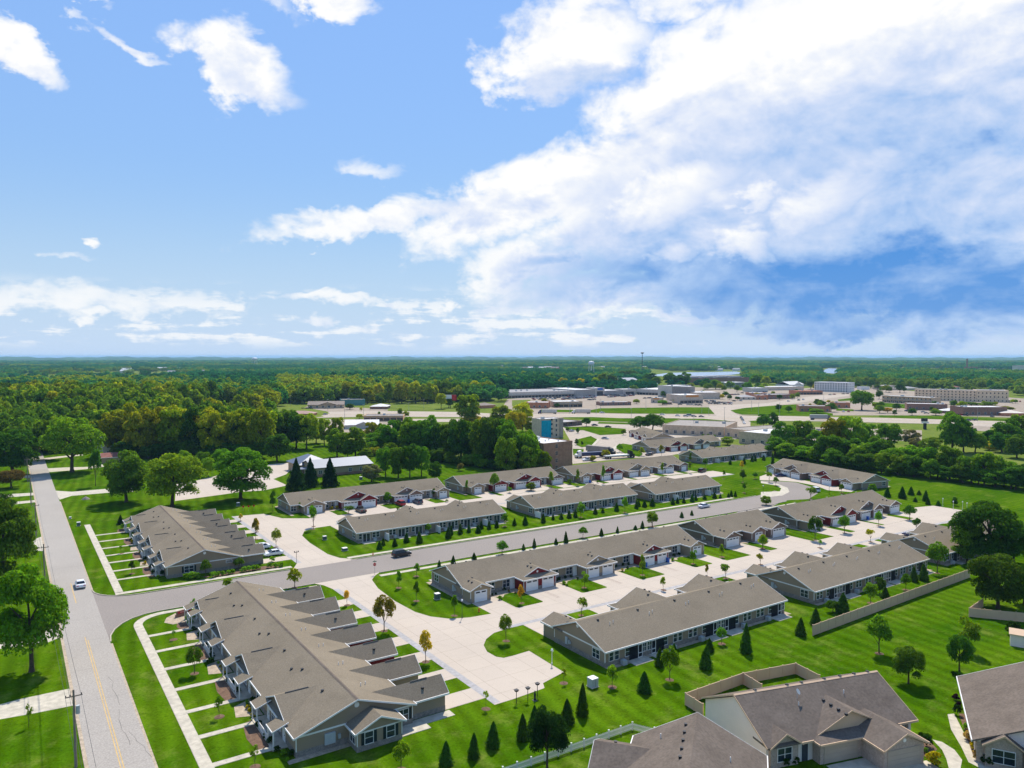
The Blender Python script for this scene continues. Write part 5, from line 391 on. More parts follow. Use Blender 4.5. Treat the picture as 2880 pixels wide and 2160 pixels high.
# county road
struct(sheet('county_road', rect(7.2, 40, 13.9, 518), ZP, 'road'))
rl = MB()
rnd = random.Random(2)
sheet('road_marking', rect(10.35, 60, 10.47, 152), ZP+.006, 'paint_yellow'); sheet('road_marking', rect(10.68, 60, 10.80, 150), ZP+.006, 'paint_yellow'); sheet('road_marking', rect(10.45, 174, 10.6, 190), ZP+.006, 'paint_yellow')
def crack(pts, w=.05):
    mb = MB(); left = []; right = []
    for k, (x, y) in enumerate(pts): ww = w*rnd.uniform(.3, 1.2); left.append((x-ww, y)); right.append((x+ww, y))
    sheet('road_crack', left+right[::-1], ZP+.005, 'crack')
for x0, y0, n, dx, dy in [(12.0, 131, 9, 0, -1.3), (12.1, 118, 10, .06, -1.2), (12.4, 110, 8, .1, -1.1)]:
    p = [(x0, y0)]
    for k in range(n): p.append((p[-1][0]+dx+rnd.uniform(-.25, .25), p[-1][1]+dy))
    crack(p, .04)
for y0 in [64, 78, 90, 101, 112, 123, 136, 150, 163, 190, 205, 222, 240, 262]:
    p = [(7.3, y0)]
    for k in range(8): p.append((7.3+.82*(k+1), p[-1][1]+rnd.uniform(-.25, .25)))
    sheet('road_crack', [(x, y-.018) for x, y in p]+[(x, y+.018) for x, y in p[::-1]], ZP+.005, 'crack')
sheet('road_shoulder', rect(6.75, 40, 7.2, 518), ZP-.008, 'gravel_bed'); sheet('road_shoulder', rect(13.9, 40, 14.2, 146), ZP-.008, 'gravel_bed'); sheet('road_shoulder', rect(13.9, 182, 14.2, 300), ZP-.008, 'gravel_bed')
# the street of the housing estate
street = [(13.9, 147)]+[(13.9+(1-math.cos(R(a)))*9.5, 147+12.8*math.sin(R(a))) for a in range(15, 91, 15)]+[(60, 160), (110, 159.9), (160, 159.4), (200, 159.0), (222, 161), (236, 166), (236, 176), (222, 173), (200, 172.2), (160, 173.2), (110, 173.4), (60, 173.4), (22, 173.2)]+[(13.9+(1-math.cos(R(a)))*8.1, 181.2-8*math.sin(R(a))) for a in range(75, -1, -15)]
sheet('street', street, ZP-.004, 'asphalt')
def kerb(pts, name='kerb'):
    mb = MB(); w = .17
    for (x0, y0), (x1, y1) in zip(pts, pts[1:]):
        d = math.hypot(x1-x0, y1-y0); nx, ny = -(y1-y0)/d*w, (x1-x0)/d*w
        mb.ext([(x0, y0, -.02), (x1, y1, -.02), (x1+nx, y1+ny, -.02), (x0+nx, y0+ny, -.02)][::-1], (0, 0, .17))
    struct(mb.build(name, 'kerb'))
kerb([(70.5, 159.75), (110, 159.65), (160, 159.15), (200, 158.75), (222, 160.75)][::-1])
kerb([(69, 173.6), (110, 173.6), (160, 173.4), (200, 172.4), (222, 173.2)]); kerb([(22, 173.4), (40, 173.5), (54, 173.6)])
kerb(([(13.9+(1-math.cos(R(a)))*9.5, 146.8+12.8*math.sin(R(a))) for a in range(0, 91, 15)]+[(55, 159.8)])[::-1]); kerb([(13.9+(1-math.cos(R(a)))*8.1, 181.4-8*math.sin(R(a))) for a in range(0, 91, 15)])
ZS = .06
def walk_slabs(name, pts, w, step=1.8, m='concrete_old', z=ZS):
    # concrete flags laid one by one along a line, each its own slab with open joints
    (x0, y0), (x1, y1) = pts; Ln = math.hypot(x1-x0, y1-y0); n = max(1, round(Ln/step)); st = Ln/n; a = math.atan2(y1-y0, x1-x0)
    par = MB().box(-.03, -w/2-.03, -.06, Ln+.03, w/2+.03, z-.025).build(name, 'gravel_bed', None, (x0, y0, 0), a); struct(par)
    me = cached(('slab', round(st, 2), w, m), lambda: MB().box(.012, -w/2, -.08, st-.012, w/2, 0).mesh('slab', m))
    for k in range(n): place(me, 'slab', par, (st*k, 0, z+rnd.uniform(-.004, .004)))
    return par
walk_slabs('pavement', ((19.1, 62), (19.1, 152.6)), 1.5); walk_slabs('pavement', ((18.6, 177), (18.6, 254)), 1.5)
sheet('pavement', arc(24.5, 152.6, 6.15, 180, 90)+arc(24.5, 152.6, 4.65, 90, 180), ZS, 'concrete_old', thick=.08)
walk_slabs('pavement', ((24.5, 158.0), (55, 157.6)), 1.4); walk_slabs('pavement', ((69.5, 157.4), (222, 156.8)), 1.4)
walk_slabs('pavement', ((17.8, 176), (55, 175.8)), 1.5); walk_slabs('pavement', ((69, 175.8), (212, 175.4)), 1.5)
for y in [95.1, 103.2, 111.6, 120.1, 129.0, 137.6, 146.0]: walk_slabs('front_path', ((19.85, y), (27.6, y)), 1.05, 1.55)
for y in [187.2, 195.3, 203.8, 211.5, 220.0, 228.8, 237.4]: walk_slabs('front_path', ((19.35, y), (27.6, y)), 1.05, 1.55)
# garage courts: concrete sheets with grass islands laid in them
sheet('garage_court', [(57.0, 89.3), (60.2, 89.3), (66.2, 89.7), (67.0, 91.2), (72.1, 92.6), (72.5, 102.7), (69.2, 102.5)]+[(67.3, 102.6), (66.5, 103.7), (66.4, 106.4), (67.4, 109.1), (69.3, 111.3), (72.0, 113.0), (75.9, 113.5), (79.0, 113.4)]+[(240, 113.0), (243, 120), (240, 121.6), (100, 121.8), (77.4, 121.8), (72.5, 122.4), (69.0, 123.8), (66.5, 127), (65.2, 131), (64.7, 139), (65.3, 149), (66.7, 155.5), (68.5, 158.0), (70.5, 159.9), (55.0, 159.9), (56.3, 157.6), (57.0, 154)], ZP+.006, 'concrete')
sheet('garage_court', [(54.5, 173.3), (70.5, 173.3), (67.4, 177), (66.2, 182), (66.3, 196), (67.2, 205), (69.5, 210), (73.5, 212.2), (80, 212.6), (255, 210), (255, 222), (130, 224.8), (84, 225.2), (76, 226), (69.5, 230.5), (66.5, 240.5), (57, 242), (57, 178)], ZP+.006, 'concrete')
sheet('gutter_strip', rect(57.0, 89.6, 58.2, 153.5), ZP+.012, 'gutter'); sheet('gutter_strip', rect(57.0, 178, 58.2, 241.5), ZP+.012, 'gutter')
sheet('gutter_strip', [(74, 113.4), (240, 113.0), (240, 114.2), (74, 114.6)], ZP+.012, 'gutter'); sheet('gutter_strip', [(80, 212.6), (255, 210), (255, 211.2), (80, 213.8)], ZP+.012, 'gutter')
def driveway(x0, y0, x1, y1): sheet('driveway', rect(x0, y0, x1, y1), ZP+.002, 'concrete')
for k in range(7):
    driveway(50.3, 91.9+8.37*k, 57.02, 95.9+8.37*k); driveway(50.3, 182.4+8.42*k, 57.02, 186.4+8.42*k)
for n_, ang in (('alley_e_end', 0), ('court_g', 0)): sheet('garage_court', G[n_], ZP-.002, 'concrete')
sheet('court_road', G['court_road'], ZP-.006, 'asphalt'); sheet('pavement', G['court_walk'], ZP+.01, 'concrete_old')
for p in G['drive_west']: sheet('driveway', p, ZP-.01, 'concrete_old')
sheet('yard_lot', G['yard_lot'], ZP-.004, 'concrete')
# town beyond
ZT = .06
sheet('town_paving', G['pave_town'], ZT, 'town_pave'); sheet('town_paving', G['pave_mid'], ZT, 'highway')
for n_ in ('pave_left', 'pave_store', 'pave_rightlot', 'pave_rightlot2'): sheet('town_paving', G[n_], ZT, 'town_pave')
sheet('highway', G['highway'], ZT+.08, 'highway'); sheet('median', G['median'], ZT+.10, 'gravel_bed'); sheet('frontage_road', G['frontage'], ZT+.04, 'highway'); sheet('cross_road', G['cross'], ZT+.04, 'highway')
for p in G['grass_town']: sheet('verge', p, ZT+.12, 'lawn')
for p in G['tan_ground']: sheet('bare_ground', p, ZT+.1, 'field')
for p in G['walk_mid']: sheet('pavement', p, ZT+.14, 'concrete_old')
sheet('lake', G['lake'], .5, 'water'); sheet('lake', G['lake2'], .5, 'water')
# ------------------------------------------------------------------ building parts
def window_me(w, h, lites=2, fr='white'):
    def fn():
        mb = MB(); t = .075
        mb.box(-w/2-t, -.05, -t, w/2+t, .03, 0); mb.box(-w/2-t, -.05, h, w/2+t, .03, h+t)
        mb.box(-w/2-t, -.05, 0, -w/2, .03, h); mb.box(w/2, -.05, 0, w/2+t, .03, h)
        for k in range(1, lites): x = -w/2+w*k/lites; mb.box(x-.035, -.045, 0, x+.035, .02, h)
        mb.box(-w/2, -.042, h*.52-.025, w/2, .018, h*.52+.025)
        return mb.mesh('window', fr), MB().box(-w/2+.002, -.012, .002, w/2-.002, .012, h-.002).mesh('pane', 'glass')
    return cached(('win', w, h, lites, fr), fn)
def window(par, x, y, z, w, h, rz=0, lites=2, shutters=False, fr='white'):
    # faces local -Y, turned by rz
    a, b = window_me(w, h, lites, fr); o = place(a, 'window', par, (x, y, z), rz); place(b, 'pane', o)
    if shutters:
        sm = cached(('shut', h), lambda: MB().box(-.2, -.045, -.02, .2, .0, h+.02).mesh('shutter', 'shutter'))
        for s in (-1, 1): place(sm, 'shutter', o, (s*(w/2+.30), 0, 0))
    return o
def garage_door(par, x, y, w, h=2.2, rz=0, m='door_white'):
    def fn():
        mb = MB(); n = 4
        for k in range(n): mb.box(-w/2, -.04, h*k/n+.008, w/2, .04, h*(k+1)/n-.008)
        mb.box(-w/2-.12, -.07, 0, -w/2-.005, .06, h+.12); mb.box(w/2+.005, -.07, 0, w/2+.12, .06, h+.12); mb.box(-w/2-.005, -.07, h+.005, w/2+.005, .06, h+.12)
        nw = 4 if w > 3.6 else 2; ww = w/nw*.72
        return mb.mesh('garage_door', m), MB().box(-ww/2, -.012, 0, ww/2, .012, h/4*.5).mesh('door_window', 'screen_dark'), nw
    a, b, nw = cached(('gd', w, h, m), fn); o = place(a, 'garage_door', par, (x, y, .02), rz)
    if m == 'door_white':
        for k in range(nw): place(b, 'door_window', o, (-w/2+w*(k+.5)/nw, -.04, h*.75+h/4*.28))
    return o
def door(par, x, y, w=.95, h=2.1, rz=0, m='door_white', name='door'):
    a = cached(('door', w, h, m), lambda: MB().box(-w/2, -.03, 0, w/2, .05, h).mesh('door', m)); f = cached(('dframe', w, h), lambda: MB().box(-w/2-.1, -.05, 0, -w/2-.002, .04, h+.1).box(w/2+.002, -.05, 0, w/2+.1, .04, h+.1).box(-w/2-.002, -.05, h+.002, w/2+.002, .04, h+.1).mesh('door_frame', 'white'))
    o = place(a, name, par, (x, y, .05), rz); place(f, 'door_frame', o); k = cached('handle', lambda: MB().box(.3, -.09, .95, .36, -.03, 1.05).mesh('handle', 'dark_metal')); place(k, 'handle', o); return o
def vent(par, x, y, z, rz=0, r=.3):
    me = cached(('vent', r), lambda: MB().tube([(0, .02, 0), (0, -.05, 0)], [r, r*.95], 14).mesh('gable_vent', 'white')); return place(me, 'gable_vent', par, (x, y, z), rz)
def roof_gable(mb, axis, a0, a1, w0, c, w1, ze0, zr, ze1=None, t=.2, m=0):
    # ridge along axis from a0 to a1 at cross coordinate c; eaves at w0 and w1
    if ze1 is None: ze1 = ze0
    sec = [(w0, ze0), (c, zr), (w1, ze1), (w1, ze1-t), (c, zr-t), (w0, ze0-t)]
    P = (lambda a, s: (a, s[0], s[1])) if axis == 'x' else (lambda a, s: (s[0], a, s[1]))
    i = len(mb.v); mb.v += [P(a0, s) for s in sec]+[P(a1, s) for s in sec]
    fs = [(0, 1, 4, 5), (1, 2, 3, 4), (6, 11, 10, 7), (7, 10, 9, 8)]+[(k, k+6, (k+1) % 6+6, (k+1) % 6) for k in range(6)]
    for f in fs: mb.f.append(tuple(i+k for k in (f if axis == 'x' else f[::-1]))); mb.m.append(m)
def rake(mb, axis, a, s, w0, c, w1, ze, zr, ze1=None, hb=.2, t=.05):
    # white boards along the two sloping edges at gable plane a, on the side s
    if ze1 is None: ze1 = ze
    P = (lambda q, z: (a, q, z)) if axis == 'x' else (lambda q, z: (q, a, z)); d = (s*t, 0, 0) if axis == 'x' else (0, s*t, 0)
    for w, z in ((w0, ze), (w1, ze1)): mb.ext([P(w, z+.02), P(c, zr+.02), P(c, zr-hb), P(w, z-hb)], d)
def body(mb, axis, a0, a1, w0, c, w1, ze, zr, z0=0, m=0):
    P = (lambda q, z: (a0, q, z)) if axis == 'x' else (lambda q, z: (q, a0, z)); d = (a1-a0, 0, 0) if axis == 'x' else (0, a1-a0, 0)
    mb.ext([P(w0, z0), P(w1, z0), P(w1, ze), P(c, zr), P(w0, ze)], d, m)
def roof_bits(par, pts, up):
    vm = cached('pipe', lambda: MB().tube([(0, 0, -.15), (0, 0, .42)], .06, 8).mesh('vent_pipe', 'white')); tm = cached('turtle', lambda: MB().box(-.15, -.15, -.12, .15, .15, .12).box(-.18, -.18, .121, .18, .18, .16).mesh('roof_vent', 'dark_metal'))
    for k, (x, y, z, kind) in enumerate(pts): place(vm if kind else tm, 'vent_pipe' if kind else 'roof_vent', par, (x, y, z))
EZ, RZ = 2.75, 5.6
def townhouse_row(label, loc, rz, L, garages, wall='taupe', back='patio', units=None, group='townhouse rows with attached garages', gable_door=None, left_recess=0, seed=0):
    # local frame: front wall at y = 0 looking to -y, ridge y = 6.4, back wall y = 13.4, x from 0 to L
    T = thing('townhouse_row', label, 'townhouse', loc, rz, group); rn = random.Random(seed)
    Yr, D_ = 6.4, 13.4; ov = .45; sl = (RZ-EZ)/(Yr+ov)
    mb = MB(); body(mb, 'x', 0, L, 0, Yr, D_, EZ-.12, RZ-.28); mb.build('wall', wall, T)
    base = MB(); base.box(-.035, -.035, 0, L+.035, D_+.035, .85); base.build('stone_base', 'stone', T)
    rb = MB(); roof_gable(rb, 'x', -.4, L+.4, -ov, Yr, D_+ov, EZ, RZ); roof = rb.build('roof', 'roof', T)
    fb = MB(); fb.box(-.4, D_+ov+.003, EZ-.24, L+.4, D_+ov+.12, EZ+.03)
    for a, s in ((-.403, -1), (L+.403, 1)): rake(fb, 'x', a, s, -ov, Yr, D_+ov, EZ, RZ)
    for a in (-.05, L+.012): fb.box(a, .06, EZ-.25, a+.038, D_-.06, EZ-.02)
    xs = sorted([(g[0], g[1]) for g in garages]); prev = -.4
    for x0, x1 in xs+[(L+.4, L+.4)]:
        if x0-.4 > prev+.2: fb.box(prev, -ov-.11, EZ-.24, x0-.4, -ov-.003, EZ+.03)
        prev = x1+.4
    fb.build('fascia', 'white', T)
    cb = MB()
    for x in (-.05, L-.06):
        for y in (-.05, D_-.06): cb.box(x, y, .85, x+.11, y+.11, EZ-.27)
    cb.build('corner_trim', 'white', T)
    vent(T, -.02, Yr, 4.75, R(-90)); vent(T, L+.02, Yr, 4.75, R(90))
    for i, (x0, x1, kind, wm) in enumerate(garages):
        w = x1-x0; xc = (x0+x1)/2; yf = -3.3; ze = 2.62
        gl = MB(); gl.box(x0, yf, 0, x1, .3, ze-.15); gw = gl
        if kind == 'single':
            zr = ze+(w/2+.4)*.42; yi = (zr-EZ)/sl-ov+.25
            gl.ext([(x0+.02, yf+.001, ze-.15), (x1-.02, yf+.001, ze-.15), (xc, yf+.001, zr-.28)], (0, .12, 0)); gl.build('garage_wall', wm, T)
            g = MB(); roof_gable(g, 'y', yf-.4, yi, x0-.4, xc, x1+.4, ze, zr); g.build('garage_roof', 'roof', T)
            f = MB(); rake(f, 'y', yf-.402, -1, x0-.4, xc, x1+.4, ze, zr); f.box(x0-.52, yf-.4, ze-.22, x0-.403, 0, ze+.03); f.box(x1+.403, yf-.4, ze-.22, x1+.52, 0, ze+.03); f.build('garage_fascia', 'white', T)
            vent(T, xc, yf, zr-.75, 0, .2)
            garage_door(T, xc, yf-.005, 2.75 if w < 5.6 else 4.8)
        else:
            zr = ze+(w/2+.4)*.42; yg = yf+1.0; yi = (zr-EZ)/sl-ov+.25
            gl.build('garage_wall', wm, T)
            g = MB(); roof_gable(g, 'y', yg-.25, yi, x0-.4, xc, x1+.4, ze, zr)
            zt = ze+1.25*.42+.02; A, B_ = (x0-.4, yf-.45, ze), (x1+.4, yf-.45, ze); a2, b2 = (x0+.75, yg+.05, zt), (x1-.75, yg+.05, zt)
            g.poly([A, B_, b2, a2]); g.poly([A, a2, (x0-.4, yg-.24, ze+.002)]); g.poly([B_, (x1+.4, yg-.24, ze+.002), b2]); g.box(x0-.38, yf-.43, ze-.16, x1+.38, yg, ze-.03)
            g.build('garage_roof', 'roof', T)
            f = MB(); rake(f, 'y', yg-.252, -1, x0+.5, xc, x1-.5, ze+.9*.42, zr, hb=.18); f.box(x0-.4, yf-.57, ze-.2, x1+.4, yf-.453, ze+.02); f.box(x0-.52, yf-.45, ze-.22, x0-.403, 0, ze+.03); f.box(x1+.403, yf-.45, ze-.22, x1+.52, 0, ze+.03); f.build('garage_fascia', 'white', T)
            gf = MB(); gf.ext([(x0+.9, yg, zt-.1), (x1-.9, yg, zt-.1), (xc, yg, zr-.24)], (0, .1, 0)); gf.build('gable_wall', wm, T)
            vent(T, xc, yg, zr-1.0, 0, .26)
            dw = 2.9 if kind == 'double' else 4.6; q = w/4 if kind == 'double' else w/4
            garage_door(T, x0+q, yf-.005, dw)
            if kind == 'nested':       # a lower gable over the second door
                n0, n1 = xc+.1, x1+.05; nc = (n0+n1)/2; nz = ze+(n1-n0+.7)/2*.5
                nb = MB(); nb.box(n0, yf-.6, 0, n1, yf+.2, ze-.16); nb.ext([(n0+.02, yf-.599, ze-.16), (n1-.02, yf-.599, ze-.16), (nc, yf-.599, nz-.26)], (0, .1, 0)); nb.build('garage_wall', wm, T)
                nr = MB(); roof_gable(nr, 'y', yf-1.0, yg+.9, n0-.35, nc, n1+.35, ze, nz); nr.build('garage_roof', 'roof', T)
                nf = MB(); rake(nf, 'y', yf-1.002, -1, n0-.35, nc, n1+.35, ze, nz); nf.build('garage_fascia', 'white', T)
                garage_door(T, nc, yf-.605, 4.6)
            else: garage_door(T, x1-q, yf-.005, dw)
        sp = MB()
        for sx in (x0-.03, x1-.35): sp.box(sx, yf-.06, 0, sx+.38, yf+.3, .9)
        if kind != 'single': sp.box(xc-.45, yf-.05, 0, xc+.45 if kind == 'double' else xc+.05, yf+.2, .75)
        sp.build('stone_pier', 'stone', T)
        ct = MB()
        for sx in (x0-.04, x1-.07): ct.box(sx, yf-.035, .9, sx+.11, yf+.08, ze-.2)
        ct.build('corner_trim', 'white', T)
        roof_bits(roof, [(xc+.8*s, yf+2.2+1.3*k, zr+.04-.8*.42, 0) for k, s in enumerate((-1, -1, 1))], 0)
    # front walls between the garages
    prev = 0
    for x0, x1 in xs+[(L, L)]:
        gap = x0-prev
        if gap > 2.5:
            nW = 2 if gap > 5.5 else 1
            for k in range(nW): window(T, prev+gap*(.26+.46*k), -.03, .75, 1.7, 1.5, 0, 2)
            if gap > 5: door(T, x0-.75, -.02); door(T, prev+.75, -.02)
        prev = x1
    # back
    nu = units or max(2, round(L/8.58)); uw = L/nu
    for k in range(nu):
        fl = (k % 2 == 1)
        X = lambda q: (k+(1-q if fl else q))*uw
        if back == 'patio':
            window(T, X(.07), D_+.03, .9, .9, 1.4, R(180)); window(T, X(.48), D_+.03, .9, .85, 1.4, R(180), 1); window(T, X(.73), D_+.03, .9, .85, 1.4, R(180), 1); window(T, X(.86), D_+.03, .9, .85, 1.4, R(180), 1)
            pm = cached('porch', lambda: MB().box(-1.45, -.03, .05, 1.45, .02, 2.35).mesh('screen_porch', 'screen_dark')); o = place(pm, 'screen_porch', T, (X(.27), D_+.045, 0), R(180))
            fm = cached('porchf', lambda: MB().box(-1.5, -.06, .05, -1.42, .02, 2.4).box(-.05, -.05, .05, .02, .02, 2.35).box(1.42, -.06, .05, 1.5, .02, 2.4).box(-1.42, -.05, .85, 1.42, -.01, .9).mesh('screen_frame', 'dark_metal')); place(fm, 'screen_frame', o)
            dm = cached('scrdoor', lambda: MB().box(-.5, -.06, .05, -.4, .0, 2.3).box(.4, -.06, .05, .5, .0, 2.3).box(-.4, -.06, .05, .4, .0, .2).box(-.4, -.06, .8, .4, .0, .92).box(-.4, -.06, 2.2, .4, .0, 2.3).mesh('screen_door', 'white')); place(dm, 'screen_door', o, ((.95 if not fl else -.95), -.02, 0))
            sm = cached('patio', lambda: MB().box(-2.0, 0, -.05, 2.0, 2.2, .09).mesh('patio_slab', 'concrete_old')); place(sm, 'patio_slab', T, (X(.27), D_+.04, 0))
        else:
            window(T, X(.12), D_+.03, .9, .85, 1.4, R(180), 1); window(T, X(.62), D_+.03, .9, .9, 1.4, R(180), 1); window(T, X(.76), D_+.03, .9, .9, 1.4, R(180), 1)
            pm = cached('slider', lambda: MB().box(-1.0, -.03, .08, 1.0, .02, 2.15).mesh('patio_door', 'glass')); o = place(pm, 'patio_door', T, (X(.34), D_+.045, 0), R(180))
            fm = cached('sliderf', lambda: MB().box(-1.1, -.06, .05, -1.0, .02, 2.25).box(-.05, -.05, .08, .05, .02, 2.15).box(1.0, -.06, .05, 1.1, .02, 2.25).box(-1.0, -.06, 2.15, 1.0, .02, 2.25).mesh('patio_door_frame', 'white')); place(fm, 'patio_door_frame', o)
            sm = cached('patio2', lambda: MB().box(-1.7, 0, -.05, 1.7, 2.6, .09).mesh('patio_slab', 'concrete_old')); place(sm, 'patio_slab', T, (X(.34), D_+.04, 0))
            if k % 2 == 0:
                sc = cached('screenw', lambda: MB().box(-.06, 0, .05, .06, 2.6, 1.9).box(-.09, 2.6, .0, .09, 2.76, 2.0).mesh('privacy_screen', 'white')); place(sc, 'privacy_screen', T, (X(.98), D_+.05, 0))
        am = cached('ac', lambda: MB().box(-.42, .25, 0, .42, 1.05, .75).tube([(0, .65, .751), (0, .65, .80)], .3, 12).mesh('air_conditioner', 'transformer')); o = place(am, 'air_conditioner', T, (X(.62), D_, 0))
    roof_bits(roof, [(uw*(k+.35), Yr+2.2, RZ-2.2*.38+.03, 1) for k in range(nu)]+[(uw*(k+.45), Yr+2.4, RZ-2.4*.38+.03, 1) for k in range(nu)]+[(uw*(k+.6), Yr+.9, RZ-.9*.38+.05, 0) for k in range(nu)], 0)
    # gable ends: window and meter boxes
    for x, s in ((-.03, R(-90)), (L+.03, R(90))):
        window(T, x, D_-2.2, .95, 1.7, 1.4, s, 2)
        mm = cached('meter', lambda: MB().box(-.3, -.22, .8, .3, 0, 2.0).box(.5, -.15, 1.0, .8, 0, 1.7).box(.9, -.15, 1.1, 1.1, 0, 1.5).mesh('meter_box', 'transformer')); place(mm, 'meter_box', T, (x, 3.6, 0), s)
    sb = MB(); sb.box(-1.0, -.9 if left_recess else -3.6, -.02, -.04, D_+.9, .05); sb.box(-.04, D_+.04, -.02, L, D_+.9, .045); sb.build('gravel_bed', 'gravel_bed', T)
    return T
def garden_row(label, loc, rz=0):
    # long row with porches on one side (-x) and single garages on the other (+x); local x 0..16 across, y 0..61 along
    T = thing('garden_row', label, 'townhouse', loc, rz, 'porch fronted townhouse rows on the county road')
    L, W, c = 61.0, 16.0, 8.0; ov = .4; sl = (RZ-EZ)/(8+ov)
    mb = MB(); body(mb, 'y', 0, L, 0, c, W, EZ-.12, RZ-.28); mb.build('wall', 'taupe', T)
    b = MB(); b.box(-.035, -.035, 0, W+.035, L+.035, .8); b.build('stone_base', 'stone', T)
    rb = MB(); roof_gable(rb, 'y', -.45, L+.45, -ov, c, W+ov, EZ, RZ); roof = rb.build('roof', 'roof', T)
    rc = MB(); rc.ext([(c-.22, -.46, RZ-.05), (c, -.46, RZ+.035), (c+.22, -.46, RZ-.05)], (0, L+.92, 0)); rc.build('ridge_cap', 'roof_house', T)
    fb = MB()
    for a, s in ((-.453, -1), (L+.453, 1)): rake(fb, 'y', a, s, -ov, c, W+ov, EZ, RZ)
    fb.box(-.06, -.05, EZ-.26, W+.06, -.012, EZ-.04); fb.box(.05, L+.012, EZ-.26, W-.05, L+.05, EZ-.04)
    fb.box(-ov-.1, -.45, EZ-.22, -ov-.003, L+.45, EZ+.03); fb.box(W+ov+.003, -.45, EZ-.22, W+ov+.1, L+.45, EZ+.03)
    fb.build('fascia', 'white', T); vent(T, c, -.02, 4.7, 0, .34)
    for x in (-.05, W-.06): MB().box(x, -.05, .8, x+.11, .06, EZ-.28).build('corner_trim', 'white', T)
    cols = ['taupe', 'tan', 'red', 'red', 'red', 'red', 'taupe']
    for k in range(7):
        y = 2.75+8.37*k; y0, y1 = y-1.95, y+1.95; xo = 21.5; ze = 2.62; zr = ze+2.35*.80
        g = MB(); body(g, 'x', W-.5, xo, y0, y, y1, ze-.14, zr-.28); g.build('garage_wall', cols[k], T)
        MB().box(W+.05, y0-.03, 0, xo+.03, y1+.03, .75).build('stone_base', 'stone', T)
        r_ = MB(); xi = W+ov-(zr-EZ)/sl-.3; roof_gable(r_, 'x', xi, xo+.4, y0-.4, y, y1+.4, ze, zr); r_.build('garage_roof', 'roof', T); MB().box(W+1.0, y-.09, zr-.04, W+3.6, y+.09, zr+.05).build('ridge_vent', 'dark_metal', T)
        f = MB(); rake(f, 'x', xo+.402, 1, y0-.4, y, y1+.4, ze, zr); f.box(W+.5, y0-.52, ze-.22, xo+.4, y0-.403, ze+.03); f.box(W+.5, y1+.403, ze-.22, xo+.4, y1+.52, ze+.03); f.build('garage_fascia', 'white', T)
        garage_door(T, xo+.005, y, 2.75, 2.2, R(90))
        if k % 2 == 0: roof_bits(roof, [(W+2.4, y-1.1, zr-1.1*.8+.06, 0)], 0)
        roof_bits(roof, [(c+2.6, y+2.2, RZ-2.6*sl+.03, 1), (c-2.4, y+3.4, RZ-2.4*sl+.05, 0), (c+3.6, y+3, RZ-3.6*sl+.03, 1)]+([(c-3.4, y+5.2, RZ-3.4*sl+.05, 0)] if k % 2 else []), 0)
    # porch wings, each shared by two homes
    for i, (y0, y1) in enumerate([(3.2, 13.4), (20.0, 30.2), (37.2, 47.4), (54.2, 60.8)]):
        yc = (y0+y1)/2; w = y1-y0; ze = 2.72; zr = ze+(w/2)*.42; xi = (zr-EZ)/sl-ov+.3; xf = .15
        g = MB(); roof_gable(g, 'x', xf-.35, xi, y0, yc, y1, ze, zr)
        # skirt roofs over both porch ends
        for a, b_ in ((y0, y0+2.6), (y1-2.6, y1)):
            g.ext([(-2.0, a, 2.52), (-2.0, b_, 2.52), (.1, b_, 3.25), (.1, a, 3.25)], (0, 0, -.1))
        g.build('porch_roof', 'roof', T); MB().box(1.2, yc-.10, zr-.04, 4.4, yc+.10, zr+.05).build('ridge_vent', 'dark_metal', T)
        gf = MB(); gf.ext([(xf, y0+.9, ze+.15), (xf, y1-.9, ze+.15), (xf, yc, zr-.24)], (.1, 0, 0)); gf.build('gable_wall', 'taupe_dark', T)
        f = MB(); rake(f, 'x', xf-.352, -1, y0, yc, y1, ze, zr, hb=.16)
        for a, b_ in ((y0, y0+2.6), (y1-2.6, y1)): f.box(-2.1, a-.02, 2.38, -2.002, b_+.02, 2.55); f.ext([(-2.0, a-.06, 2.54), (.1, a-.06, 3.27), (.1, a-.06, 3.12), (-2.0, a-.06, 2.38)], (0, .055, 0))
        f.build('porch_fascia', 'white', T)
        pm = cached('ppost', lambda: MB().box(-1.9, 0, .15, -1.75, .15, 2.42).mesh('porch_post', 'white'))
        for yy in (y0+.1, y0+2.4, y1-2.55, y1-.25): place(pm, 'porch_post', T, (0, yy, 0))
        MB().box(-1.95, y0, -.02, -.04, y1, .16).build('porch_floor', 'concrete_old', T)
        rl = MB(); ra, rb_ = y0+2.4, y1-2.4; rl.box(-1.86, ra+.16, .98, -1.79, rb_-.16, 1.06); rl.box(-1.86, ra+.16, .26, -1.79, rb_-.16, .32); rail = rl.build('railing', 'white', T)
        bm_ = cached('baluster', lambda: MB().box(-.02, -.02, .32, .02, .02, .98).mesh('baluster', 'white'))
        nb = int((rb_-ra-.4)/.16)
        for k in range(nb): place(bm_, 'baluster', rail, (-1.825, ra+.25+.16*k, 0))
        for yy in (y0+1.6, y1-1.6): door(T, -.03, yy, rz=R(-90))
        for yy in (yc-1.2, yc+1.2): window(T, -.03, yy, .8, 1.5, 1.4, R(-90))
        if i < 3: window(T, -.03, y1+3.3, .8, 1.8, 1.5, R(-90))
    return T
# ------------------------------------------------------------------ the estate
rowA = garden_row('taupe townhouse row with a gabled end bay, red garages and porches beside the lawn strips', (28.8, 91, 0))
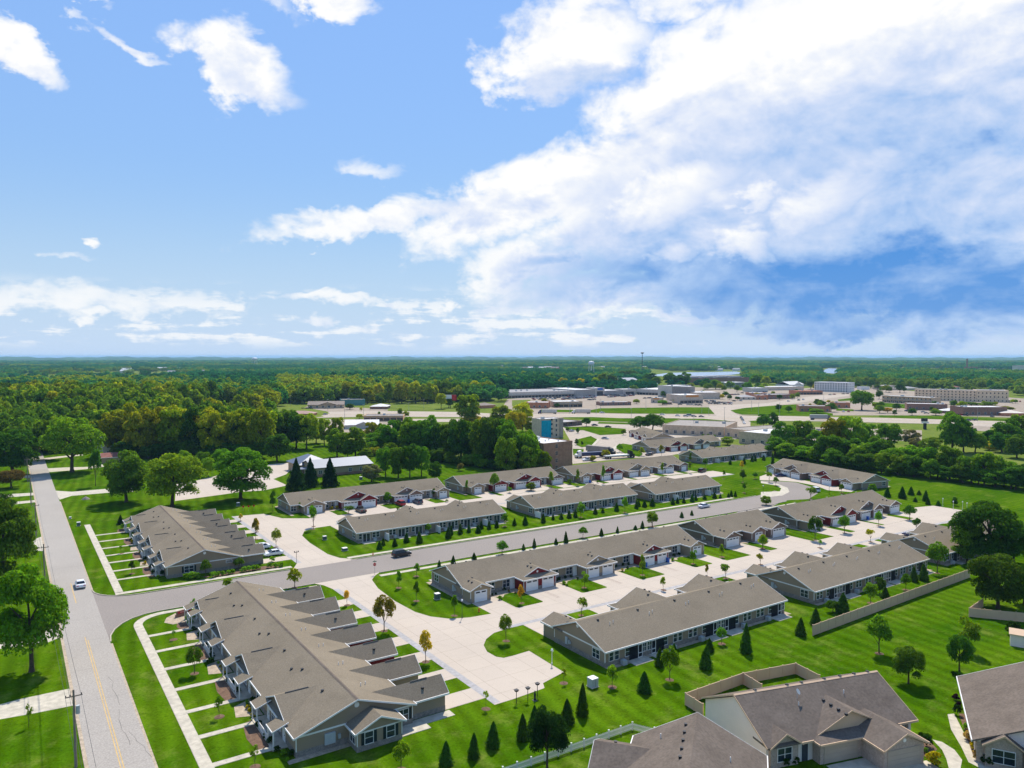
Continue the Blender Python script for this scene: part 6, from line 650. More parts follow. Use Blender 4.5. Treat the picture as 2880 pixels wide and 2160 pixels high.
# end bay of the nearer row
ba = MB(); ba.box(6.8, -3.0, 0, 13.0, .05, 2.46); ba.ext([(6.82, -3.0, 2.46), (12.98, -3.0, 2.46), (9.9, -3.0, 3.75)], (0, .1, 0)); ba.build('bay_wall', 'taupe', rowA); MB().box(6.76, -3.04, 0, 13.04, -.05, .75).build('stone_base', 'stone', rowA)
br = MB(); roof_gable(br, 'y', -3.45, -.02, 6.4, 9.9, 13.4, 2.62, 4.1); br.build('bay_roof', 'roof', rowA)
bf = MB(); rake(bf, 'y', -3.452, -1, 6.4, 9.9, 13.4, 2.62, 4.1); bf.box(6.28, -3.45, 2.4, 6.397, -.05, 2.65); bf.box(13.403, -3.45, 2.4, 13.52, -.05, 2.65); bf.box(6.9, -3.06, 2.36, 12.9, -3.01, 2.5); bf.build('bay_fascia', 'white', rowA)
for x in (6.76, 12.93): MB().box(x, -3.05, .75, x+.11, -2.94, 2.36).build('corner_trim', 'white', rowA)
window(rowA, 8.4, -3.03, .8, 1.1, 1.5, 0, 1, True); window(rowA, 11.4, -3.03, .8, 1.1, 1.5, 0, 1, True); window(rowA, 6.77, -1.6, .8, 1.6, 1.5, R(-90)); window(rowA, 14.6, -.03, .8, 1.5, 1.5, 0, 2, True)
MB().box(3.6, -.3, .7, 5.0, -.04, 2.1).box(5.4, -.2, 1.0, 5.75, -.04, 1.6).build('meter_box', 'transformer', rowA); MB().box(13.2, -2.6, -.02, 17.5, -.05, .08).build('patio_slab', 'concrete_old', rowA)
MB().box(16.1, -1.2, -.02, 22, .55, .06).build('side_path', 'concrete_old', rowA); MB().box(-1.2, -1.0, -.02, 16, -.05, .05).build('gravel_bed', 'gravel_bed', rowA)
rowB = garden_row('taupe townhouse row with flowering hedge along its end wall beside the street', (28.8, 181.9, 0))
window(rowB, 4.6, -.03, .85, 2.0, 1.4, 0, 2, True); window(rowB, 13.4, -.03, 1.7, 1.3, .5, 0, 1)
S_, DB, NE = 'single', 'double', 'nested'
def row(label, x0, x1, ridge, gar, wall='taupe', flip=False, back='patio', units=None, seed=0):
    L = x1-x0
    if not flip: return townhouse_row(label, (x0, ridge-6.4, 0), 0, L, [(a-x0, b-x0, k, m) for a, b, k, m in gar], wall, back, units, seed=seed)
    return townhouse_row(label, (x1, ridge+6.4, 0), R(180), L, [(x1-b, x1-a, k, m) for a, b, k, m in gar], wall, back, units, seed=seed)
row('longest townhouse row, tan end garage beside the lamp post and two red garage pairs', 76.8, 145.4, 139, [(76.8, 81.6, S_, 'tan'), (89.9, 98.4, DB, 'red'), (107.1, 115.4, DB, 'tan'), (124.5, 132.8, DB, 'red'), (140.6, 145.4, S_, 'tan')], 'taupe')
row('short dark brown townhouse row with three wide garage fronts', 153.9, 180.0, 140, [(154.6, 160.6, S_, 'brown_siding'), (165.4, 171.0, S_, 'brown_siding'), (173.6, 179.9, S_, 'brown_siding')], 'taupe_dark')
row('taupe townhouse row with a red garage pair at the end of the concrete court', 188.8, 237.6, 139.4, [(189.8, 196.2, S_, 'taupe'), (200.6, 212.5, NE, 'red'), (215.7, 226.9, NE, 'brown_siding'), (231.8, 237.6, S_, 'brown_siding')], 'taupe_dark')
row('townhouse row with screened patios facing the evergreen lawn above the picket fence', 78.6, 124.4, 97.2, [(78.7, 83.6, S_, 'taupe'), (94.5, 106.3, DB, 'taupe'), (112.5, 123.2, DB, 'taupe')], 'taupe', True)
row('townhouse row with screened patios behind the long tan vinyl fence', 134.0, 177.6, 97.2, [(134.2, 139.4, S_, 'taupe'), (144.5, 155.5, DB, 'taupe'), (162, 171.5, DB, 'taupe')], 'taupe', True)
row('townhouse row half hidden by the big dark tree', 185.2, 226.0, 97.2, [(187.5, 193, S_, 'taupe'), (201, 211, DB, 'taupe')], 'taupe', True)
row('townhouse row beside the street whose white framed end bay faces the concrete court', 76.8, 124.0, 195.8, [(78.0, 84.0, S_, 'taupe'), (93.5, 104.5, DB, 'taupe'), (111, 121, DB, 'taupe')], 'taupe', True, 'slider')
row('townhouse row beside the street between the two other street side rows', 135.4, 178.2, 195.8, [(136, 142, S_, 'taupe'), (148, 159, DB, 'taupe'), (165, 176, DB, 'taupe')], 'taupe', True, 'slider')
row('townhouse row beside the street next to the curved court entrance', 183.6, 216.4, 192.0, [(185, 191, S_, 'taupe'), (197, 208, DB, 'taupe')], 'taupe', True, 'slider')
row('rear townhouse row in front of the three dark spruces', 73.8, 129.4, 242.4, [(77.0, 83.9, S_, 'taupe'), (89.6, 101.5, NE, 'red'), (108.2, 118.5, NE, 'brown_siding'), (124.6, 129.4, S_, 'taupe')], 'taupe')
row('rear townhouse row below the brown hotel with a red garage pair', 137.0, 180.7, 242.4, [(138.6, 144.2, S_, 'taupe'), (148.0, 154.6, S_, 'red'), (157.4, 169.4, NE, 'red'), (175.0, 180.7, S_, 'brown_siding')], 'taupe')
row('rear townhouse row with three garage pairs below the parked trucks', 186.0, 247.4, 239.2, [(187.0, 192.6, S_, 'taupe'), (197.2, 208.7, NE, 'red'), (212.4, 223.9, NE, 'tan'), (229.6, 237.5, NE, 'brown_siding'), (242.4, 247.4, S_, 'brown_siding')], 'taupe')
# row on the curved court: front looks to the west
gx, gy = 284.6, 203.0
townhouse_row('townhouse row angled along the wood edge with a red garage pair', (274.0, 205.5, 0), math.atan2(-44.5, -8.8), 47.5, [(0.2, 5.6, S_, 'tan'), (8.5, 20.5, NE, 'brown_siding'), (25.2, 37.0, NE, 'red'), (40.5, 46.2, S_, 'taupe')], 'taupe', 'slider')
row('upper townhouse row with a warm tan roof and red garage gables near the warehouse', 276.8, 331, 289.3, [(278, 284, S_, 'tan'), (288, 300.5, NE, 'red'), (306, 318, NE, 'brown_siding')], 'tan', seed=3)
row('upper townhouse row with white privacy screens next to the wood', 267.6, 318.6, 246.4, [(270, 276, S_, 'taupe'), (285, 296, DB, 'taupe'), (303, 313, DB, 'taupe')], 'taupe', True, 'slider')
townhouse_row('upper townhouse row seen end on behind the warm tan roofed row', (326.6, 349.2, 0), R(-116.3), 37.7, [(3, 8, S_, 'red'), (13, 22, DB, 'red'), (28, 37, DB, 'tan')], 'tan', 'slider')
# bay on the street-side row
# grass islands between the driveways, with beds
isl = 0
def island(x0, y0, x1, y1, bed=None):
    r_ = .35
    sheet('grass_island', [(x0+r_, y0), (x1-r_, y0), (x1, y0+r_), (x1, y1), (x0, y1), (x0, y0+r_)] if y1 > y0 else [(x0+r_, y0), (x0, y0-r_), (x0, y1), (x1, y1), (x1, y0-r_), (x1-r_, y0)], ZP+.02, 'lawn', thick=.06)
    if bed: sheet('planting_bed', bed, ZP+.045, 'gravel_bed')
def court_front(x0, x1, yA, yW, gars, pathw=1.3):      # driveways fill yA..yW, islands between
    sheet('driveway_apron', rect(x0, min(yA, yW), x1, max(yA, yW)), ZP+.003, 'concrete')
    prev = None
    for a, b in gars:
        if prev is not None and a-prev > 3.0:
            u0, u1 = prev+1.5, a-.2; s = 1 if yW > yA else -1
            bed = [(u0, yW-s*2.6), (u0+1.2, yW-s*3.6), (u0+2.4, yW-s*2.3), (u1-2.4, yW-s*1.9), (u1-.9, yW-s*3.0), (u1-.1, yW-s*2.4), (u1-.1, yW), (u0, yW)]
            island(u0, yA+s*.15, u1, yW, bed)
        prev = b
court_front(81.7, 145.3, 121.7, 132.4, [(76.8, 81.6), (89.9, 98.4), (107.1, 115.4), (124.5, 132.8), (140.6, 145.4)])
court_front(154.4, 180, 121.7, 133.4, [(154.6, 160.6), (165.4, 171.0), (173.6, 179.9)]); court_front(189.6, 238, 121.7, 132.6, [(189.8, 196.2), (200.6, 212.5), (215.7, 226.9), (231.8, 237.6)])
sheet('driveway_apron', rect(77.0, 121.6, 81.7, 129.4), ZP+.003, 'concrete')
court_front(78.7, 123.2, 113.5, 103.8, [(78.7, 83.6), (94.5, 106.3), (112.5, 123.2)]); court_front(134.2, 171.5, 113.4, 103.8, [(134.2, 139.4), (144.5, 155.5), (162, 171.5)]); court_front(187.5, 211, 113.2, 103.8, [(187.5, 193), (201, 211)])
court_front(78, 121, 212.7, 202.4, [(78, 84), (93.5, 104.5), (111, 121)]); court_front(136, 176, 211.8, 202.4, [(136, 142), (148, 159), (165, 176)]); court_front(185, 208, 211.2, 198.6, [(185, 191), (197, 208)])
court_front(77, 129.4, 225.0, 235.8, [(77.0, 83.9), (89.6, 101.5), (108.2, 118.5), (124.6, 129.4)]); court_front(138.6, 180.7, 224.5, 235.8, [(138.6, 144.2), (148.0, 154.6), (157.4, 169.4), (175.0, 180.7)]); court_front(187, 247.4, 223.6, 232.6, [(187.0, 192.6), (197.2, 208.7), (212.4, 223.9), (229.6, 237.5), (242.4, 247.4)])
for x in (93.9, 111.2, 128.6): sheet('paver_strip', rect(x-.45, 122.2, x+.45, 129.2), ZP+.013, 'paver')
# bins beside garage doors
bin_me = MB().ext([(-.28, -.3, 0), (.28, -.3, 0), (.28, .3, 0), (-.28, .3, 0)][::-1], (0, 0, .95)).box(-.31, -.34, .951, .31, .36, 1.02).mesh('bin', 'blue_plastic')
for x, y, lab in [(124.9, 128.9, 'inner end of the longest row\'s second red garage pair'), (132.2, 128.8, 'outer end of the longest row\'s second red garage pair'), (217.6, 128.5, 'brown garage of the row at the court end'), (113.0, 231.6, 'brown garage in front of the spruces'), (190.4, 228.0, 'end garage of the row below the trucks')]:
    o = place(bin_me, 'wheelie_bin', None, (x, y, .04), rnd.uniform(-.2, .2)); tag(o, 'blue wheelie bin at the '+lab, 'bin', 'blue bins')
    for s in (-1, 1): place(cached('binw', lambda: MB().tube([(-.04, 0, 0), (.04, 0, 0)], .12, 10).mesh('wheel', 'rubber')), 'wheel', o, (s*.33, .25, .12))
# ------------------------------------------------------------------ private houses beside the estate
def house_two():
    T = thing('house', 'pale sided house with brown roof, two tan garages and a fenced yard', 'house', (75.4, 56.9, 0), R(-15.6), 'private houses')
    m = MB(); body(m, 'x', 0, 22.4, 0, 6.3, 13.2, 2.75, 6.15); m.build('wall', 'vinyl_pale', T)
    r_ = MB(); roof_gable(r_, 'x', -.35, 22.8, -.7, 6.3, 13.7, 2.85, 6.5); roof = r_.build('roof', 'roof_house', T)
    f = MB(); rake(f, 'x', -.353, -1, -.7, 6.3, 13.7, 2.85, 6.5); rake(f, 'x', 22.803, 1, -.7, 6.3, 13.7, 2.85, 6.5); f.box(4.6, -.82, 2.62, 6.4, -.703, 2.88); f.box(19.5, -.82, 2.62, 22.8, -.703, 2.88); f.build('fascia', 'vinyl_tan', T)
    rc = MB(); rc.ext([(-.36, 6.05, 6.42), (-.36, 6.3, 6.56), (-.36, 6.55, 6.42)], (23.2, 0, 0)); rc.build('ridge_cap', 'vinyl_tan', T)
    # garage wing with set-back gable
    x0, x1, yf, zr = 6.8, 18.0, -1.4, 5.5; xc = (x0+x1)/2; MB().box(x0, yf, 0, x1, .4, 2.6).build('garage_wall', 'brick_pale', T)
    g = MB(); roof_gable(g, 'y', yf+1.0, 7.5, x0-.4, xc, x1+.4, 2.75, zr); zt = 3.25
    A, B_, a2, b2 = (x0-.4, yf-.45, 2.75), (x1+.4, yf-.45, 2.75), (x0+.5, yf+1.25, zt), (x1-.5, yf+1.25, zt)
    g.poly([A, B_, b2, a2]); g.poly([A, a2, (x0-.4, yf+1.0, 2.752)]); g.poly([B_, (x1+.4, yf+1.0, 2.752), b2]); g.box(x0-.38, yf-.43, 2.6, x1+.38, yf+1.2, 2.72); g.build('garage_roof', 'roof_house', T)
    MB().ext([(x0+.8, yf+1.3, zt-.1), (x1-.8, yf+1.3, zt-.1), (xc, yf+1.3, zr-.25)], (0, .1, 0)).build('gable_wall', 'vinyl_tan', T)
    ff = MB(); rake(ff, 'y', yf+.997, -1, x0+.3, xc, x1-.3, 3.1, zr, hb=.16); ff.box(x0-.4, yf-.56, 2.55, x1-4.9, yf-.453, 2.78); ff.box(x0-.52, yf-.45, 2.55, x0-.403, -.7, 2.78); ff.build('garage_fascia', 'vinyl_tan', T)
    garage_door(T, 9.9, yf-.005, 4.9, 2.25, 0, 'door_tan')
    # second garage
    x0, x1, yf, zr = 13.1, 19.2, -5.0, 4.35; xc = (x0+x1)/2; w = MB(); w.box(x0, yf, 0, x1, -1.2, 2.55); w.ext([(x0+.01, yf+.001, 2.55), (x1-.01, yf+.001, 2.55), (xc, yf+.001, zr-.27)], (0, .1, 0)); w.build('garage_wall', 'brick_pale', T)
    g = MB(); roof_gable(g, 'y', yf-.4, 1.6, x0-.4, xc, x1+.4, 2.72, zr); g.build('garage_roof', 'roof_house', T); ff = MB(); rake(ff, 'y', yf-.403, -1, x0-.4, xc, x1+.4, 2.72, zr); ff.box(x0-.52, yf-.4, 2.5, x0-.403, -1.85, 2.75); ff.box(x1+.403, yf-.4, 2.5, x1+.52, -.8, 2.75); ff.build('garage_fascia', 'vinyl_tan', T)
    garage_door(T, xc, yf-.005, 4.9, 2.25, 0, 'door_tan'); vent(T, xc, yf, 3.35, 0, .25)
    # window bay
    x0, x1, yf, zr = .35, 4.4, -.35, 4.25; xc = (x0+x1)/2; w = MB(); w.box(x0, yf, 0, x1, .2, 2.55); w.ext([(x0+.01, yf+.001, 2.55), (x1-.01, yf+.001, 2.55), (xc, yf+.001, zr-.27)], (0, .1, 0)); w.build('bay_wall', 'brick_pale', T)
    g = MB(); roof_gable(g, 'y', yf-.4, 2.6, x0-.4, xc, x1+.4, 2.72, zr); g.build('bay_roof', 'roof_house', T); ff = MB(); rake(ff, 'y', yf-.403, -1, x0-.4, xc, x1+.4, 2.72, zr); ff.box(x1+.403, yf-.4, 2.5, x1+.52, -.5, 2.75); ff.build('bay_fascia', 'vinyl_tan', T); window(T, xc, yf-.03, .75, 2.0, 1.6, 0, 2)
    door(T, 5.6, -.02, m='door_dark'); window(T, 21.2, -.03, .9, 1.4, 1.3)
    for x, y, z in [(3, 7.4, 6.0), (8, 7.2, 6.1), (10.3, 7.0, 6.2), (14, 7.0, 6.2), (16.6, 7.0, 6.2), (19, 7.0, 6.2), (21.3, 7.0, 6.2)]: roof_bits(roof, [(x, 6.42, 6.5, 0)], 0)
    for k in range(4): roof_bits(roof, [(11.5, 3.6-1.35*k, 5.15, 0)], 0)
    roof_bits(roof, [(7.6, 3.6, 5.1, 1), (15.2, 4.1, 5.4, 1)], 0)
    dish = MB(); dish.tube([(0, 0, 0), (0, 0, .9)], .03, 6); dish.tube([(0, -.05, .9), (.03, -.16, .98)], [.10, .38], 14); o = dish.build('satellite_dish', 'transformer', None, (84.5, 60.6, 5.75)); tag(o, 'small satellite dish on a mast on the brown roof', 'satellite dish'); o.location = (84.3, 59.0, 5.55)
    sheet('driveway', [(82.0, 53.2), (87.8, 51.6), (87.0, 48.9), (93.4, 47.0), (91.6, 40.5), (79.5, 44)], ZP, 'concrete_old'); return T
house_two()
def house_one():
    T = thing('house', 'house showing a long brown ridged roof behind the white picket fence', 'house', (68.2, 61.4, 0), R(-51.5), 'private houses')
    m = MB(); body(m, 'y', -17, 0, -7.3, 0, 7.6, 2.7, 6.5); m.build('wall', 'vinyl_pale', T)
    r_ = MB(); roof_gable(r_, 'y', -17.4, .4, -7.7, 0, 8.0, 2.85, 6.9); roof = r_.build('roof', 'roof_house', T)
    f = MB(); rake(f, 'y', .403, 1, -7.7, 0, 8.0, 2.85, 6.9); f.box(-7.82, -17.4, 2.62, -7.703, .4, 2.88); f.box(8.003, -17.4, 2.62, 8.12, .4, 2.88); f.build('fascia', 'white', T)
    w = MB(); body(w, 'x', -11.2, -6.5, -8.0, -4.9, -1.8, 2.6, 3.9); w.build('wing_wall', 'vinyl_pale', T); g = MB(); roof_gable(g, 'x', -11.6, -4.6, -8.4, -4.9, -1.4, 2.75, 4.3); g.build('wing_roof', 'roof_house', T); ff = MB(); rake(ff, 'x', -11.602, -1, -8.4, -4.9, -1.4, 2.75, 4.3); ff.build('wing_fascia', 'white', T)
    roof_bits(roof, [(-1.2, -2-1.9*k, 6.35, 0) for k in range(5)]+[(4.0, -6, 4.95, 1), (-9.2, -4.0, 3.95, 0), (-4, -3, 4.9, 1)], 0); return T
house_one()
def house_three():
    T = thing('house', 'pale house with flower beds along its side beside the curved walk', 'house', (98.2, 43.6, 0), R(-60), 'private houses')
    m = MB(); body(m, 'y', 0, 19.4, .2, 8, 16, 2.7, 6.2); m.build('wall', 'vinyl_pale', T); MB().box(.16, -.05, 0, 16.04, 1.6, 2.55).build('brick_front', 'brick_pale', T)
    r_ = MB(); roof_gable(r_, 'y', -.5, 19.9, -.35, 8, 16.4, 2.85, 6.6); roof = r_.build('roof', 'roof_house', T)
    f = MB(); rake(f, 'y', 19.903, 1, -.35, 8, 16.4, 2.85, 6.6); f.box(-.47, -.5, 2.62, -.353, 19.9, 2.88); f.build('fascia', 'white', T)
    x0, x1, yf, zr = 1.0, 4.8, -.7, 4.3; xc = (x0+x1)/2; w = MB(); w.box(x0, yf, 0, x1, .2, 2.55); w.ext([(x0+.01, yf+.001, 2.55), (x1-.01, yf+.001, 2.55), (xc, yf+.001, zr-.27)], (0, .1, 0)); w.build('bay_wall', 'brick_pale', T)
    g = MB(); roof_gable(g, 'y', yf-.4, 3.0, x0-.4, xc, x1+.4, 2.72, zr); g.build('bay_roof', 'roof_house', T); ff = MB(); rake(ff, 'y', yf-.403, -1, x0-.4, xc, x1+.4, 2.72, zr); ff.build('bay_fascia', 'vinyl_tan', T); window(T, xc, yf-.03, .7, 2.3, 1.6, 0, 2)
    x0, x1, yf, zr = 5.6, 12.2, -4.2, 4.6; xc = (x0+x1)/2; w = MB(); w.box(x0, yf, 0, x1, .2, 2.55); w.ext([(x0+.01, yf+.001, 2.55), (x1-.01, yf+.001, 2.55), (xc, yf+.001, zr-.27)], (0, .1, 0)); w.build('garage_wall', 'brick_pale', T); g = MB(); roof_gable(g, 'y', yf-.4, 3.6, x0-.4, xc, x1+.4, 2.72, zr); g.build('garage_roof', 'roof_house', T); garage_door(T, xc, yf-.005, 4.9, 2.25, 0, 'door_tan')
    for y in (4.5, 9.5, 14.5): window(T, .17, y, .9, 1.2, 1.3, R(-90))
    door(T, .17, 7.2, rz=R(-90), m='door_dark'); return T
house_three()
sheet('garden_walk', [(109.0, 51.2), (108.0, 51.6), (104.0, 49.2), (100.4, 46.2), (97.3, 43.9), (96.9, 41.5), (98.6, 40.8), (98.7, 43.0), (100.6, 44.9), (104.2, 47.6)], ZP, 'concrete_old', thick=.05)
sheet('garden_walk', [(99.2, 49.2), (99.6, 48.2), (98.9, 46.3), (97.2, 44.6), (94.6, 43.6), (93.6, 44.4), (95.8, 45.8), (97.6, 47.2)], ZP, 'concrete_old', thick=.05); sheet('planting_bed', [(94.0, 47.2), (97.2, 47.6), (98.6, 49.3), (96.5, 50.2), (95.0, 49.8)], ZP+.01, 'mulch'); sheet('planting_bed', [(99.5, 44.4), (109.6, 50.9), (110.2, 50.2), (100.0, 43.6)], ZP+.015, 'mulch')
# shed
sh = thing('garden_shed', 'small pale garden shed with a tan flat pitched roof on the back lawn', 'shed', (142.9, 58.2, 0), R(-67)); MB().box(0, 0, 0, 5, 3.2, 2.1).build('wall', 'vinyl_pale', sh); q = MB(); roof_gable(q, 'x', -.2, 5.2, -.25, 1.6, 3.45, 2.15, 2.7, t=.1); q.build('roof', 'vinyl_tan', sh); door(sh, 2.5, -.02)
# ------------------------------------------------------------------ fences
def panel_fence(label, pts, h=1.8, step=2.4, m='vinyl_tan', name='vinyl_fence', cat='fence'):
    T = thing(name, label, cat, (pts[0][0], pts[0][1], 0))
    ox, oy = pts[0]
    for (x0, y0), (x1, y1) in zip(pts, pts[1:]):
        Ln = math.hypot(x1-x0, y1-y0); n = max(1, round(Ln/step)); st = Ln/n; a = math.atan2(y1-y0, x1-x0)
        pm = cached(('panel', round(st, 2), h, m), lambda: MB().box(.07, -.025, .06, st-.07, .025, h-.08).box(.07, -.045, h-.14, st-.07, .045, h-.03).box(.07, -.045, .05, st-.07, .045, .18).mesh('fence_panel', m)); po = cached(('post', h, m), lambda: MB().box(-.065, -.065, 0, .065, .065, h).box(-.085, -.085, h, .085, .085, h+.06).mesh('post', m))
        for k in range(n):
            px_, py_ = x0+(x1-x0)*k/n-ox, y0+(y1-y0)*k/n-oy; place(pm, 'fence_panel', T, (px_, py_, 0), a); place(po, 'post', T, (px_, py_, 0), a)
    place(po, 'post', T, (pts[-1][0]-ox, pts[-1][1]-oy, 0), a); return T
panel_fence('tan vinyl fence enclosing the back yard of the pale house', [(79.2, 70.3), (79.7, 74.0), (92.1, 73.9), (102.0, 71.7), (101.1, 66.9)]); panel_fence('short tan vinyl fence dividing the fenced back yard', [(92.1, 73.8), (91.2, 69.8)])
panel_fence('long tan vinyl fence between the patios and the wide lawn', [(118.6, 80.0), (179.6, 81.7)], 2.0); panel_fence('tan vinyl fence around the tree by the garden shed', [(160.5, 70.4), (152.3, 69.2), (158.5, 61.0)], 1.8)
def picket_fence():
    pts = [(48.0, 73.4), (68.4, 72.9), (69.8, 70.2), (71.8, 69.6)]; T = thing('picket_fence', 'white picket fence with pointed posts across the lawn', 'fence', (pts[0][0], pts[0][1], 0)); ox, oy = pts[0]
    pk = MB().ext([(-.045, -.012, .08), (.045, -.012, .08), (.045, -.012, .92), (0, -.012, 1.0), (-.045, -.012, .92)], (0, .024, 0)).mesh('picket', 'white'); po = MB().box(-.07, -.07, 0, .07, .07, 1.12).ext([(-.09, -.09, 1.12), (.09, -.09, 1.12), (.09, .09, 1.12), (-.09, .09, 1.12)], (0, 0, .05)).mesh('post', 'white')
    for (x0, y0), (x1, y1) in zip(pts, pts[1:]):
        Ln = math.hypot(x1-x0, y1-y0); a = math.atan2(y1-y0, x1-x0); n = max(1, round(Ln/2.1)); place(MB().box(0, .014, .22, Ln, .05, .30).box(0, .014, .74, Ln, .05, .82).mesh('rail', 'white'), 'rail', T, (x0-ox, y0-oy, 0), a)
        for k in range(n+1): place(po, 'post', T, (x0-ox+(x1-x0)*k/n, y0-oy+(y1-y0)*k/n, 0), a)
        npk = int(Ln/.155)
        for k in range(npk): place(pk, 'picket', T, (x0-ox+(x1-x0)*(k+.5)/npk, y0-oy+(y1-y0)*(k+.5)/npk, 0), a)
picket_fence()
# ------------------------------------------------------------------ houses by the county road, hall with the blue roof
def plain_house(name, label, loc, rz, L, Dp, ze, zr, wall, roof, cat='house', wins=3, storeys=1):
    T = thing(name, label, cat, loc, rz); m = MB(); body(m, 'x', 0, L, 0, Dp/2, Dp, ze-.1, zr-.25); m.build('wall', wall, T); r_ = MB(); roof_gable(r_, 'x', -.4, L+.4, -.4, Dp/2, Dp+.4, ze, zr); r_.build('roof', roof, T); f = MB(); rake(f, 'x', -.403, -1, -.4, Dp/2, Dp+.4, ze, zr); f.box(-.4, -.5, ze-.2, L+.4, -.403, ze+.03); f.build('fascia', 'white', T)
    for s in range(storeys):
        for k in range(wins): window(T, L*(k+.5)/wins, -.03, .9+2.7*s, 1.3, 1.3)
        window(T, -.03, Dp/2, .9+2.7*s, 1.3, 1.3, R(-90))
    return T
plain_house('house', 'blue grey two storey house among the trees by the county road', (39.1, 429, 0), R(-30), 10.5, 9, 5.0, 7.2, 'wall_grey', 'greyroof', 'house', 2, 2)
plain_house('house', 'white house partly hidden behind the big roadside tree', (34.2, 452, 0), R(-34), 8.0, 9, 5.4, 7.4, 'white', 'greyroof', 'house', 2, 2)
plain_house('garage', 'detached garage with a red brown roof beside the blue grey house', (35.4, 395.5, 0), R(-6), 8.6, 8, 2.8, 4.6, 'tan', 'redroof', 'garage', 1)
hj = thing('hall', 'tan hall with a blue grey metal roof behind the spruces', 'hall', (104, 302, 0)); m = MB(); body(m, 'x', 0, 26, 0, 8, 16, 3.6, 5.9); m.build('wall', 'tan', hj); r_ = MB(); roof_gable(r_, 'x', -.5, 26.5, -.6, 8, 16.6, 3.8, 6.2); r_.build('roof', 'roof_blue', hj); MB().box(-.03, -.03, 0, 26.03, 16.03, 1.1).build('brick_base', 'wall_brickd', hj)
w = MB(); w.box(-2, 12, 0, 12, 27, 3.6); w.build('wing_wall', 'tan', hj); w = MB(); A, B_, C_, E_ = (-2.8, 11, 3.8), (12.8, 11, 3.8), (12.8, 28, 3.8), (-2.8, 28, 3.8); t_ = (5, 17.5, 7.2); u_ = (5, 21.5, 7.2); w.poly([A, B_, t_]); w.poly([B_, C_, u_, t_]); w.poly([C_, E_, u_]); w.poly([E_, A, t_, u_]); w.poly([E_, C_, B_, A]); w.build('wing_roof', 'roof_blue', hj)
pc = MB(); pc.box(-6, 4, 2.9, -.1, 10, 3.15); pc.build('porch_roof', 'roof_blue', hj); [MB().box(x, y, 0, x+.25, y+.25, 2.9).build('porch_post', 'white', hj) for x in (-5.9, -.5) for y in (4.1, 9.6)]
for x in (3, 8, 16, 21): window(hj, x, -.04, 1.2, 1.4, 1.4)
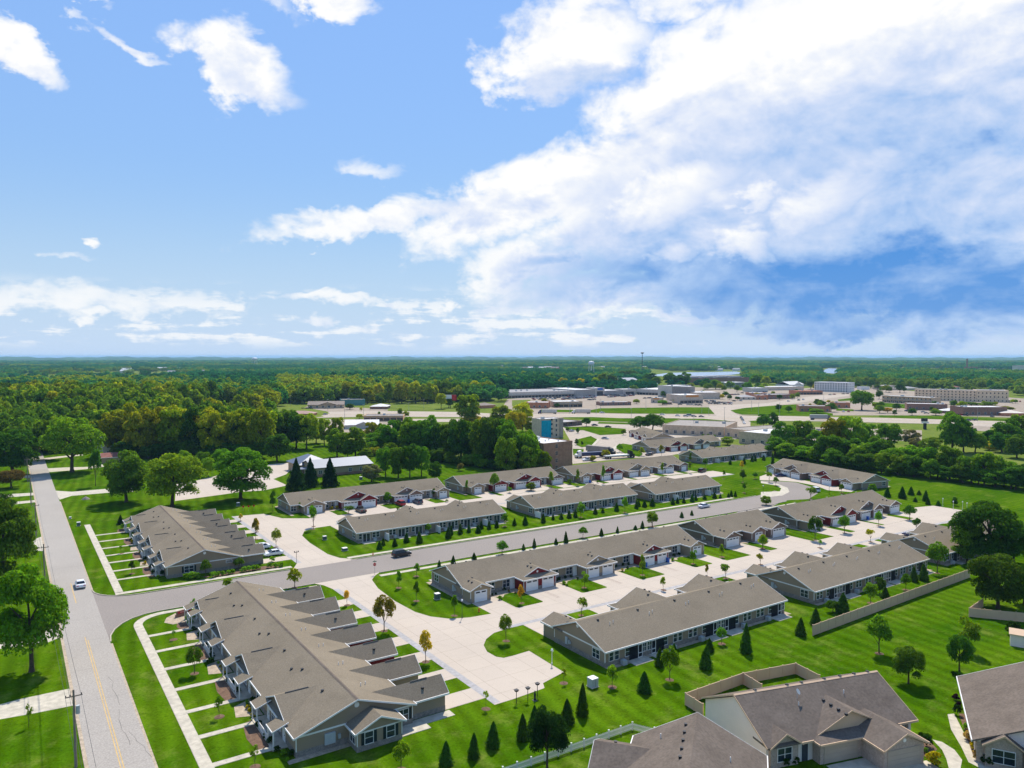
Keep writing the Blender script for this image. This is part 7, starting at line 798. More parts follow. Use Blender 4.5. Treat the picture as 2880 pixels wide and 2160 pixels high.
# ------------------------------------------------------------------ town buildings
def block(b, extra=None):
    (ax, ay), (bx, by) = b['a'], b['b']; L = math.hypot(bx-ax, by-ay); a = math.atan2(by-ay, bx-ax); d, h = b['d'], b['h']
    T = thing(b['name'], b['label'], b['cat'], (ax, ay, 0), a, 'town buildings along the highway')
    wm = 'wall_'+b['wall'] if 'wall_'+b['wall'] in MATS else b['wall']; wm = {'tan': 'wall_tancom', 'cream': 'cream', 'white': 'white'}.get(b['wall'], wm)
    sh = b.get('shape', 'flat'); he = h if sh in ('flat', 'monitor') else h*(.55 if sh != 'arch' else .45)
    m = MB(); m.box(0, 0, 0, L, d, he); m.build('wall', wm, T)
    if sh in ('flat', 'monitor'):
        MB().box(.35, .35, he, L-.35, d-.35, he+.06).build('roof', b['roof'], T); p = MB(); p.box(-.05, -.05, he-.5, L+.05, .3, he+.45); p.box(-.05, d-.3, he-.5, L+.05, d+.05, he+.45); p.box(-.05, .301, he-.5, .3, d-.301, he+.45); p.box(L-.3, .301, he-.5, L+.05, d-.301, he+.45); p.build('parapet', wm, T)
        rn = random.Random(int(ax)); um = cached('hvac', lambda: MB().box(-1, -.8, 0, 1, .8, 1.3).mesh('rooftop_unit', 'transformer'))
        for k in range(max(1, int(L/16))): place(um, 'rooftop_unit', T, (rn.uniform(2, max(2.5, L-2)), rn.uniform(d*.25, d*.75), he+.06))
        if sh == 'monitor':
            for k in range(4): mo = MB(); mo.box(L*(.05+.24*k), d*.15, he+.06, L*(.20+.24*k), d*.85, he+2.6); mo.build('roof_monitor', 'greyroof', T)
    elif sh == 'arch':
        m = MB(); n = 10; sec = [(d*k/n, he+(h-he)*math.sin(math.pi*k/n)) for k in range(n+1)]
        m.ext([(0, y, z) for y, z in sec], (L, 0, 0)); m.build('roof', b['roof'], T)
    elif sh == 'hip':
        m = MB(); o = .6; q = min(L, d)/2; A, B_, C_, E_ = (-o, -o, he), (L+o, -o, he), (L+o, d+o, he), (-o, d+o, he)
        if L > d: r1, r2 = (q, d/2, h), (L-q, d/2, h); m.poly([A, B_, r2, r1]); m.poly([B_, C_, r2]); m.poly([C_, E_, r1, r2]); m.poly([E_, A, r1])
        else: r1, r2 = (L/2, q, h), (L/2, d-q, h); m.poly([A, B_, r1]); m.poly([B_, C_, r2, r1]); m.poly([C_, E_, r2]); m.poly([E_, A, r1, r2])
        m.poly([E_, C_, B_, A]); m.build('roof', b['roof'], T)
    else:
        m = MB(); roof_gable(m, 'x', -.5, L+.5, -.6, d/2, d+.6, he, h); m.build('roof', b['roof'], T)
        g = MB(); g.ext([(L*.35, -.3, he-.1), (L*.75, -.3, he-.1), (L*.55, -.3, h*.92)], (0, 1, 0)); g.build('gable_wall', wm, T); g = MB(); roof_gable(g, 'y', -1, d*.4, L*.3, L*.55, L*.8, he, h*.96); g.build('porch_roof', b['roof'], T)
    win = b.get('win')
    if win == 'band':
        n = max(2, int(L/4.5)); wme = cached(('bandw', round(L/n, 1)), lambda: MB().box(-L/n*.44, -.06, .4, L/n*.44, .02, 2.6).mesh('shop_window', 'glass'))
        for k in range(n): place(wme, 'shop_window', T, (L*(k+.5)/n, 0, 0))
        MB().box(.3, -1.2, 3.0, L-.3, -.02, 3.35).build('canopy', 'wall_greyd', T)
    elif win == 'few':
        n = max(2, int(L/5))
        for k in range(n): window(T, L*(k+.5)/n, -.04, .9, 1.8, min(1.8, he-1.4), 0, 2)
    elif win and win.startswith('grid'):
        s = int(win[4]); n = max(3, int(L/3.4)); fh = he/s
        for j in range(s):
            for k in range(n): window(T, L*(k+.5)/n, -.04, fh*j+.7, *((1.9, 1.9) if b['wall'] == 'white' else (1.1, 1.5)), 0, 1, fr=wm)
            for k in range(4): window(T, L+.04, d*(k+.5)/4, fh*j+.7, 1.3, 1.6, R(90), 1, fr=wm)
    elif win == 'gallery':
        n = int(L/4.5)
        for j in range(2):
            for k in range(n): window(T, L*(k+.4)/n, -.04, 1.0+he/2*j, 1.6, 1.4, 0, 1); door(T, L*(k+.8)/n, -.03, m='door_dark')
        MB().box(0, -1.8, he/2-.2, L, -.05, he/2).build('gallery_floor', 'cream', T); MB().box(-.4, -2.0, he-.15, L+.4, .4, he+.15).build('gallery_roof', 'cream', T); MB().box(0, -1.8, he/2+.9, L, -1.72, he/2+1.0).build('railing', 'cream', T)
    elif win == 'portal':
        MB().box(L*.2, -.5, 0, L*.8, -.02, he*.6).build('portal', 'glass', T); MB().box(L*.12, -1, he*.6, L*.88, -.02, he*.72).build('portal_canopy', wm, T)
    if b.get('sign'): MB().box(L*.25, -.3, he*.78, L*.8, -.06, he*1.02).build('sign_panel', 'sign_'+b['sign'], T)
    return T
for b in D['blocks']: block(b)
hb = block(dict(name='brown_hotel', label='brown four storey hotel block with a white flat roof among the trees', cat='hotel', a=(188.4, 256.2), b=(205.2, 257.8), h=12.6, d=45, wall='hotelbrown', roof='whiteroof', win='none'))
for j in range(4):
    window(hb, 7.4, -.04, 1.2+3.1*j, 1.3, 1.7, 0, 2, fr='wall_hotelgrey')
    for k in range(10): window(hb, -.04, 2.5+4.2*k, 1.2+3.1*j, 1.5, 1.7, R(-90), 2, fr='wall_hotelgrey')
MB().box(5.2, 16, 12.66, 12, 24, 14.0).build('rooftop_room', 'white', hb)
for x, y in [(3, 6), (5, 12), (3, 18), (8, 8), (12, 10), (13, 5), (4, 28), (10, 32)]: MB().tube([(x, y, 12.6), (x, y, 13.4)], .25, 8).build('roof_vent', 'transformer', hb)
ht = block(dict(name='teal_hotel', label='grey hotel tower with a bright teal corner panel', cat='hotel', a=(267.5, 367), b=(284, 366), h=11.6, d=10, wall='hotelgrey', roof='whiteroof', win='none'))
MB().box(.6, -.25, 0, 7.6, -.02, 11.0).build('teal_panel', 'wall_tealpanel', ht); MB().box(13.9, -.3, 0, 16.4, -.02, 11.7).build('dark_panel', 'wall_greyd', ht)
for j in range(4): MB().box(7.65, -.5, 2.2+2.9*j, 8.4, -.02, 3.4+2.9*j).build('balcony', 'dark_metal', ht); window(ht, 11.5, -.04, 1.0+2.95*j, 1.3, 1.6, 0, 1)
hw = [('white', 'greyroof'), ('cream', 'whiteroof'), ('wall_brick', 'brownroof')]
for x, y, w_, k in D['far_houses']:
    T = thing('far_house', ['white far house with a grey roof showing between distant trees', 'cream far building with a bright roof showing between distant trees', 'brick far house with a brown roof showing between distant trees'][k], 'house', (x, y, 0), R(-33.9)+rnd.uniform(-.5, .5), ['far white houses', 'far cream buildings', 'far brick houses'][k])
    dd = w_*.5; hh = w_*.22; m = MB(); body(m, 'x', 0, w_, 0, dd/2, dd, hh, hh*1.6); m.build('wall', hw[k][0], T); r_ = MB(); roof_gable(r_, 'x', -.5, w_+.5, -.5, dd/2, dd+.5, hh+.1, hh*1.7+.1, t=.3); r_.build('roof', hw[k][1], T)
# ------------------------------------------------------------------ towers, poles, signs, boxes
def water_tower(label, loc, h, r):
    T = thing('water_tower', label, 'water tower', loc); b = MB(); prof = [(0, r*.25), (.02, r*.8), (.10, r), (.22, r), (.30, r*.7), (.33, .2)]
    b.tube([(0, 0, h*(.70+q*.9)) for q, _ in prof], [x for _, x in prof], 18); b.build('tank', 'white', T, smooth=True)
    for k in range(6):
        a = k*math.pi/3; MB().tube([(r*1.05*math.cos(a), r*1.05*math.sin(a), 0), (r*.85*math.cos(a), r*.85*math.sin(a), h*.76)], .38, 8).build('leg', 'white', T)
    MB().tube([(0, 0, 0), (0, 0, h*.72)], .9, 10).build('riser', 'white', T); MB().tube([(r*.95*math.cos(k*math.pi/6), r*.95*math.sin(k*math.pi/6), h*.36) for k in range(13)], .18, 6).build('brace_ring', 'white', T)
water_tower('white legged water tower behind the mall', (1199.8, 1433.2, 0), 39, 7.5); water_tower('distant white water tower above the left woods', (961.4, 3596.3, 0), 45, 13)
T = thing('radio_mast', 'slim lattice radio mast rising above the skyline', 'mast', (1343, 1403, 0)); m = MB()
for k in range(3): a = k*2.094; m.tube([(2.6*math.cos(a), 2.6*math.sin(a), 0), (.8*math.cos(a), .8*math.sin(a), 58)], .22, 5)
for z in range(0, 56, 5):
    for k in range(3): a, b = k*2.094, (k+1)*2.094; q = 2.6-1.8*z/58; m.tube([(q*math.cos(a), q*math.sin(a), z), (q*.93*math.cos(b), q*.93*math.sin(b), z+5)], .12, 4)
m.build('lattice', 'dark_metal', T); MB().tube([(0, 0, 57), (0, 0, 58.2), (0, 0, 60), (0, 0, 61)], [1.5, 4.2, 4.2, 1.0], 12).build('antenna_ring', 'dark_metal', T)
T = thing('power_plant', 'far industrial plant with a dark smokestack', 'plant', (2559, 1186, 0), R(-33.9)); MB().tube([(0, 0, 0), (0, 0, 43)], [3.2, 2.2], 12).build('smokestack', 'wall_brickd', T); MB().box(8, 10, 0, 40, 30, 16).build('hall', 'wall_brickd', T); MB().box(-14, 0, 0, 20, 14, 9).build('annex', 'wall_greyd', T)
T = thing('tower_block', 'plain concrete tower block beside the smokestack plant', 'building', (2340, 950, 0), R(-33.9)); MB().box(0, 0, 0, 42, 25, 24).build('wall', 'cream', T); MB().box(-.4, -.4, 24, 42.4, 25.4, 24.6).build('roof', 'greyroof', T)
# billboard and highway pylon sign
T = thing('billboard', 'white and red billboard on a post by the highway', 'billboard', (356.4, 638.1, 0), R(-30)); MB().tube([(0, 0, 0), (0, 0, 8)], .35, 8).build('post', 'dark_metal', T); MB().box(-6.5, -.25, 7.2, 1.4, .25, 12.7).build('white_panel', 'white', T); MB().box(1.45, -.25, 7.2, 6, .25, 12.7).build('red_panel', 'sign_red', T)
T = thing('pylon_sign', 'dark twin panel pylon sign in front of the highway', 'sign', (521.9, 268.3, 0), R(-45)); MB().box(-1.0, -.3, 0, 1.0, .3, 4.2).build('post', 'dark_metal', T); MB().box(-2.2, -.4, 4.2, 2.4, .4, 5.4).build('lower_panel', 'white', T); MB().box(-2.4, -.4, 5.5, 1.6, .4, 7.6).build('upper_panel', 'dark_metal', T)
# utility poles and wires
pole_xy = [(5.9, 104.0), (5.7, 189.5), (5.6, 244.4), (5.6, 300), (5.7, 356), (5.8, 412)]
for i, (x, y) in enumerate(pole_xy):
    T = thing('utility_pole', 'weathered wooden utility pole with a transformer can beside the pale driveway' if i == 0 else 'weathered wooden utility pole along the county road', 'pole', (x, y, 0), 0, None if i == 0 else 'utility poles along the county road')
    MB().tube([(0, 0, 0), (-.1, 0, 9.6)], [.17, .11], 10).build('shaft', 'wood_pole', T); MB().box(-1.0, -.06, 8.75, .85, .06, 8.87).build('crossarm', 'wood_pole', T)
    for q in (-.9, -.45, .75): MB().tube([(q, 0, 8.88), (q, 0, 9.08)], .05, 6).build('insulator', 'dark_metal', T)
    if i == 0: MB().tube([(.32, -.05, 6.6), (.32, -.05, 7.6)], .24, 12).build('transformer_can', 'transformer', T)
for q, z in ((-.9, 9.07), (-.45, 9.07), (.75, 9.07), (0.0, 7.2)):
    pts = []
    for (x0, y0), (x1, y1) in zip([(6.1, 30.0)]+pole_xy, pole_xy):
        for k in range(8): t = k/8; pts.append((x0+(x1-x0)*t+q-.09, y0+(y1-y0)*t, z-1.1*4*t*(1-t)))
    o = MB().tube(pts, .024, 4).build('power_line', 'dark_metal'); tag(o, 'thin power line strung between the utility poles', 'power line', 'power lines')
def lamp_post(label, x, y, h=3.4, m='dark_metal', group=None, arm=True):
    T = thing('lamp_post', label, 'lamp post', (x, y, 0), 0, group); MB().tube([(0, 0, 0), (0, 0, .3), (0, 0, .32), (0, 0, h)], [.11, .11, .055, .045], 8).build('post', m, T); MB().tube([(0, 0, h), (0, 0, h+.06), (0, 0, h+.32), (0, 0, h+.4)], [.08, .2, .16, .03], 10).build('lantern', 'lamp', T)
    if arm: MB().tube([(0, 0, h-.2), (.28, 0, h-.05), (.3, 0, h+.02)], .03, 6).build('bracket', m, T)
lamp_post('slim dark lamp post on the lawn by the tan end garage', 71.1, 122.9, 3.3); lamp_post('white lamp post at the edge of the concrete turning court', 72.4, 96.1, 2.2, 'white')
for x, y in [(258.1, 126.3), (255.9, 121.9), (258.0, 120.0), (256.6, 118.0)]: lamp_post('white lamp post beside the end of the long concrete court', x, y, 2.4, 'white', 'white posts at the court end', False)
lamp_post('lamp post on the lawn at the angled townhouse row', 246.3, 160.3, 2.8); lamp_post('lamp post on the street side lawn near the curved court', 228.4, 175.2, 2.6)
T = thing('stop_sign', 'red octagonal stop sign with street name blades at the court entrance', 'sign', (68.9, 159.0, 0), R(-15)); MB().tube([(0, 0, 0), (0, 0, 3.1)], .035, 6).build('post', 'metal_grey', T)
oc = [(.38*math.cos(R(22.5+45*k)), -.045, 2.35+.38*math.sin(R(22.5+45*k))) for k in range(8)]; MB().ext(oc, (0, .02, 0)).build('octagon', 'sign_red', T); MB().box(-.45, -.01, 2.95, .45, .01, 3.12).build('name_blade', 'sign_green', T); MB().box(-.01, -.45, 3.13, .01, .45, 3.3).build('name_blade', 'sign_green', T)
def text_on(par, body_, size, loc, rot, m, name='lettering'):
    c = bpy.data.curves.new(name, 'FONT'); c.body = body_; c.size = size; c.align_x = 'CENTER'; c.align_y = 'CENTER'; c.extrude = .004; tmp = bpy.data.objects.new(name, c); COL.objects.link(tmp); bpy.context.view_layer.update(); me = bpy.data.meshes.new_from_object(tmp.evaluated_get(bpy.context.evaluated_depsgraph_get())); bpy.data.objects.remove(tmp); me.materials.clear(); me.materials.append(MATS[m]); o = bpy.data.objects.new(name, me); COL.objects.link(o); o.parent = par; o.location = loc; o.rotation_euler = rot; return o
text_on(T, 'STOP', .27, (0, -.055, 2.35), (R(90), 0, 0), 'white')
lp = thing('double_lamp_post', 'dark double armed lamp post at the corner of the driveways beside the street', 'post', (57.1, 178.6, 0)); MB().tube([(0, 0, 0), (0, 0, 3.0)], .05, 8).build('post', 'dark_metal', lp); MB().box(-.5, -.04, 2.55, .5, .04, 2.65).build('arm', 'dark_metal', lp); [MB().tube([(q, 0, 2.65), (q, 0, 2.95)], [.14, .09], 8).build('lantern', 'dark_metal', lp) for q in (-.45, .45)]  # lamp post with two lanterns on a cross arm, no mailbox
for i, (x, y) in enumerate([(59.9, 88.0), (61.7, 87.7), (63.7, 88.1)]):
    T = thing('feeder_post', 'dark bird feeder post at the edge of the turning court', 'post', (x, y, 0), 0, 'dark posts by the turning court'); MB().tube([(0, 0, 0), (0, 0, 1.8)], .05, 8).build('post', 'dark_metal', T); MB().box(-.22, -.22, 1.75, .22, .22, 1.95).ext([(-.3, -.3, 1.95), (.3, -.3, 1.95), (.3, .3, 1.95), (-.3, .3, 1.95)][::-1], (0, 0, .06)).build('feeder_tray', 'dark_metal', T)
T = thing('garden_statue', 'dark slim garden statue between the posts by the turning court', 'statue', (62.6, 87.2, 0)); MB().tube([(0, 0, 0), (0, 0, .25), (0, 0, .3), (0, 0, .95), (0, 0, 1.15), (0, 0, 1.25), (0, 0, 1.42)], [.22, .2, .13, .17, .12, .06, .11], 10).build('figure', 'dark_metal', T, smooth=True); MB().box(-.28, -.28, 0, .28, .28, .1).build('plinth', 'stone', T)  # statue figure on a plinth, not a lantern
def box_cab(label, x, y, m, w=.9, h=1.1, rz=0):
    T = thing('utility_box', label, 'utility box', (x, y, 0), rz); MB().box(-w/2-.1, -w/2-.1, 0, w/2+.1, w/2+.1, .12).build('pad', 'concrete_old', T); MB().box(-w/2, -w/2, .12, w/2, w/2, h).build('cabinet', m, T); MB().box(-w/2-.03, -w/2-.03, h, w/2+.03, w/2+.03, h+.06).build('lid', 'white', T); MB().box(-.02, -w/2-.02, .2, .02, w/2-.9 if w > 1.2 else -w/2-.003, h-.08).build('door_seam', 'dark_metal', T)
box_cab('grey green transformer box on the lawn between cone evergreens', 72.6, 86.1, 'transformer', 1.2, 1.35); box_cab('dark utility box with a white lid on the lawn by the tan end garage', 72.5, 135.5, 'box_green', 1.0, 1.2); box_cab('dark utility box on the corner lawn by the white framed end bay', 70.8, 197.0, 'box_green', .9, 1.0); box_cab('dark low utility box near the street on the corner lawn', 71.1, 183.1, 'box_green', 1.2, .7); box_cab('dark box with a white lid at the start of the roadside pavement', 16.4, 253.8, 'box_green', .9, 1.1); box_cab('small pale utility box on the county road verge', 15.0, 266.2, 'transformer', .6, .6); box_cab('dark utility box behind the spruces on the lawn', 118.2, 286, 'box_green', 1.0, 1.1); box_cab('dark utility box beside the driveway of the rear row', 63.0, 258, 'box_green', 1.0, 1.1)
for lab, x, y in [('orange fire hydrant on the lawn by the tan end garage', 75.6, 124.1), ('orange fire hydrant on the street verge near the black car', 75.1, 174.3)]:
    T = thing('fire_hydrant', lab, 'hydrant', (x, y, 0)); MB().tube([(0, 0, 0), (0, 0, .08), (0, 0, .1), (0, 0, .55), (0, 0, .72), (0, 0, .8)], [.18, .18, .12, .12, .13, .03], 10).build('barrel', 'hydrant', T); MB().tube([(-.22, 0, .45), (.22, 0, .45)], .06, 8).build('outlet', 'hydrant', T)
for x, y in [(62.1, 247.8), (63.7, 247.5), (65.3, 247.3)]:
    T = thing('marker_sign', 'red square marker sign at the end of the garage court', 'sign', (x, y, 0), R(-12), 'red end of court markers'); MB().tube([(0, 0, 0), (0, 0, 1.9)], .03, 6).build('post', 'metal_grey', T); MB().ext([(0, -.04, 1.2), (.4, -.04, 1.6), (0, -.04, 2.0), (-.4, -.04, 1.6)], (0, .02, 0)).build('panel', 'sign_red', T)
T = thing('entrance_sign', 'low brick entrance sign with a dark red panel among shrubs', 'sign', (27.3, 154.3, 0), R(20)); MB().box(-1.7, -.25, 0, 1.7, .25, .5).build('base', 'wall_brickd', T); MB().box(-1.55, -.12, .5, 1.55, .12, 1.15).build('panel', 'wall_brickd', T); MB().box(-1.3, -.14, .62, 1.3, -.121, 1.03).build('name_panel', 'sign_red', T); text_on(T, 'REDWOOD', .32, (0, -.15, .83), (R(90), 0, 0), 'paint_white')
T = thing('yard_marker', 'low grey stone mound on the lawn beside the driveway', 'mound', (21.7, 300, 0)); MB().tube([(0, 0, 0), (0, 0, .5), (0, 0, 1.0)], [1.4, .9, .1], 8).build('stones', 'stone', T)
sheet('planting_bed', [(24.6, 150.0), (28.0, 150.2), (28.2, 155.4), (26, 156.3), (24.2, 154.5), (23.4, 152)], ZP+.01, 'gravel_bed')
for y0, y1 in [(94, 104.5), (110.6, 121.4), (128, 138.6), (145, 151.5), (184.9, 195.5), (201.6, 212.4), (219, 229.6), (236, 243)]: sheet('planting_bed', [(25.3, y0+.8), (26.9, y0+.2), (26.9, y1-.3), (25.5, y1-.8), (24.9, (y0+y1)/2)], ZP, 'mulch')
for y0, y1 in [(104.8, 110.9), (121.8, 128.4), (138.9, 145.2), (195.6, 201.9), (212.6, 219)]: sheet('planting_bed', [(25.2, y0+1.3), (28.6, y0), (28.6, y1), (25.8, y1-1.4)], ZP+.004, 'gravel_bed')
sheet('planting_bed', [(38, 177.2), (52, 177.0), (53.5, 178.4), (50, 180), (39, 179.6), (37, 178.5)], ZP, 'mulch')
# ------------------------------------------------------------------ vehicles
def car_meshes(kind, ci):
    def fn():
        if kind == 'sedan': Ln, W, zb, zt, cab = 4.75, 1.84, .98, 1.44, [(-1.75, -1.05), (1.15, .35)]
        elif kind == 'suv': Ln, W, zb, zt, cab = 4.8, 1.92, 1.10, 1.74, [(-2.25, -2.0), (1.05, .45)]
        elif kind == 'van': Ln, W, zb, zt, cab = 5.2, 1.98, 1.15, 1.95, [(-2.5, -2.4), (1.6, .9)]
        else: Ln, W, zb, zt, cab = 5.6, 1.98, 1.08, 1.82, [(-.35, -.25), (1.35, .75)]
        h = Ln/2; prof = [(-h+.03, .32), (-h, .60), (-h+.08, zb-.08), (-h+.35, zb), (cab[1][0], zb-.02), (h-.45, zb-.16), (h-.05, zb-.34), (h, .55), (h-.04, .32)]
        b = MB(); n = len(prof); st = [(-W/2+.05, .05), (-W/2, .0), (-W/2+.10, -.03), (W/2-.10, -.03), (W/2, 0), (W/2-.05, .05)]
        rows = [(-W/2+.06, .06, 0), (-W/2, 0, 1), (W/2, 0, 1), (W/2-.06, .06, 0)]
        ids = []
        for y, ins, _ in [(-W/2, .0, 0), (-W/2+.12, 0, 1), (W/2-.12, 0, 1), (W/2, 0, 0)]:
            i = len(b.v); edge = abs(abs(y)-W/2) < .01
            b.v += [(x*(.985 if edge else 1), y, (z-.07 if edge and z > .8 else z)) for x, z in prof]; ids.append(i)
        for a, c in zip(ids, ids[1:]):
            for k in range(n): j = (k+1) % n; b.f.append((a+k, a+j, c+j, c+k)); b.m.append(0)
        b.f.append(tuple(ids[0]+k for k in reversed(range(n)))); b.f.append(tuple(ids[-1]+k for k in range(n))); b.m += [0, 0]
        if kind == 'pickup': b.box(-h+.15, -W/2+.14, zb-.001, -.45, W/2-.14, zb+.004, 1)
        g = MB(); (r0, r1), (f0, f1) = cab; wb, wt = W/2-.10, W/2-.26
        lo = [(r0, -wb, zb-.03), (f0, -wb, zb-.03), (f0, wb, zb-.03), (r0, wb, zb-.03)]; hi = [(r1, -wt, zt-.04), (f1, -wt, zt-.04), (f1, wt, zt-.04), (r1, wt, zt-.04)]
        for k in range(4): j = (k+1) % 4; g.poly([lo[k], lo[j], hi[j], hi[k]])
        rf = MB(); rf.box(r1-.03, -wt-.02, zt-.05, f1+.03, wt+.02, zt)
        for (x0, x1) in ((r0, r1), (f0, f1), ((r0+f0)/2-.1, (r1+f1)/2-.1)):
            for s in (-1, 1): rf.ext([(x0-.05, s*(wb+.012), zb-.03), (x0+.05, s*(wb+.012), zb-.03), (x1+.05, s*(wt+.012), zt-.03), (x1-.05, s*(wt+.012), zt-.03)], (0, s*.02, 0))
        ty = MB().tube([(0, -.11, 0), (0, .11, 0)], .33, 14).mesh('wheel', 'rubber'); ri = MB().tube([(0, -.115, 0), (0, .115, 0)], .2, 10).mesh('rim', 'rim')
        hl = MB().box(h-.22, -.2, zb-.38, h-.02, .2, zb-.24).mesh('headlight', 'lamp'); tl = MB().box(-h-.012, -.2, zb-.3, -h+.2, .2, zb-.14).mesh('tail_light', 'tail')
        return b.mesh('body', ['car_%d' % ci, 'dark_metal']), g.mesh('glasshouse', 'car_glass'), rf.mesh('cabin_roof', 'car_%d' % ci), ty, ri, hl, tl, h, W
    return cached(('car', kind, ci), fn)
def car(kind, ci, label, x, y, ang, z=.045, group=None):
    bd, gl, rf, ty, ri, hl, tl, h, W = car_meshes(kind, ci); T = thing({'sedan': 'car', 'suv': 'car', 'van': 'van', 'pickup': 'pickup_truck'}[kind], label, {'sedan': 'car', 'suv': 'car', 'van': 'van', 'pickup': 'pickup'}[kind], (x, y, z), R(ang), group)
    for me, n in ((bd, 'body'), (gl, 'glasshouse'), (rf, 'cabin_roof')): place(me, n, T)
    for sx in (-h*.60, h*.60):
        for sy in (-1, 1): w = place(ty, 'wheel', T, (sx, sy*(W/2-.12), .33)); place(ri, 'rim', w)
    for s in (-1, 1): place(hl, 'headlight', T, (0, s*(W/2-.32), 0)); place(tl, 'tail_light', T, (0, s*(W/2-.28), 0))
    return T
car('sedan', 0, 'white car driving along the county road', 12.1, 186.3, 90); car('suv', 1, 'black sport utility car driving on the estate street', 80.9, 170.0, 2); car('sedan', 0, 'white car driving on the estate street beside the evergreens', 190.4, 169.4, 3)
car('sedan', 0, 'white car parked on the drive by the hedge row, next to the street', 54.4, 188.6, 180); car('sedan', 0, 'white car parked half behind a garage of the hedge row', 53.6, 196.9, 180)
car('pickup', 1, 'black pickup parked before the red garage in front of the spruces', 93.3, 226.2, 90); car('suv', 4, 'red car parked before the brown garage in front of the spruces', 108.6, 229.0, 90); car('suv', 5, 'dark car parked beside the blue bin in front of the spruces', 114.8, 228.4, 90)
car('suv', 1, 'black van like car parked at the end of the rear row', 248.2, 222.0, 15); car('sedan', 1, 'black car parked before the upper tan roofed row', 267.9, 274.4, 10); car('sedan', 5, 'dark car parked beside another before the upper tan roofed row', 273.6, 278.0, 20)
car('sedan', 2, 'silver car on the curved road below the green lawn', 298.9, 343.8, -70); car('pickup', 0, 'white pickup parked beside the brown hotel', 229.8, 277.0, 170); car('pickup', 3, 'dark blue pickup parked before a garage behind the fenced row', 177.0, 110.0, 10); car('sedan', 3, 'blue car parked beside the garages of the half hidden row', 207.4, 109.6, 90)
car('sedan', 3, 'dark blue car parked at the angled row', 266.0, 195.6, -20); car('suv', 0, 'white sport utility car parked on the curved court road', 247.4, 166.8, 60); car('sedan', 2, 'silver car parked by the teal hotel', 310.6, 391, 20); car('sedan', 1, 'black car on the road behind the teal hotel', 350.5, 414.6, -20); car('sedan', 1, 'black car leaving the road behind the teal hotel', 349.7, 399.2, -20); car('van', 1, 'black van parked beside the tan warehouse', 366.8, 355.0, -50); car('van', 2, 'silver van driving on the highway', 472, 436.3, -38, .2); car('van', 0, 'white van parked before the white roofed hall', 358.9, 288.0, 0, .1)
def semi(label, x, y, ang, tcol, bcol, z=.15, top=4.0):
    T = thing('semi_truck', label, 'truck', (x, y, z), R(ang)); MB().box(-8, -1.28, 1.15, 5.2, 1.28, top).build('trailer', bcol, T); c = MB(); c.ext([(5.6, -1.2, .6), (8.4, -1.2, .6), (8.4, -1.2, 1.7), (7.4, -1.2, 2.0), (7.0, -1.2, 3.2), (5.6, -1.2, 3.6)], (0, 2.4, 0)); c.build('cab', tcol, T); MB().ext([(7.44, -1.0, 2.05), (7.44, 1.0, 2.05), (7.08, .9, 3.0), (7.08, -.9, 3.0)], (.03, 0, 0)).build('windscreen', 'car_glass', T); MB().box(-7.5, -.5, .75, 7.5, .5, 1.1).build('chassis', 'dark_metal', T)
    wm = cached('semiw', lambda: MB().tube([(0, -.15, 0), (0, .15, 0)], .5, 14).mesh('wheel', 'rubber'))
    for sx in (-6.8, -5.5, 5.9, 7.9): [place(wm, 'wheel', T, (sx, s*1.05, .5)) for s in (-1, 1)]
semi('semi truck with dark blue cab and cream trailer on the highway', 389.6, 524, 142, 'car_3', 'cream'); semi('semi truck with white cab and grey trailer on the highway', 415, 509, 142, 'white', 'wall_grey'); semi('dark tanker like truck on the highway by the wood', 530.8, 354, -40, 'car_5', 'metal_grey')
semi('dark moving truck parked below the curved road', 251.5, 293, -72, 'dark_metal', 'wall_greyd', .1, 3.9); semi('low blue trailer truck parked beside the brown hotel', 239.0, 285.5, 165, 'white', 'car_3', .1, 2.6); semi('white flatbed truck parked behind the rear row', 248.5, 275.5, -10, 'dark_metal', 'white', .1, 1.7)
lot_lab = ['white', 'black', 'silver', 'dark blue', 'red', 'dark grey', 'beige']
def lot_car(ci):
    m = MB(); m.ext([(-2.3, -.9, .3), (2.3, -.9, .3), (2.3, -.9, .72), (1.1, -.9, .95), (-2.2, -.9, 1.0)], (0, 1.8, 0), 0); lo = [(-1.7, -.82, .95), (1.1, -.82, .93), (1.1, .82, .93), (-1.7, .82, .95)]; hi = [(-1.1, -.66, 1.42), (.35, -.66, 1.42), (.35, .66, 1.42), (-1.1, .66, 1.42)]
    for k in range(4): j = (k+1) % 4; m.poly([lo[k], lo[j], hi[j], hi[k]], 1)
    m.box(-1.12, -.68, 1.42, .37, .68, 1.47, 0); [m.tube([(x, y-.1, .32), (x, y+.1, .32)], .32, 8, 2) for x in (-1.4, 1.4) for y in (-.82, .82)]
    return m.mesh('parked_car', ['car_%d' % ci, 'car_glass', 'rubber'])
LC = [lot_car(i) for i in range(7)]
for x, y, a, c in D['lot_cars']: tag(place(LC[c], 'parked_car', None, (x, y, .16), R(a)), 'small '+lot_lab[c]+' car in the town lots and lanes along the highway', 'car', lot_lab[c]+' cars in the town')
# lamp masts in the town
for x, y in D['masts']:
    T = thing('light_mast', 'tall thin light mast in the town parking lots and lanes', 'lamp post', (x, y, 0), 0, 'thin light masts in the town'); MB().tube([(0, 0, 0), (0, 0, 10.5)], [.16, .09], 6).build('mast', 'metal_grey', T); MB().box(-.9, -.18, 10.5, .9, .18, 10.7).build('lamp_head', 'metal_grey', T)
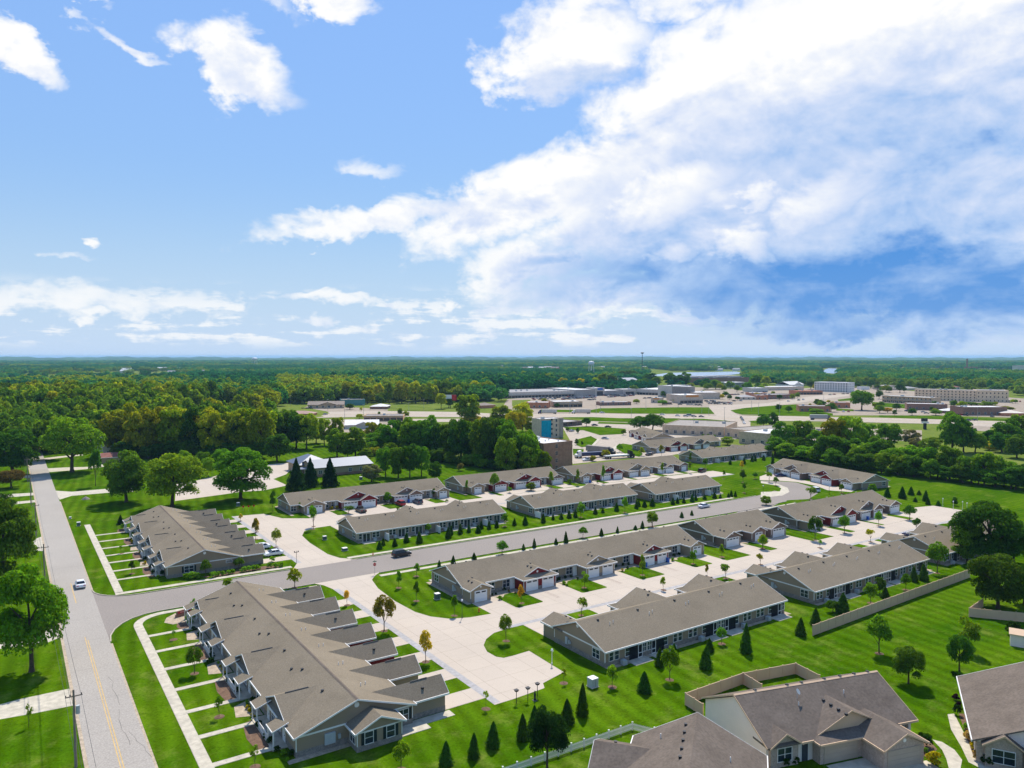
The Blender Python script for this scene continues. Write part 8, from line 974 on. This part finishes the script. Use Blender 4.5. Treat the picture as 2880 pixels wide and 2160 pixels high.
# ------------------------------------------------------------------ vegetation
def leaf_mesh(name, cen, nrm, size, rs, m='leaves', val=None):
    n = len(cen); t = np.cross(nrm, rs.normal(size=(n, 3))); t /= np.linalg.norm(t, axis=1)[:, None]+1e-9; b = np.cross(nrm, t)
    s = (size*rs.uniform(.6, 1.35, n))[:, None]; a = s*rs.uniform(.55, .9, n)[:, None]
    v = np.stack([cen-t*s, cen-b*a*.9+t*s*.1, cen+t*s, cen+b*a], 1).reshape(-1, 3)
    me = bpy.data.meshes.new(name); me.vertices.add(4*n); me.vertices.foreach_set('co', v.ravel().astype(np.float32)); me.loops.add(4*n); me.loops.foreach_set('vertex_index', np.arange(4*n)); me.polygons.add(n); me.polygons.foreach_set('loop_start', np.arange(n)*4)
    br = rs.uniform(.65, 1.35, n)
    if val is not None: br = br*val
    hue = rs.normal(0, .10, n); col = np.stack([br*(1+hue), br, br*(1-hue*.8), np.ones(n)], 1).clip(0, 3)
    at = me.attributes.new('leafv', 'FLOAT_COLOR', 'POINT'); at.data.foreach_set('color', np.repeat(col, 4, 0).ravel().astype(np.float32))
    me.materials.append(MATS[m]); me.update(calc_edges=True); me.validate(); return me
def rnd_dir(rs, n): d = rs.normal(size=(n, 3)); return d/np.linalg.norm(d, axis=1)[:, None]
def crown_pts(kind, n, seed):
    # unit tree: height 1, crown width 1
    rs = np.random.RandomState(seed)
    if kind in ('cone', 'spruce'):
        z = rs.uniform(0, 1, n)**1.25; ang = rs.uniform(0, 2*math.pi, n); z0 = .02 if kind == 'cone' else .04
        tier = (.10*np.sin(z*(26 if kind == 'spruce' else 15)+rs.uniform(0, 6))+.06*np.sin(ang*5+z*30)) if kind == 'spruce' else .05*np.sin(ang*4+z*21)
        lump = sum(.09*np.sin(ang*q+z*w_+ph) for q, w_, ph in ((3, 9, seed), (5, -17, seed*2), (8, 31, seed*3)))
        rad = .5*(1-z)**(.92 if kind == 'spruce' else .72)*(1.0+tier+lump)*rs.uniform(.45, 1.12, n)**.6+.012
        if kind == 'cone': rad *= np.minimum(1, (z+.05)/.12)**.5
        c = np.stack([rad*np.cos(ang), rad*np.sin(ang), z0+z*(.985-z0)], 1); nr = np.stack([np.cos(ang), np.sin(ang), np.full(n, .55)], 1)+rs.normal(0, .45, (n, 3)); nr /= np.linalg.norm(nr, axis=1)[:, None]
        return c, nr, rs
    zc, rz, rx, nl, lr = dict(broad=(.55, .46, .47, 54, .16), full=(.52, .45, .44, 46, .15), oval=(.60, .38, .40, 20, .19), oval2=(.60, .37, .41, 22, .18), vase=(.66, .30, .42, 16, .17), sapling=(.66, .30, .36, 9, .15), shrub=(.42, .50, .40, 14, .2))[kind]
    d = rnd_dir(rs, nl); d[:, 2] = np.where(d[:, 2] < -.72, -d[:, 2]*.6, d[:, 2]) if kind != 'full' else d[:, 2]; rr = rs.uniform(.45, 1.0, nl)[:, None]**.55
    cc = d*rr*np.array([rx, rx, rz])*.86+np.array([0, 0, zc])
    if kind == 'vase': k = (cc[:, 2]-.36).clip(0)/.55; cc[:, :2] *= (.35+.8*k)[:, None]
    if kind == 'oval': cc[:, :2] *= (1.1-.75*((cc[:, 2]-.35).clip(0)/.65))[:, None]
    lrs = lr*rs.uniform(.65, 1.25, nl); w = lrs**2; idx = rs.choice(nl, n, p=w/w.sum()); dd = rnd_dir(rs, n); dd[:, 2] = np.where(dd[:, 2] < -.25, -dd[:, 2], dd[:, 2])
    rad = lrs[idx]*rs.uniform(.5, 1.05, n)**.5
    asp = np.array([1, 1, .8 if kind in ('broad', 'full') else .9]); c = cc[idx]+dd*rad[:, None]*asp; c[:, 2] = c[:, 2].clip(.03 if kind in ('shrub', 'full') else .12, 1.0)
    nr = dd*.8+rnd_dir(rs, n)*.7+np.array([0, 0, .25]); nr /= np.linalg.norm(nr, axis=1)[:, None]
    return c, nr, rs
def crown(kind, n, size, seed, m='leaves'):
    c, nr, rs = crown_pts(kind, n, seed); return leaf_mesh('crown', c, nr, size, rs, m)
def trunk_mesh(kind, seed):
    rs = random.Random(seed); m = MB(); th = dict(broad=.03, oval=.022, oval2=.022, vase=.022, sapling=.016, cone=.03, spruce=.03)[kind]; top = .62 if kind not in ('cone', 'spruce') else .9
    m.tube([(0, 0, -.01), (.006, 0, .06), (.0, .008, .25), (-.008, 0, top)], [th*1.5, th, th*.8, th*.25], 7)
    if kind not in ('cone', 'spruce'):
        for k in range(7 if kind == 'broad' else 5):
            a = k*2.4+rs.random(); z = .22+.05*k; r = .30*rs.uniform(.6, 1); m.tube([(0, 0, z), (r*.5*math.cos(a), r*.5*math.sin(a), z+.14), (r*math.cos(a), r*math.sin(a), z+.26)], [th*.55, th*.35, th*.1], 5)
    return m.mesh('trunk', 'bark')
CR = {}
for i in range(6): CR.setdefault('broad', []).append(crown('broad', 5200, .030, 10+i))
for i in range(6): CR.setdefault('full', []).append(crown('full', 6500, .029, 130+i))
for i in range(4): CR.setdefault('fine', []).append(crown('broad', 14000, .0195, 30+i)); CR.setdefault('finefull', []).append(crown('full', 14000, .0195, 40+i))
for i in range(3):
    CR.setdefault('oval', []).append(crown('oval', 1500, .042, 50+i)); CR.setdefault('oval2', []).append(crown('oval2', 2600, .035, 60+i)); CR.setdefault('vase', []).append(crown('vase', 800, .045, 70+i)); CR.setdefault('sapling', []).append(crown('sapling', 300, .05, 80+i)); CR.setdefault('cone', []).extend(crown('cone', 2600, .046, 90+i+10*q) for q in (0, 1)); CR.setdefault('spruce', []).append(crown('spruce', 3600, .038, 100+i)); CR.setdefault('shrub', []).append(crown('shrub', 650, .075, 110+i))
TR = {k: [trunk_mesh(k, 5+i) for i in range(2)] for k in ('broad', 'oval', 'oval2', 'vase', 'sapling', 'cone', 'spruce')}
ring_me = MB().tube([(0, 0, -.02), (0, 0, .05), (0, 0, .08)], [.75, .62, .3], 14).mesh('mulch_ring', 'mulch')
trn = random.Random(77); NM = dict(broad='tree', oval='young_tree', oval2='young_tree', vase='young_tree', sapling='sapling', cone='evergreen', spruce='spruce_tree')
TN = dict(mid='green', dark='dark green', vdark='blackish', olive='olive green', yellow='yellow green', bright='bright green', red='reddish brown', orange='orange', autumn='rusty green', grey='grey green')
def tree(kind, x, y, h, w, tint, label, group=None, ring=False, fine=False, full=False):
    T = thing(NM[kind], label, 'evergreen' if kind in ('cone', 'spruce') else 'tree', (x, y, 0), trn.uniform(0, 6.28), group); w = w*(1.12 if full else 1.04); h *= trn.uniform(.94, 1.06); T.scale = (w, w*trn.uniform(.9, 1.1), h); T.rotation_euler = (trn.gauss(0, .02), trn.gauss(0, .02), trn.uniform(0, 6.28))
    tr = place(trn.choice(TR[kind]), 'trunk', T); cr = place(trn.choice(CR['finefull' if fine and full else 'fine' if fine else 'full' if full else kind]), 'crown', T)
    c = TINT['spruce' if kind == 'spruce' else 'conifer' if kind == 'cone' else tint]; j = trn.uniform(.75, 1.3); cr.color = (c[0]*j*trn.uniform(.8, 1.25), c[1]*j, c[2]*j, 1)
    if kind in ('oval', 'oval2') and w > 2.4: cr.scale = (.98, .98, 1)
    if ring: place(ring_me, 'mulch_ring', T, (0, 0, 0), 0, (1/w, 1/w, 1/h))
    return T
YL = ['huge bright green tree with a bare trunk beside the county road', 'broad dark tree overhanging the far end of the county road', 'small dark narrow tree on the lawn by the county road', 'dark dense tree beside the pale driveway', 'wide tree with a forked trunk behind the hedge row', 'wide green tree standing alone on the lawn by the pale lot', 'small round tree at the edge of the pale lot', None, None, None, None, 'low reddish brown tree on the roadside lawn', 'dark tall tree at the bend of the power line', 'large bright tree casting shade on the roadside lawn', 'thin sapling in a mulch ring on the roadside lawn', 'dark tree next to the power line on the west lawn']
ZL = dict(rear_left=('{c} tree in the dense wood behind the county road houses', 'trees of the left wood'), rear_mid=('{c} tree in the tree line behind the rear townhouse rows', 'trees behind the rear rows'), spruce=('tall dark spruce in front of the hall with the blue grey roof', 'three spruces'), hotel_side=('{c} tall tree beside the brown hotel', 'tall trees at the brown hotel'), town=('{c} tree between the town buildings and lots', 'trees in the town'), field_row=('{c} tree in the row at the edge of the far field and mall', 'trees edging the far field'), right_wood=('{c} tree in the wood behind the angled townhouse row', 'trees of the right wood'), wood_edge=('{c} small tree on the meadow at the edge of the right wood', 'small trees at the wood edge'), right_big=('{c} big tree near the end of the long tan fence', 'big trees by the tan fence'), back_lawn=('{c} young {k} tree on the back lawn near {n}', 'young trees on the back lawns'), near_cone=('cone shaped evergreen on the back lawn near {n}', 'cone evergreens on the back lawn'), garage_trees=('{c} young {k} tree on the estate near {n}', 'young estate trees'), strip_cone=('small cone evergreen in the planted strip near {n}', 'cone evergreens along the street'), meadow_cone=('small evergreen on the meadow beside the court end', 'evergreens on the meadow'))
ROWS = [('the row with the end bay', 36, 121, 12, 36), ('the hedge row', 36, 212, 12, 36), ('the longest row', 111, 136, 36, 12), ('the short brown row', 167, 136, 16, 12), ('the court end row', 213, 136, 26, 12), ('the row above the picket fence', 101, 97, 24, 12), ('the row behind the long fence', 155, 97, 24, 12), ('the half hidden row', 204, 97, 22, 12), ('the street row by the corner court', 100, 196, 26, 12), ('the middle street row', 157, 196, 24, 12), ('the street row by the curved court', 200, 192, 18, 12), ('the rear row by the spruces', 101, 240, 28, 12), ('the rear row below the brown hotel', 159, 240, 24, 12), ('the rear row below the trucks', 216, 237, 30, 12), ('the angled row', 280, 180, 14, 26), ('the upper row with white screens', 293, 246, 27, 12), ('the tan roofed upper row', 304, 289, 28, 12), ('the private houses', 88, 56, 14, 10), ('the teal hotel', 290, 375, 25, 20), ('the county road', 10, 200, 6, 200)]
def near(x, y): return min(ROWS, key=lambda r: math.hypot(max(0, abs(x-r[1])-r[3]), max(0, abs(y-r[2])-r[4])))[0]
KD = dict(broad='bushy', oval='narrow', oval2='rounded', vase='spreading', sapling='thin', spruce='pointed', cone='pointed')
for zone, lst in D['trees'].items():
    for i, (k, x, y, h, w, t) in enumerate(lst):
        if zone == 'yard_left': lab, grp = (YL[i] or 'small round tree at the edge of the pale lot'), ('round trees by the pale lot' if i in (6, 7, 8, 9, 10) else None)
        else: lab, grp = ZL[zone]; lab = lab.format(c=TN.get(t, 'green'), k=KD[k], n=near(x, y)); grp = grp+', '+TN.get(t, 'green')+(' '+KD[k]+', '+near(x, y) if '{n}' in ZL[zone][0] else '')
        fine = k == 'broad' and zone in ('yard_left', 'right_big', 'back_lawn')
        tree(k, x, y, h*(1.05 if zone == 'yard_left' else 1), w*(1.14 if zone == 'yard_left' and i not in (0, 13) else 1), t, lab, grp, ring=zone in ('garage_trees', 'back_lawn') and w < 5 and y < 235 and k != 'broad', fine=fine, full=k == 'broad' and (zone not in ('town', 'yard_left', 'back_lawn') or (zone == 'yard_left' and i in (1, 3, 5, 12, 15))))
SN = dict(lime='bright green', dk='dark green', yel='yellow', red='reddish', flower='flowering', purple='purple', mid='green'); SZ = dict(hedge_b='round shrub in the hedge along the end wall of the hedge row', porch_a='shrub in the porch bed of the row with the end bay', porch_b='shrub in the porch bed of the hedge row', garden_e='shrub in the garage beds of the longest row', house='shrub in the beds of the private houses', porch_d='shrub in the beds of the rear rows and lawns')
for zone, lst in D['shrubs'].items():
    for i, (x, y, h, w, c) in enumerate(lst):
        o = place(CR['shrub'][i % 3], 'shrub', None, (x, y, 0), trn.uniform(0, 6.28), (w, w, h*1.15)); q = TINT.get(c, TINT['mid']); j = trn.uniform(.85, 1.15); o.color = (q[0]*j, q[1]*j, q[2]*j, 1)
        tag(o, SN[c]+' '+SZ[zone], 'shrub', SN[c]+' shrubs, '+zone.replace('_', ' '))
# ---- far woods: one mass each, instanced
def patch_mesh(seed):
    rs = np.random.RandomState(seed); C_, N_, V_ = [], [], []
    for k in range(9):
        a, r = rs.uniform(0, 6.28), .42*math.sqrt(rs.uniform(0, 1)); s = rs.uniform(.24, .36); c, nr, _ = crown_pts('full', 420, seed*20+k); c = c*np.array([s, s, .42*rs.uniform(.75, 1.1)]); c[:, 0] += r*math.cos(a); c[:, 1] += r*math.sin(a); C_.append(c); N_.append(nr); V_.append(np.full(420, rs.uniform(.75, 1.25)))
    return leaf_mesh('wood_patch', np.concatenate(C_), np.concatenate(N_), .019, rs, 'leaves_wood', np.concatenate(V_))
src_single = [crown('full', 1500, .052, 200+i, 'leaves_wood') for i in range(4)]; src_patch = [patch_mesh(300+i) for i in range(4)]
def inside(px_, py_, poly):
    r = np.zeros(len(px_), bool); n = len(poly)
    for i in range(n):
        (x0, y0), (x1, y1) = poly[i], poly[i-1]
        c = ((y0 > py_) != (y1 > py_)) & (px_ < (x1-x0)*(py_-y0)/((y1-y0) or 1e-9)+x0); r ^= c
    return r
keep_out = [G[k] for k in ('pave_town', 'pave_mid', 'pave_left', 'pave_store', 'highway', 'lake', 'lake2', 'cross', 'frontage')]+G['grass_town']+G['tan_ground']
foot = [(b['a'], b['b'], b['d']) for b in D['blocks']]
def scatter(az0, az1, r0, r1, sp, seed, fn=None):
    rs = np.random.RandomState(seed); P_ = []
    r = r0
    while r < r1:
        n = max(1, int((r*R(az1-az0))/sp)); a = R(az0)+(np.arange(n)+.5+rs.uniform(-.45, .45, n))*R(az1-az0)/n; rr = r+rs.uniform(-.45, .45, n)*sp; P_.append(np.stack([rr*np.sin(a+VIEW_AZ), rr*np.cos(a+VIEW_AZ)], 1)); r += sp
    P_ = np.concatenate(P_); ok = np.ones(len(P_), bool)
    for po in keep_out: ok &= ~inside(P_[:, 0], P_[:, 1], po)
    for a, b, d in foot:
        ax, ay = a; L = math.dist(a, b); ux, uy = (b[0]-ax)/L, (b[1]-ay)/L; x = (P_[:, 0]-ax)*ux+(P_[:, 1]-ay)*uy; y = -(P_[:, 0]-ax)*uy+(P_[:, 1]-ay)*ux; ok &= ~((x > -9) & (x < L+9) & (y > -150) & (y < d+9))
    for x, y, w, k in D['far_houses']:
        ux, uy = math.sin(VIEW_AZ), math.cos(VIEW_AZ); dx, dy = P_[:, 0]-x, P_[:, 1]-y; al = dx*ux+dy*uy; ac = dx*uy-dy*ux; ok &= ~((al > -520) & (al < 40) & (ac > -w*.3) & (ac < w*1.2))
    pa, pr = np.arctan2(P_[:, 0], P_[:, 1]), np.hypot(P_[:, 0], P_[:, 1])
    for n_ in ('lake', 'lake2'):      # open water and its shore
        la = [math.atan2(x, y) for x, y in G[n_]]; lr = [math.hypot(x, y) for x, y in G[n_]]; ok &= ~((pa > min(la)) & (pa < max(la)) & (pr > .70*min(lr)) & (pr < max(lr)))
    for x, y, r_ in ((1199.8, 1433.2, 14), (1343, 1403, 8), (2559, 1186, 45), (2340, 950, 40), (42, 436, 26), (40, 402, 18)): ok &= np.hypot(P_[:, 0]-x, P_[:, 1]-y) > r_
    P_ = P_[ok]
    if fn is not None: P_ = P_[fn(P_, rs)]
    return P_
def lowfreq(P_, s, seed):
    rs = np.random.RandomState(seed); v = 0
    for k in range(5): a = rs.uniform(0, 6.28); f = s*rs.uniform(.6, 1.9); v = v+np.sin((P_[:, 0]*math.cos(a)+P_[:, 1]*math.sin(a))*f+rs.uniform(0, 6.28))
    return v/2.2
def rise(x, y): return 8.0*np.maximum(0, 1-((x-42)/200.)**2-((y-690)/170.)**2)
rm = MB(); ng_ = 24
for i in range(ng_):
    for j in range(ng_):
        q = [(42+200*(2*(i+a)/ng_-1), 690+170*(2*(j+b)/ng_-1)) for a, b in ((0, 0), (1, 0), (1, 1), (0, 1))]; z = [float(rise(*p)) for p in q]
        if max(z) > 0: rm.poly([(p[0], p[1], zz-.05) for p, zz in zip(q, z)])
struct(rm.build('hill', 'field'))
def wood(name, label, pts, srcs, hgt_, wid, pal, seed):
    rs = np.random.RandomState(seed); n = len(pts); me = bpy.data.meshes.new(name); me.vertices.add(n); me.vertices.foreach_set('co', np.concatenate([pts, rise(pts[:, 0], pts[:, 1])[:, None]], 1).ravel().astype(np.float32))
    h = hgt_*rs.uniform(.7, 1.25, n); w = wid*rs.uniform(.8, 1.25, n); sc = np.stack([w, w, h], 1); lf = lowfreq(pts, 1/160., seed+1); f = (lf*.5+.5+rs.normal(0, .30, n)).clip(0, 1); p = np.array(pal); i = (f*(len(p)-1)).astype(int).clip(0, len(p)-2); q = (f*(len(p)-1)-i)[:, None]; col = (p[i]*(1-q)+p[i+1]*q)*rs.uniform(.8, 1.25, (n, 1)); col = np.concatenate([col, np.ones((n, 1))], 1)
    me.attributes.new('tint', 'FLOAT_COLOR', 'POINT').data.foreach_set('color', col.ravel().astype(np.float32)); me.attributes.new('sc', 'FLOAT_VECTOR', 'POINT').data.foreach_set('vector', sc.ravel().astype(np.float32)); me.attributes.new('rot', 'FLOAT', 'POINT').data.foreach_set('value', rs.uniform(0, 6.28, n).astype(np.float32)); me.attributes.new('pick', 'INT', 'POINT').data.foreach_set('value', rs.randint(0, len(srcs), n))
    o = place(me, name); o['kind'] = 'stuff'; o['label'] = label; o['category'] = 'wood'
    ng = bpy.data.node_groups.new(name, 'GeometryNodeTree'); ng.interface.new_socket('Geometry', in_out='INPUT', socket_type='NodeSocketGeometry'); ng.interface.new_socket('Geometry', in_out='OUTPUT', socket_type='NodeSocketGeometry'); N = ng.nodes; L = ng.links
    gi, go = N.new('NodeGroupInput'), N.new('NodeGroupOutput'); ip = N.new('GeometryNodeInstanceOnPoints'); jn = N.new('GeometryNodeJoinGeometry')
    for s in reversed(srcs):
        ob = bpy.data.objects.new('leaf_source', s); oi = N.new('GeometryNodeObjectInfo'); oi.inputs['Object'].default_value = ob; oi.inputs['As Instance'].default_value = True; L.new(oi.outputs['Geometry'], jn.inputs[0])
    def attr(n_, t):
        a = N.new('GeometryNodeInputNamedAttribute'); a.data_type = t; a.inputs['Name'].default_value = n_; return a.outputs['Attribute']
    cx = N.new('ShaderNodeCombineXYZ'); L.new(attr('rot', 'FLOAT'), cx.inputs[2]); L.new(gi.outputs[0], ip.inputs['Points']); L.new(jn.outputs[0], ip.inputs['Instance']); ip.inputs['Pick Instance'].default_value = True; L.new(attr('pick', 'INT'), ip.inputs['Instance Index']); L.new(cx.outputs[0], ip.inputs['Rotation']); L.new(attr('sc', 'FLOAT_VECTOR'), ip.inputs['Scale']); L.new(ip.outputs[0], go.inputs[0])
    md = o.modifiers.new('wood', 'NODES'); md.node_group = ng; return o
OL = [(.10, .18, .016), (.20, .26, .016), (.30, .31, .018), (.40, .36, .022)]; DG = [(.02, .11, .05), (.03, .15, .06), (.05, .18, .06), (.11, .24, .04), TINT['olive']]; FG = [(.022, .135, .07), (.04, .17, .07), (.075, .20, .06), (.17, .24, .035)]
wood('woodland', 'olive canopy of the wood beside the county road', scatter(-36, -17.5, 425, 760, 9.5, 1), src_single, 19, 15, OL, 11)
wood('woodland', 'dark green canopy stretching behind the olive wood', scatter(-36, -17, 760, 1500, 12, 2), src_single, 17, 17, DG, 12)
wood('woodland', 'dark green wood behind the far field row', scatter(-17.5, 3, 830, 1500, 12, 3), src_single, 18, 17, DG, 13)
wood('woodland', 'trees scattered through the far town', scatter(3, 36, 820, 1500, 15, 4, lambda P_, rs: lowfreq(P_, 1/90., 5)+rs.normal(0, .5, len(P_)) > .15-.75*(np.hypot(P_[:, 0], P_[:, 1]) > 1150)), src_single, 13, 14, FG, 14)
wood('woodland', 'distant wooded plain', scatter(-36, 36, 1500, 3600, 27, 6, lambda P_, rs: lowfreq(P_, 1/330., 8)+rs.normal(0, .4, len(P_)) > -.55), src_patch, 36, 40, FG, 15)
wood('woodland', 'hazy wooded plain near the horizon', scatter(-37, 37, 3600, 7600, 62, 7, lambda P_, rs: lowfreq(P_, 1/700., 9)+rs.normal(0, .4, len(P_)) > -.8), src_patch, 42, 90, FG, 16)
# low hills at the horizon
hb_ = MB(); rs = np.random.RandomState(3); na = 420
prof = lambda a, k: 32+5*math.sin(a*9+k)+4*math.sin(a*23+2*k)+4*math.sin(a*57+k)+3*math.sin(a*131)+3*math.sin(a*317+k)
for k, (r0, r1, hh) in enumerate([(7700, 8600, .62), (9200, 10500, .95), (11500, 13500, 1.25)]):
    for i in range(na):
        a0, a1 = VIEW_AZ+R(-40+80*i/na), VIEW_AZ+R(-40+80*(i+1)/na); q = lambda r, a, z: (r*math.sin(a), r*math.cos(a), z)
        h0, h1 = prof(a0, k)*hh, prof(a1, k)*hh; hb_.poly([q(r0, a0, -2), q(r0+(r1-r0)*.3, a0, h0), q(r0+(r1-r0)*.3, a1, h1), q(r0, a1, -2)]); hb_.poly([q(r0+(r1-r0)*.3, a0, h0), q(r1, a0, -2), q(r1, a1, -2), q(r0+(r1-r0)*.3, a1, h1)])
mat('hill_wood', (.05, .11, .045), 1, .5, .004, fine=.02); struct(hb_.build('hills', 'hill_wood'))
# ------------------------------------------------------------------ haze
hm = bpy.data.materials.new('haze'); hm.use_nodes = True; hn = hm.node_tree; hn.nodes.clear(); ho = hn.nodes.new('ShaderNodeOutputMaterial'); pv = hn.nodes.new('ShaderNodeVolumePrincipled'); pv.inputs['Color'].default_value = HAZE_COL+(1,); pv.inputs['Density'].default_value = HAZE_D; pv.inputs['Density Attribute'].default_value = ''; pv.inputs['Anisotropy'].default_value = .1; hn.links.new(pv.outputs[0], ho.inputs['Volume']); MATS['haze'] = hm
hz = MB().box(-31000, -31000, -3.5, 31000, 31000, 70).build('haze', 'haze'); hz['kind'] = 'stuff'; hz['label'] = 'thin blue summer haze over the plain'
scene.cycles.volume_bounces = 0; scene.cycles.max_bounces = 6; scene.cycles.diffuse_bounces = 3; scene.cycles.transmission_bounces = 3; scene.cycles.transparent_max_bounces = 4; scene.cycles.use_denoising = True
scene.cycles.use_adaptive_sampling = True; scene.cycles.adaptive_threshold = .015
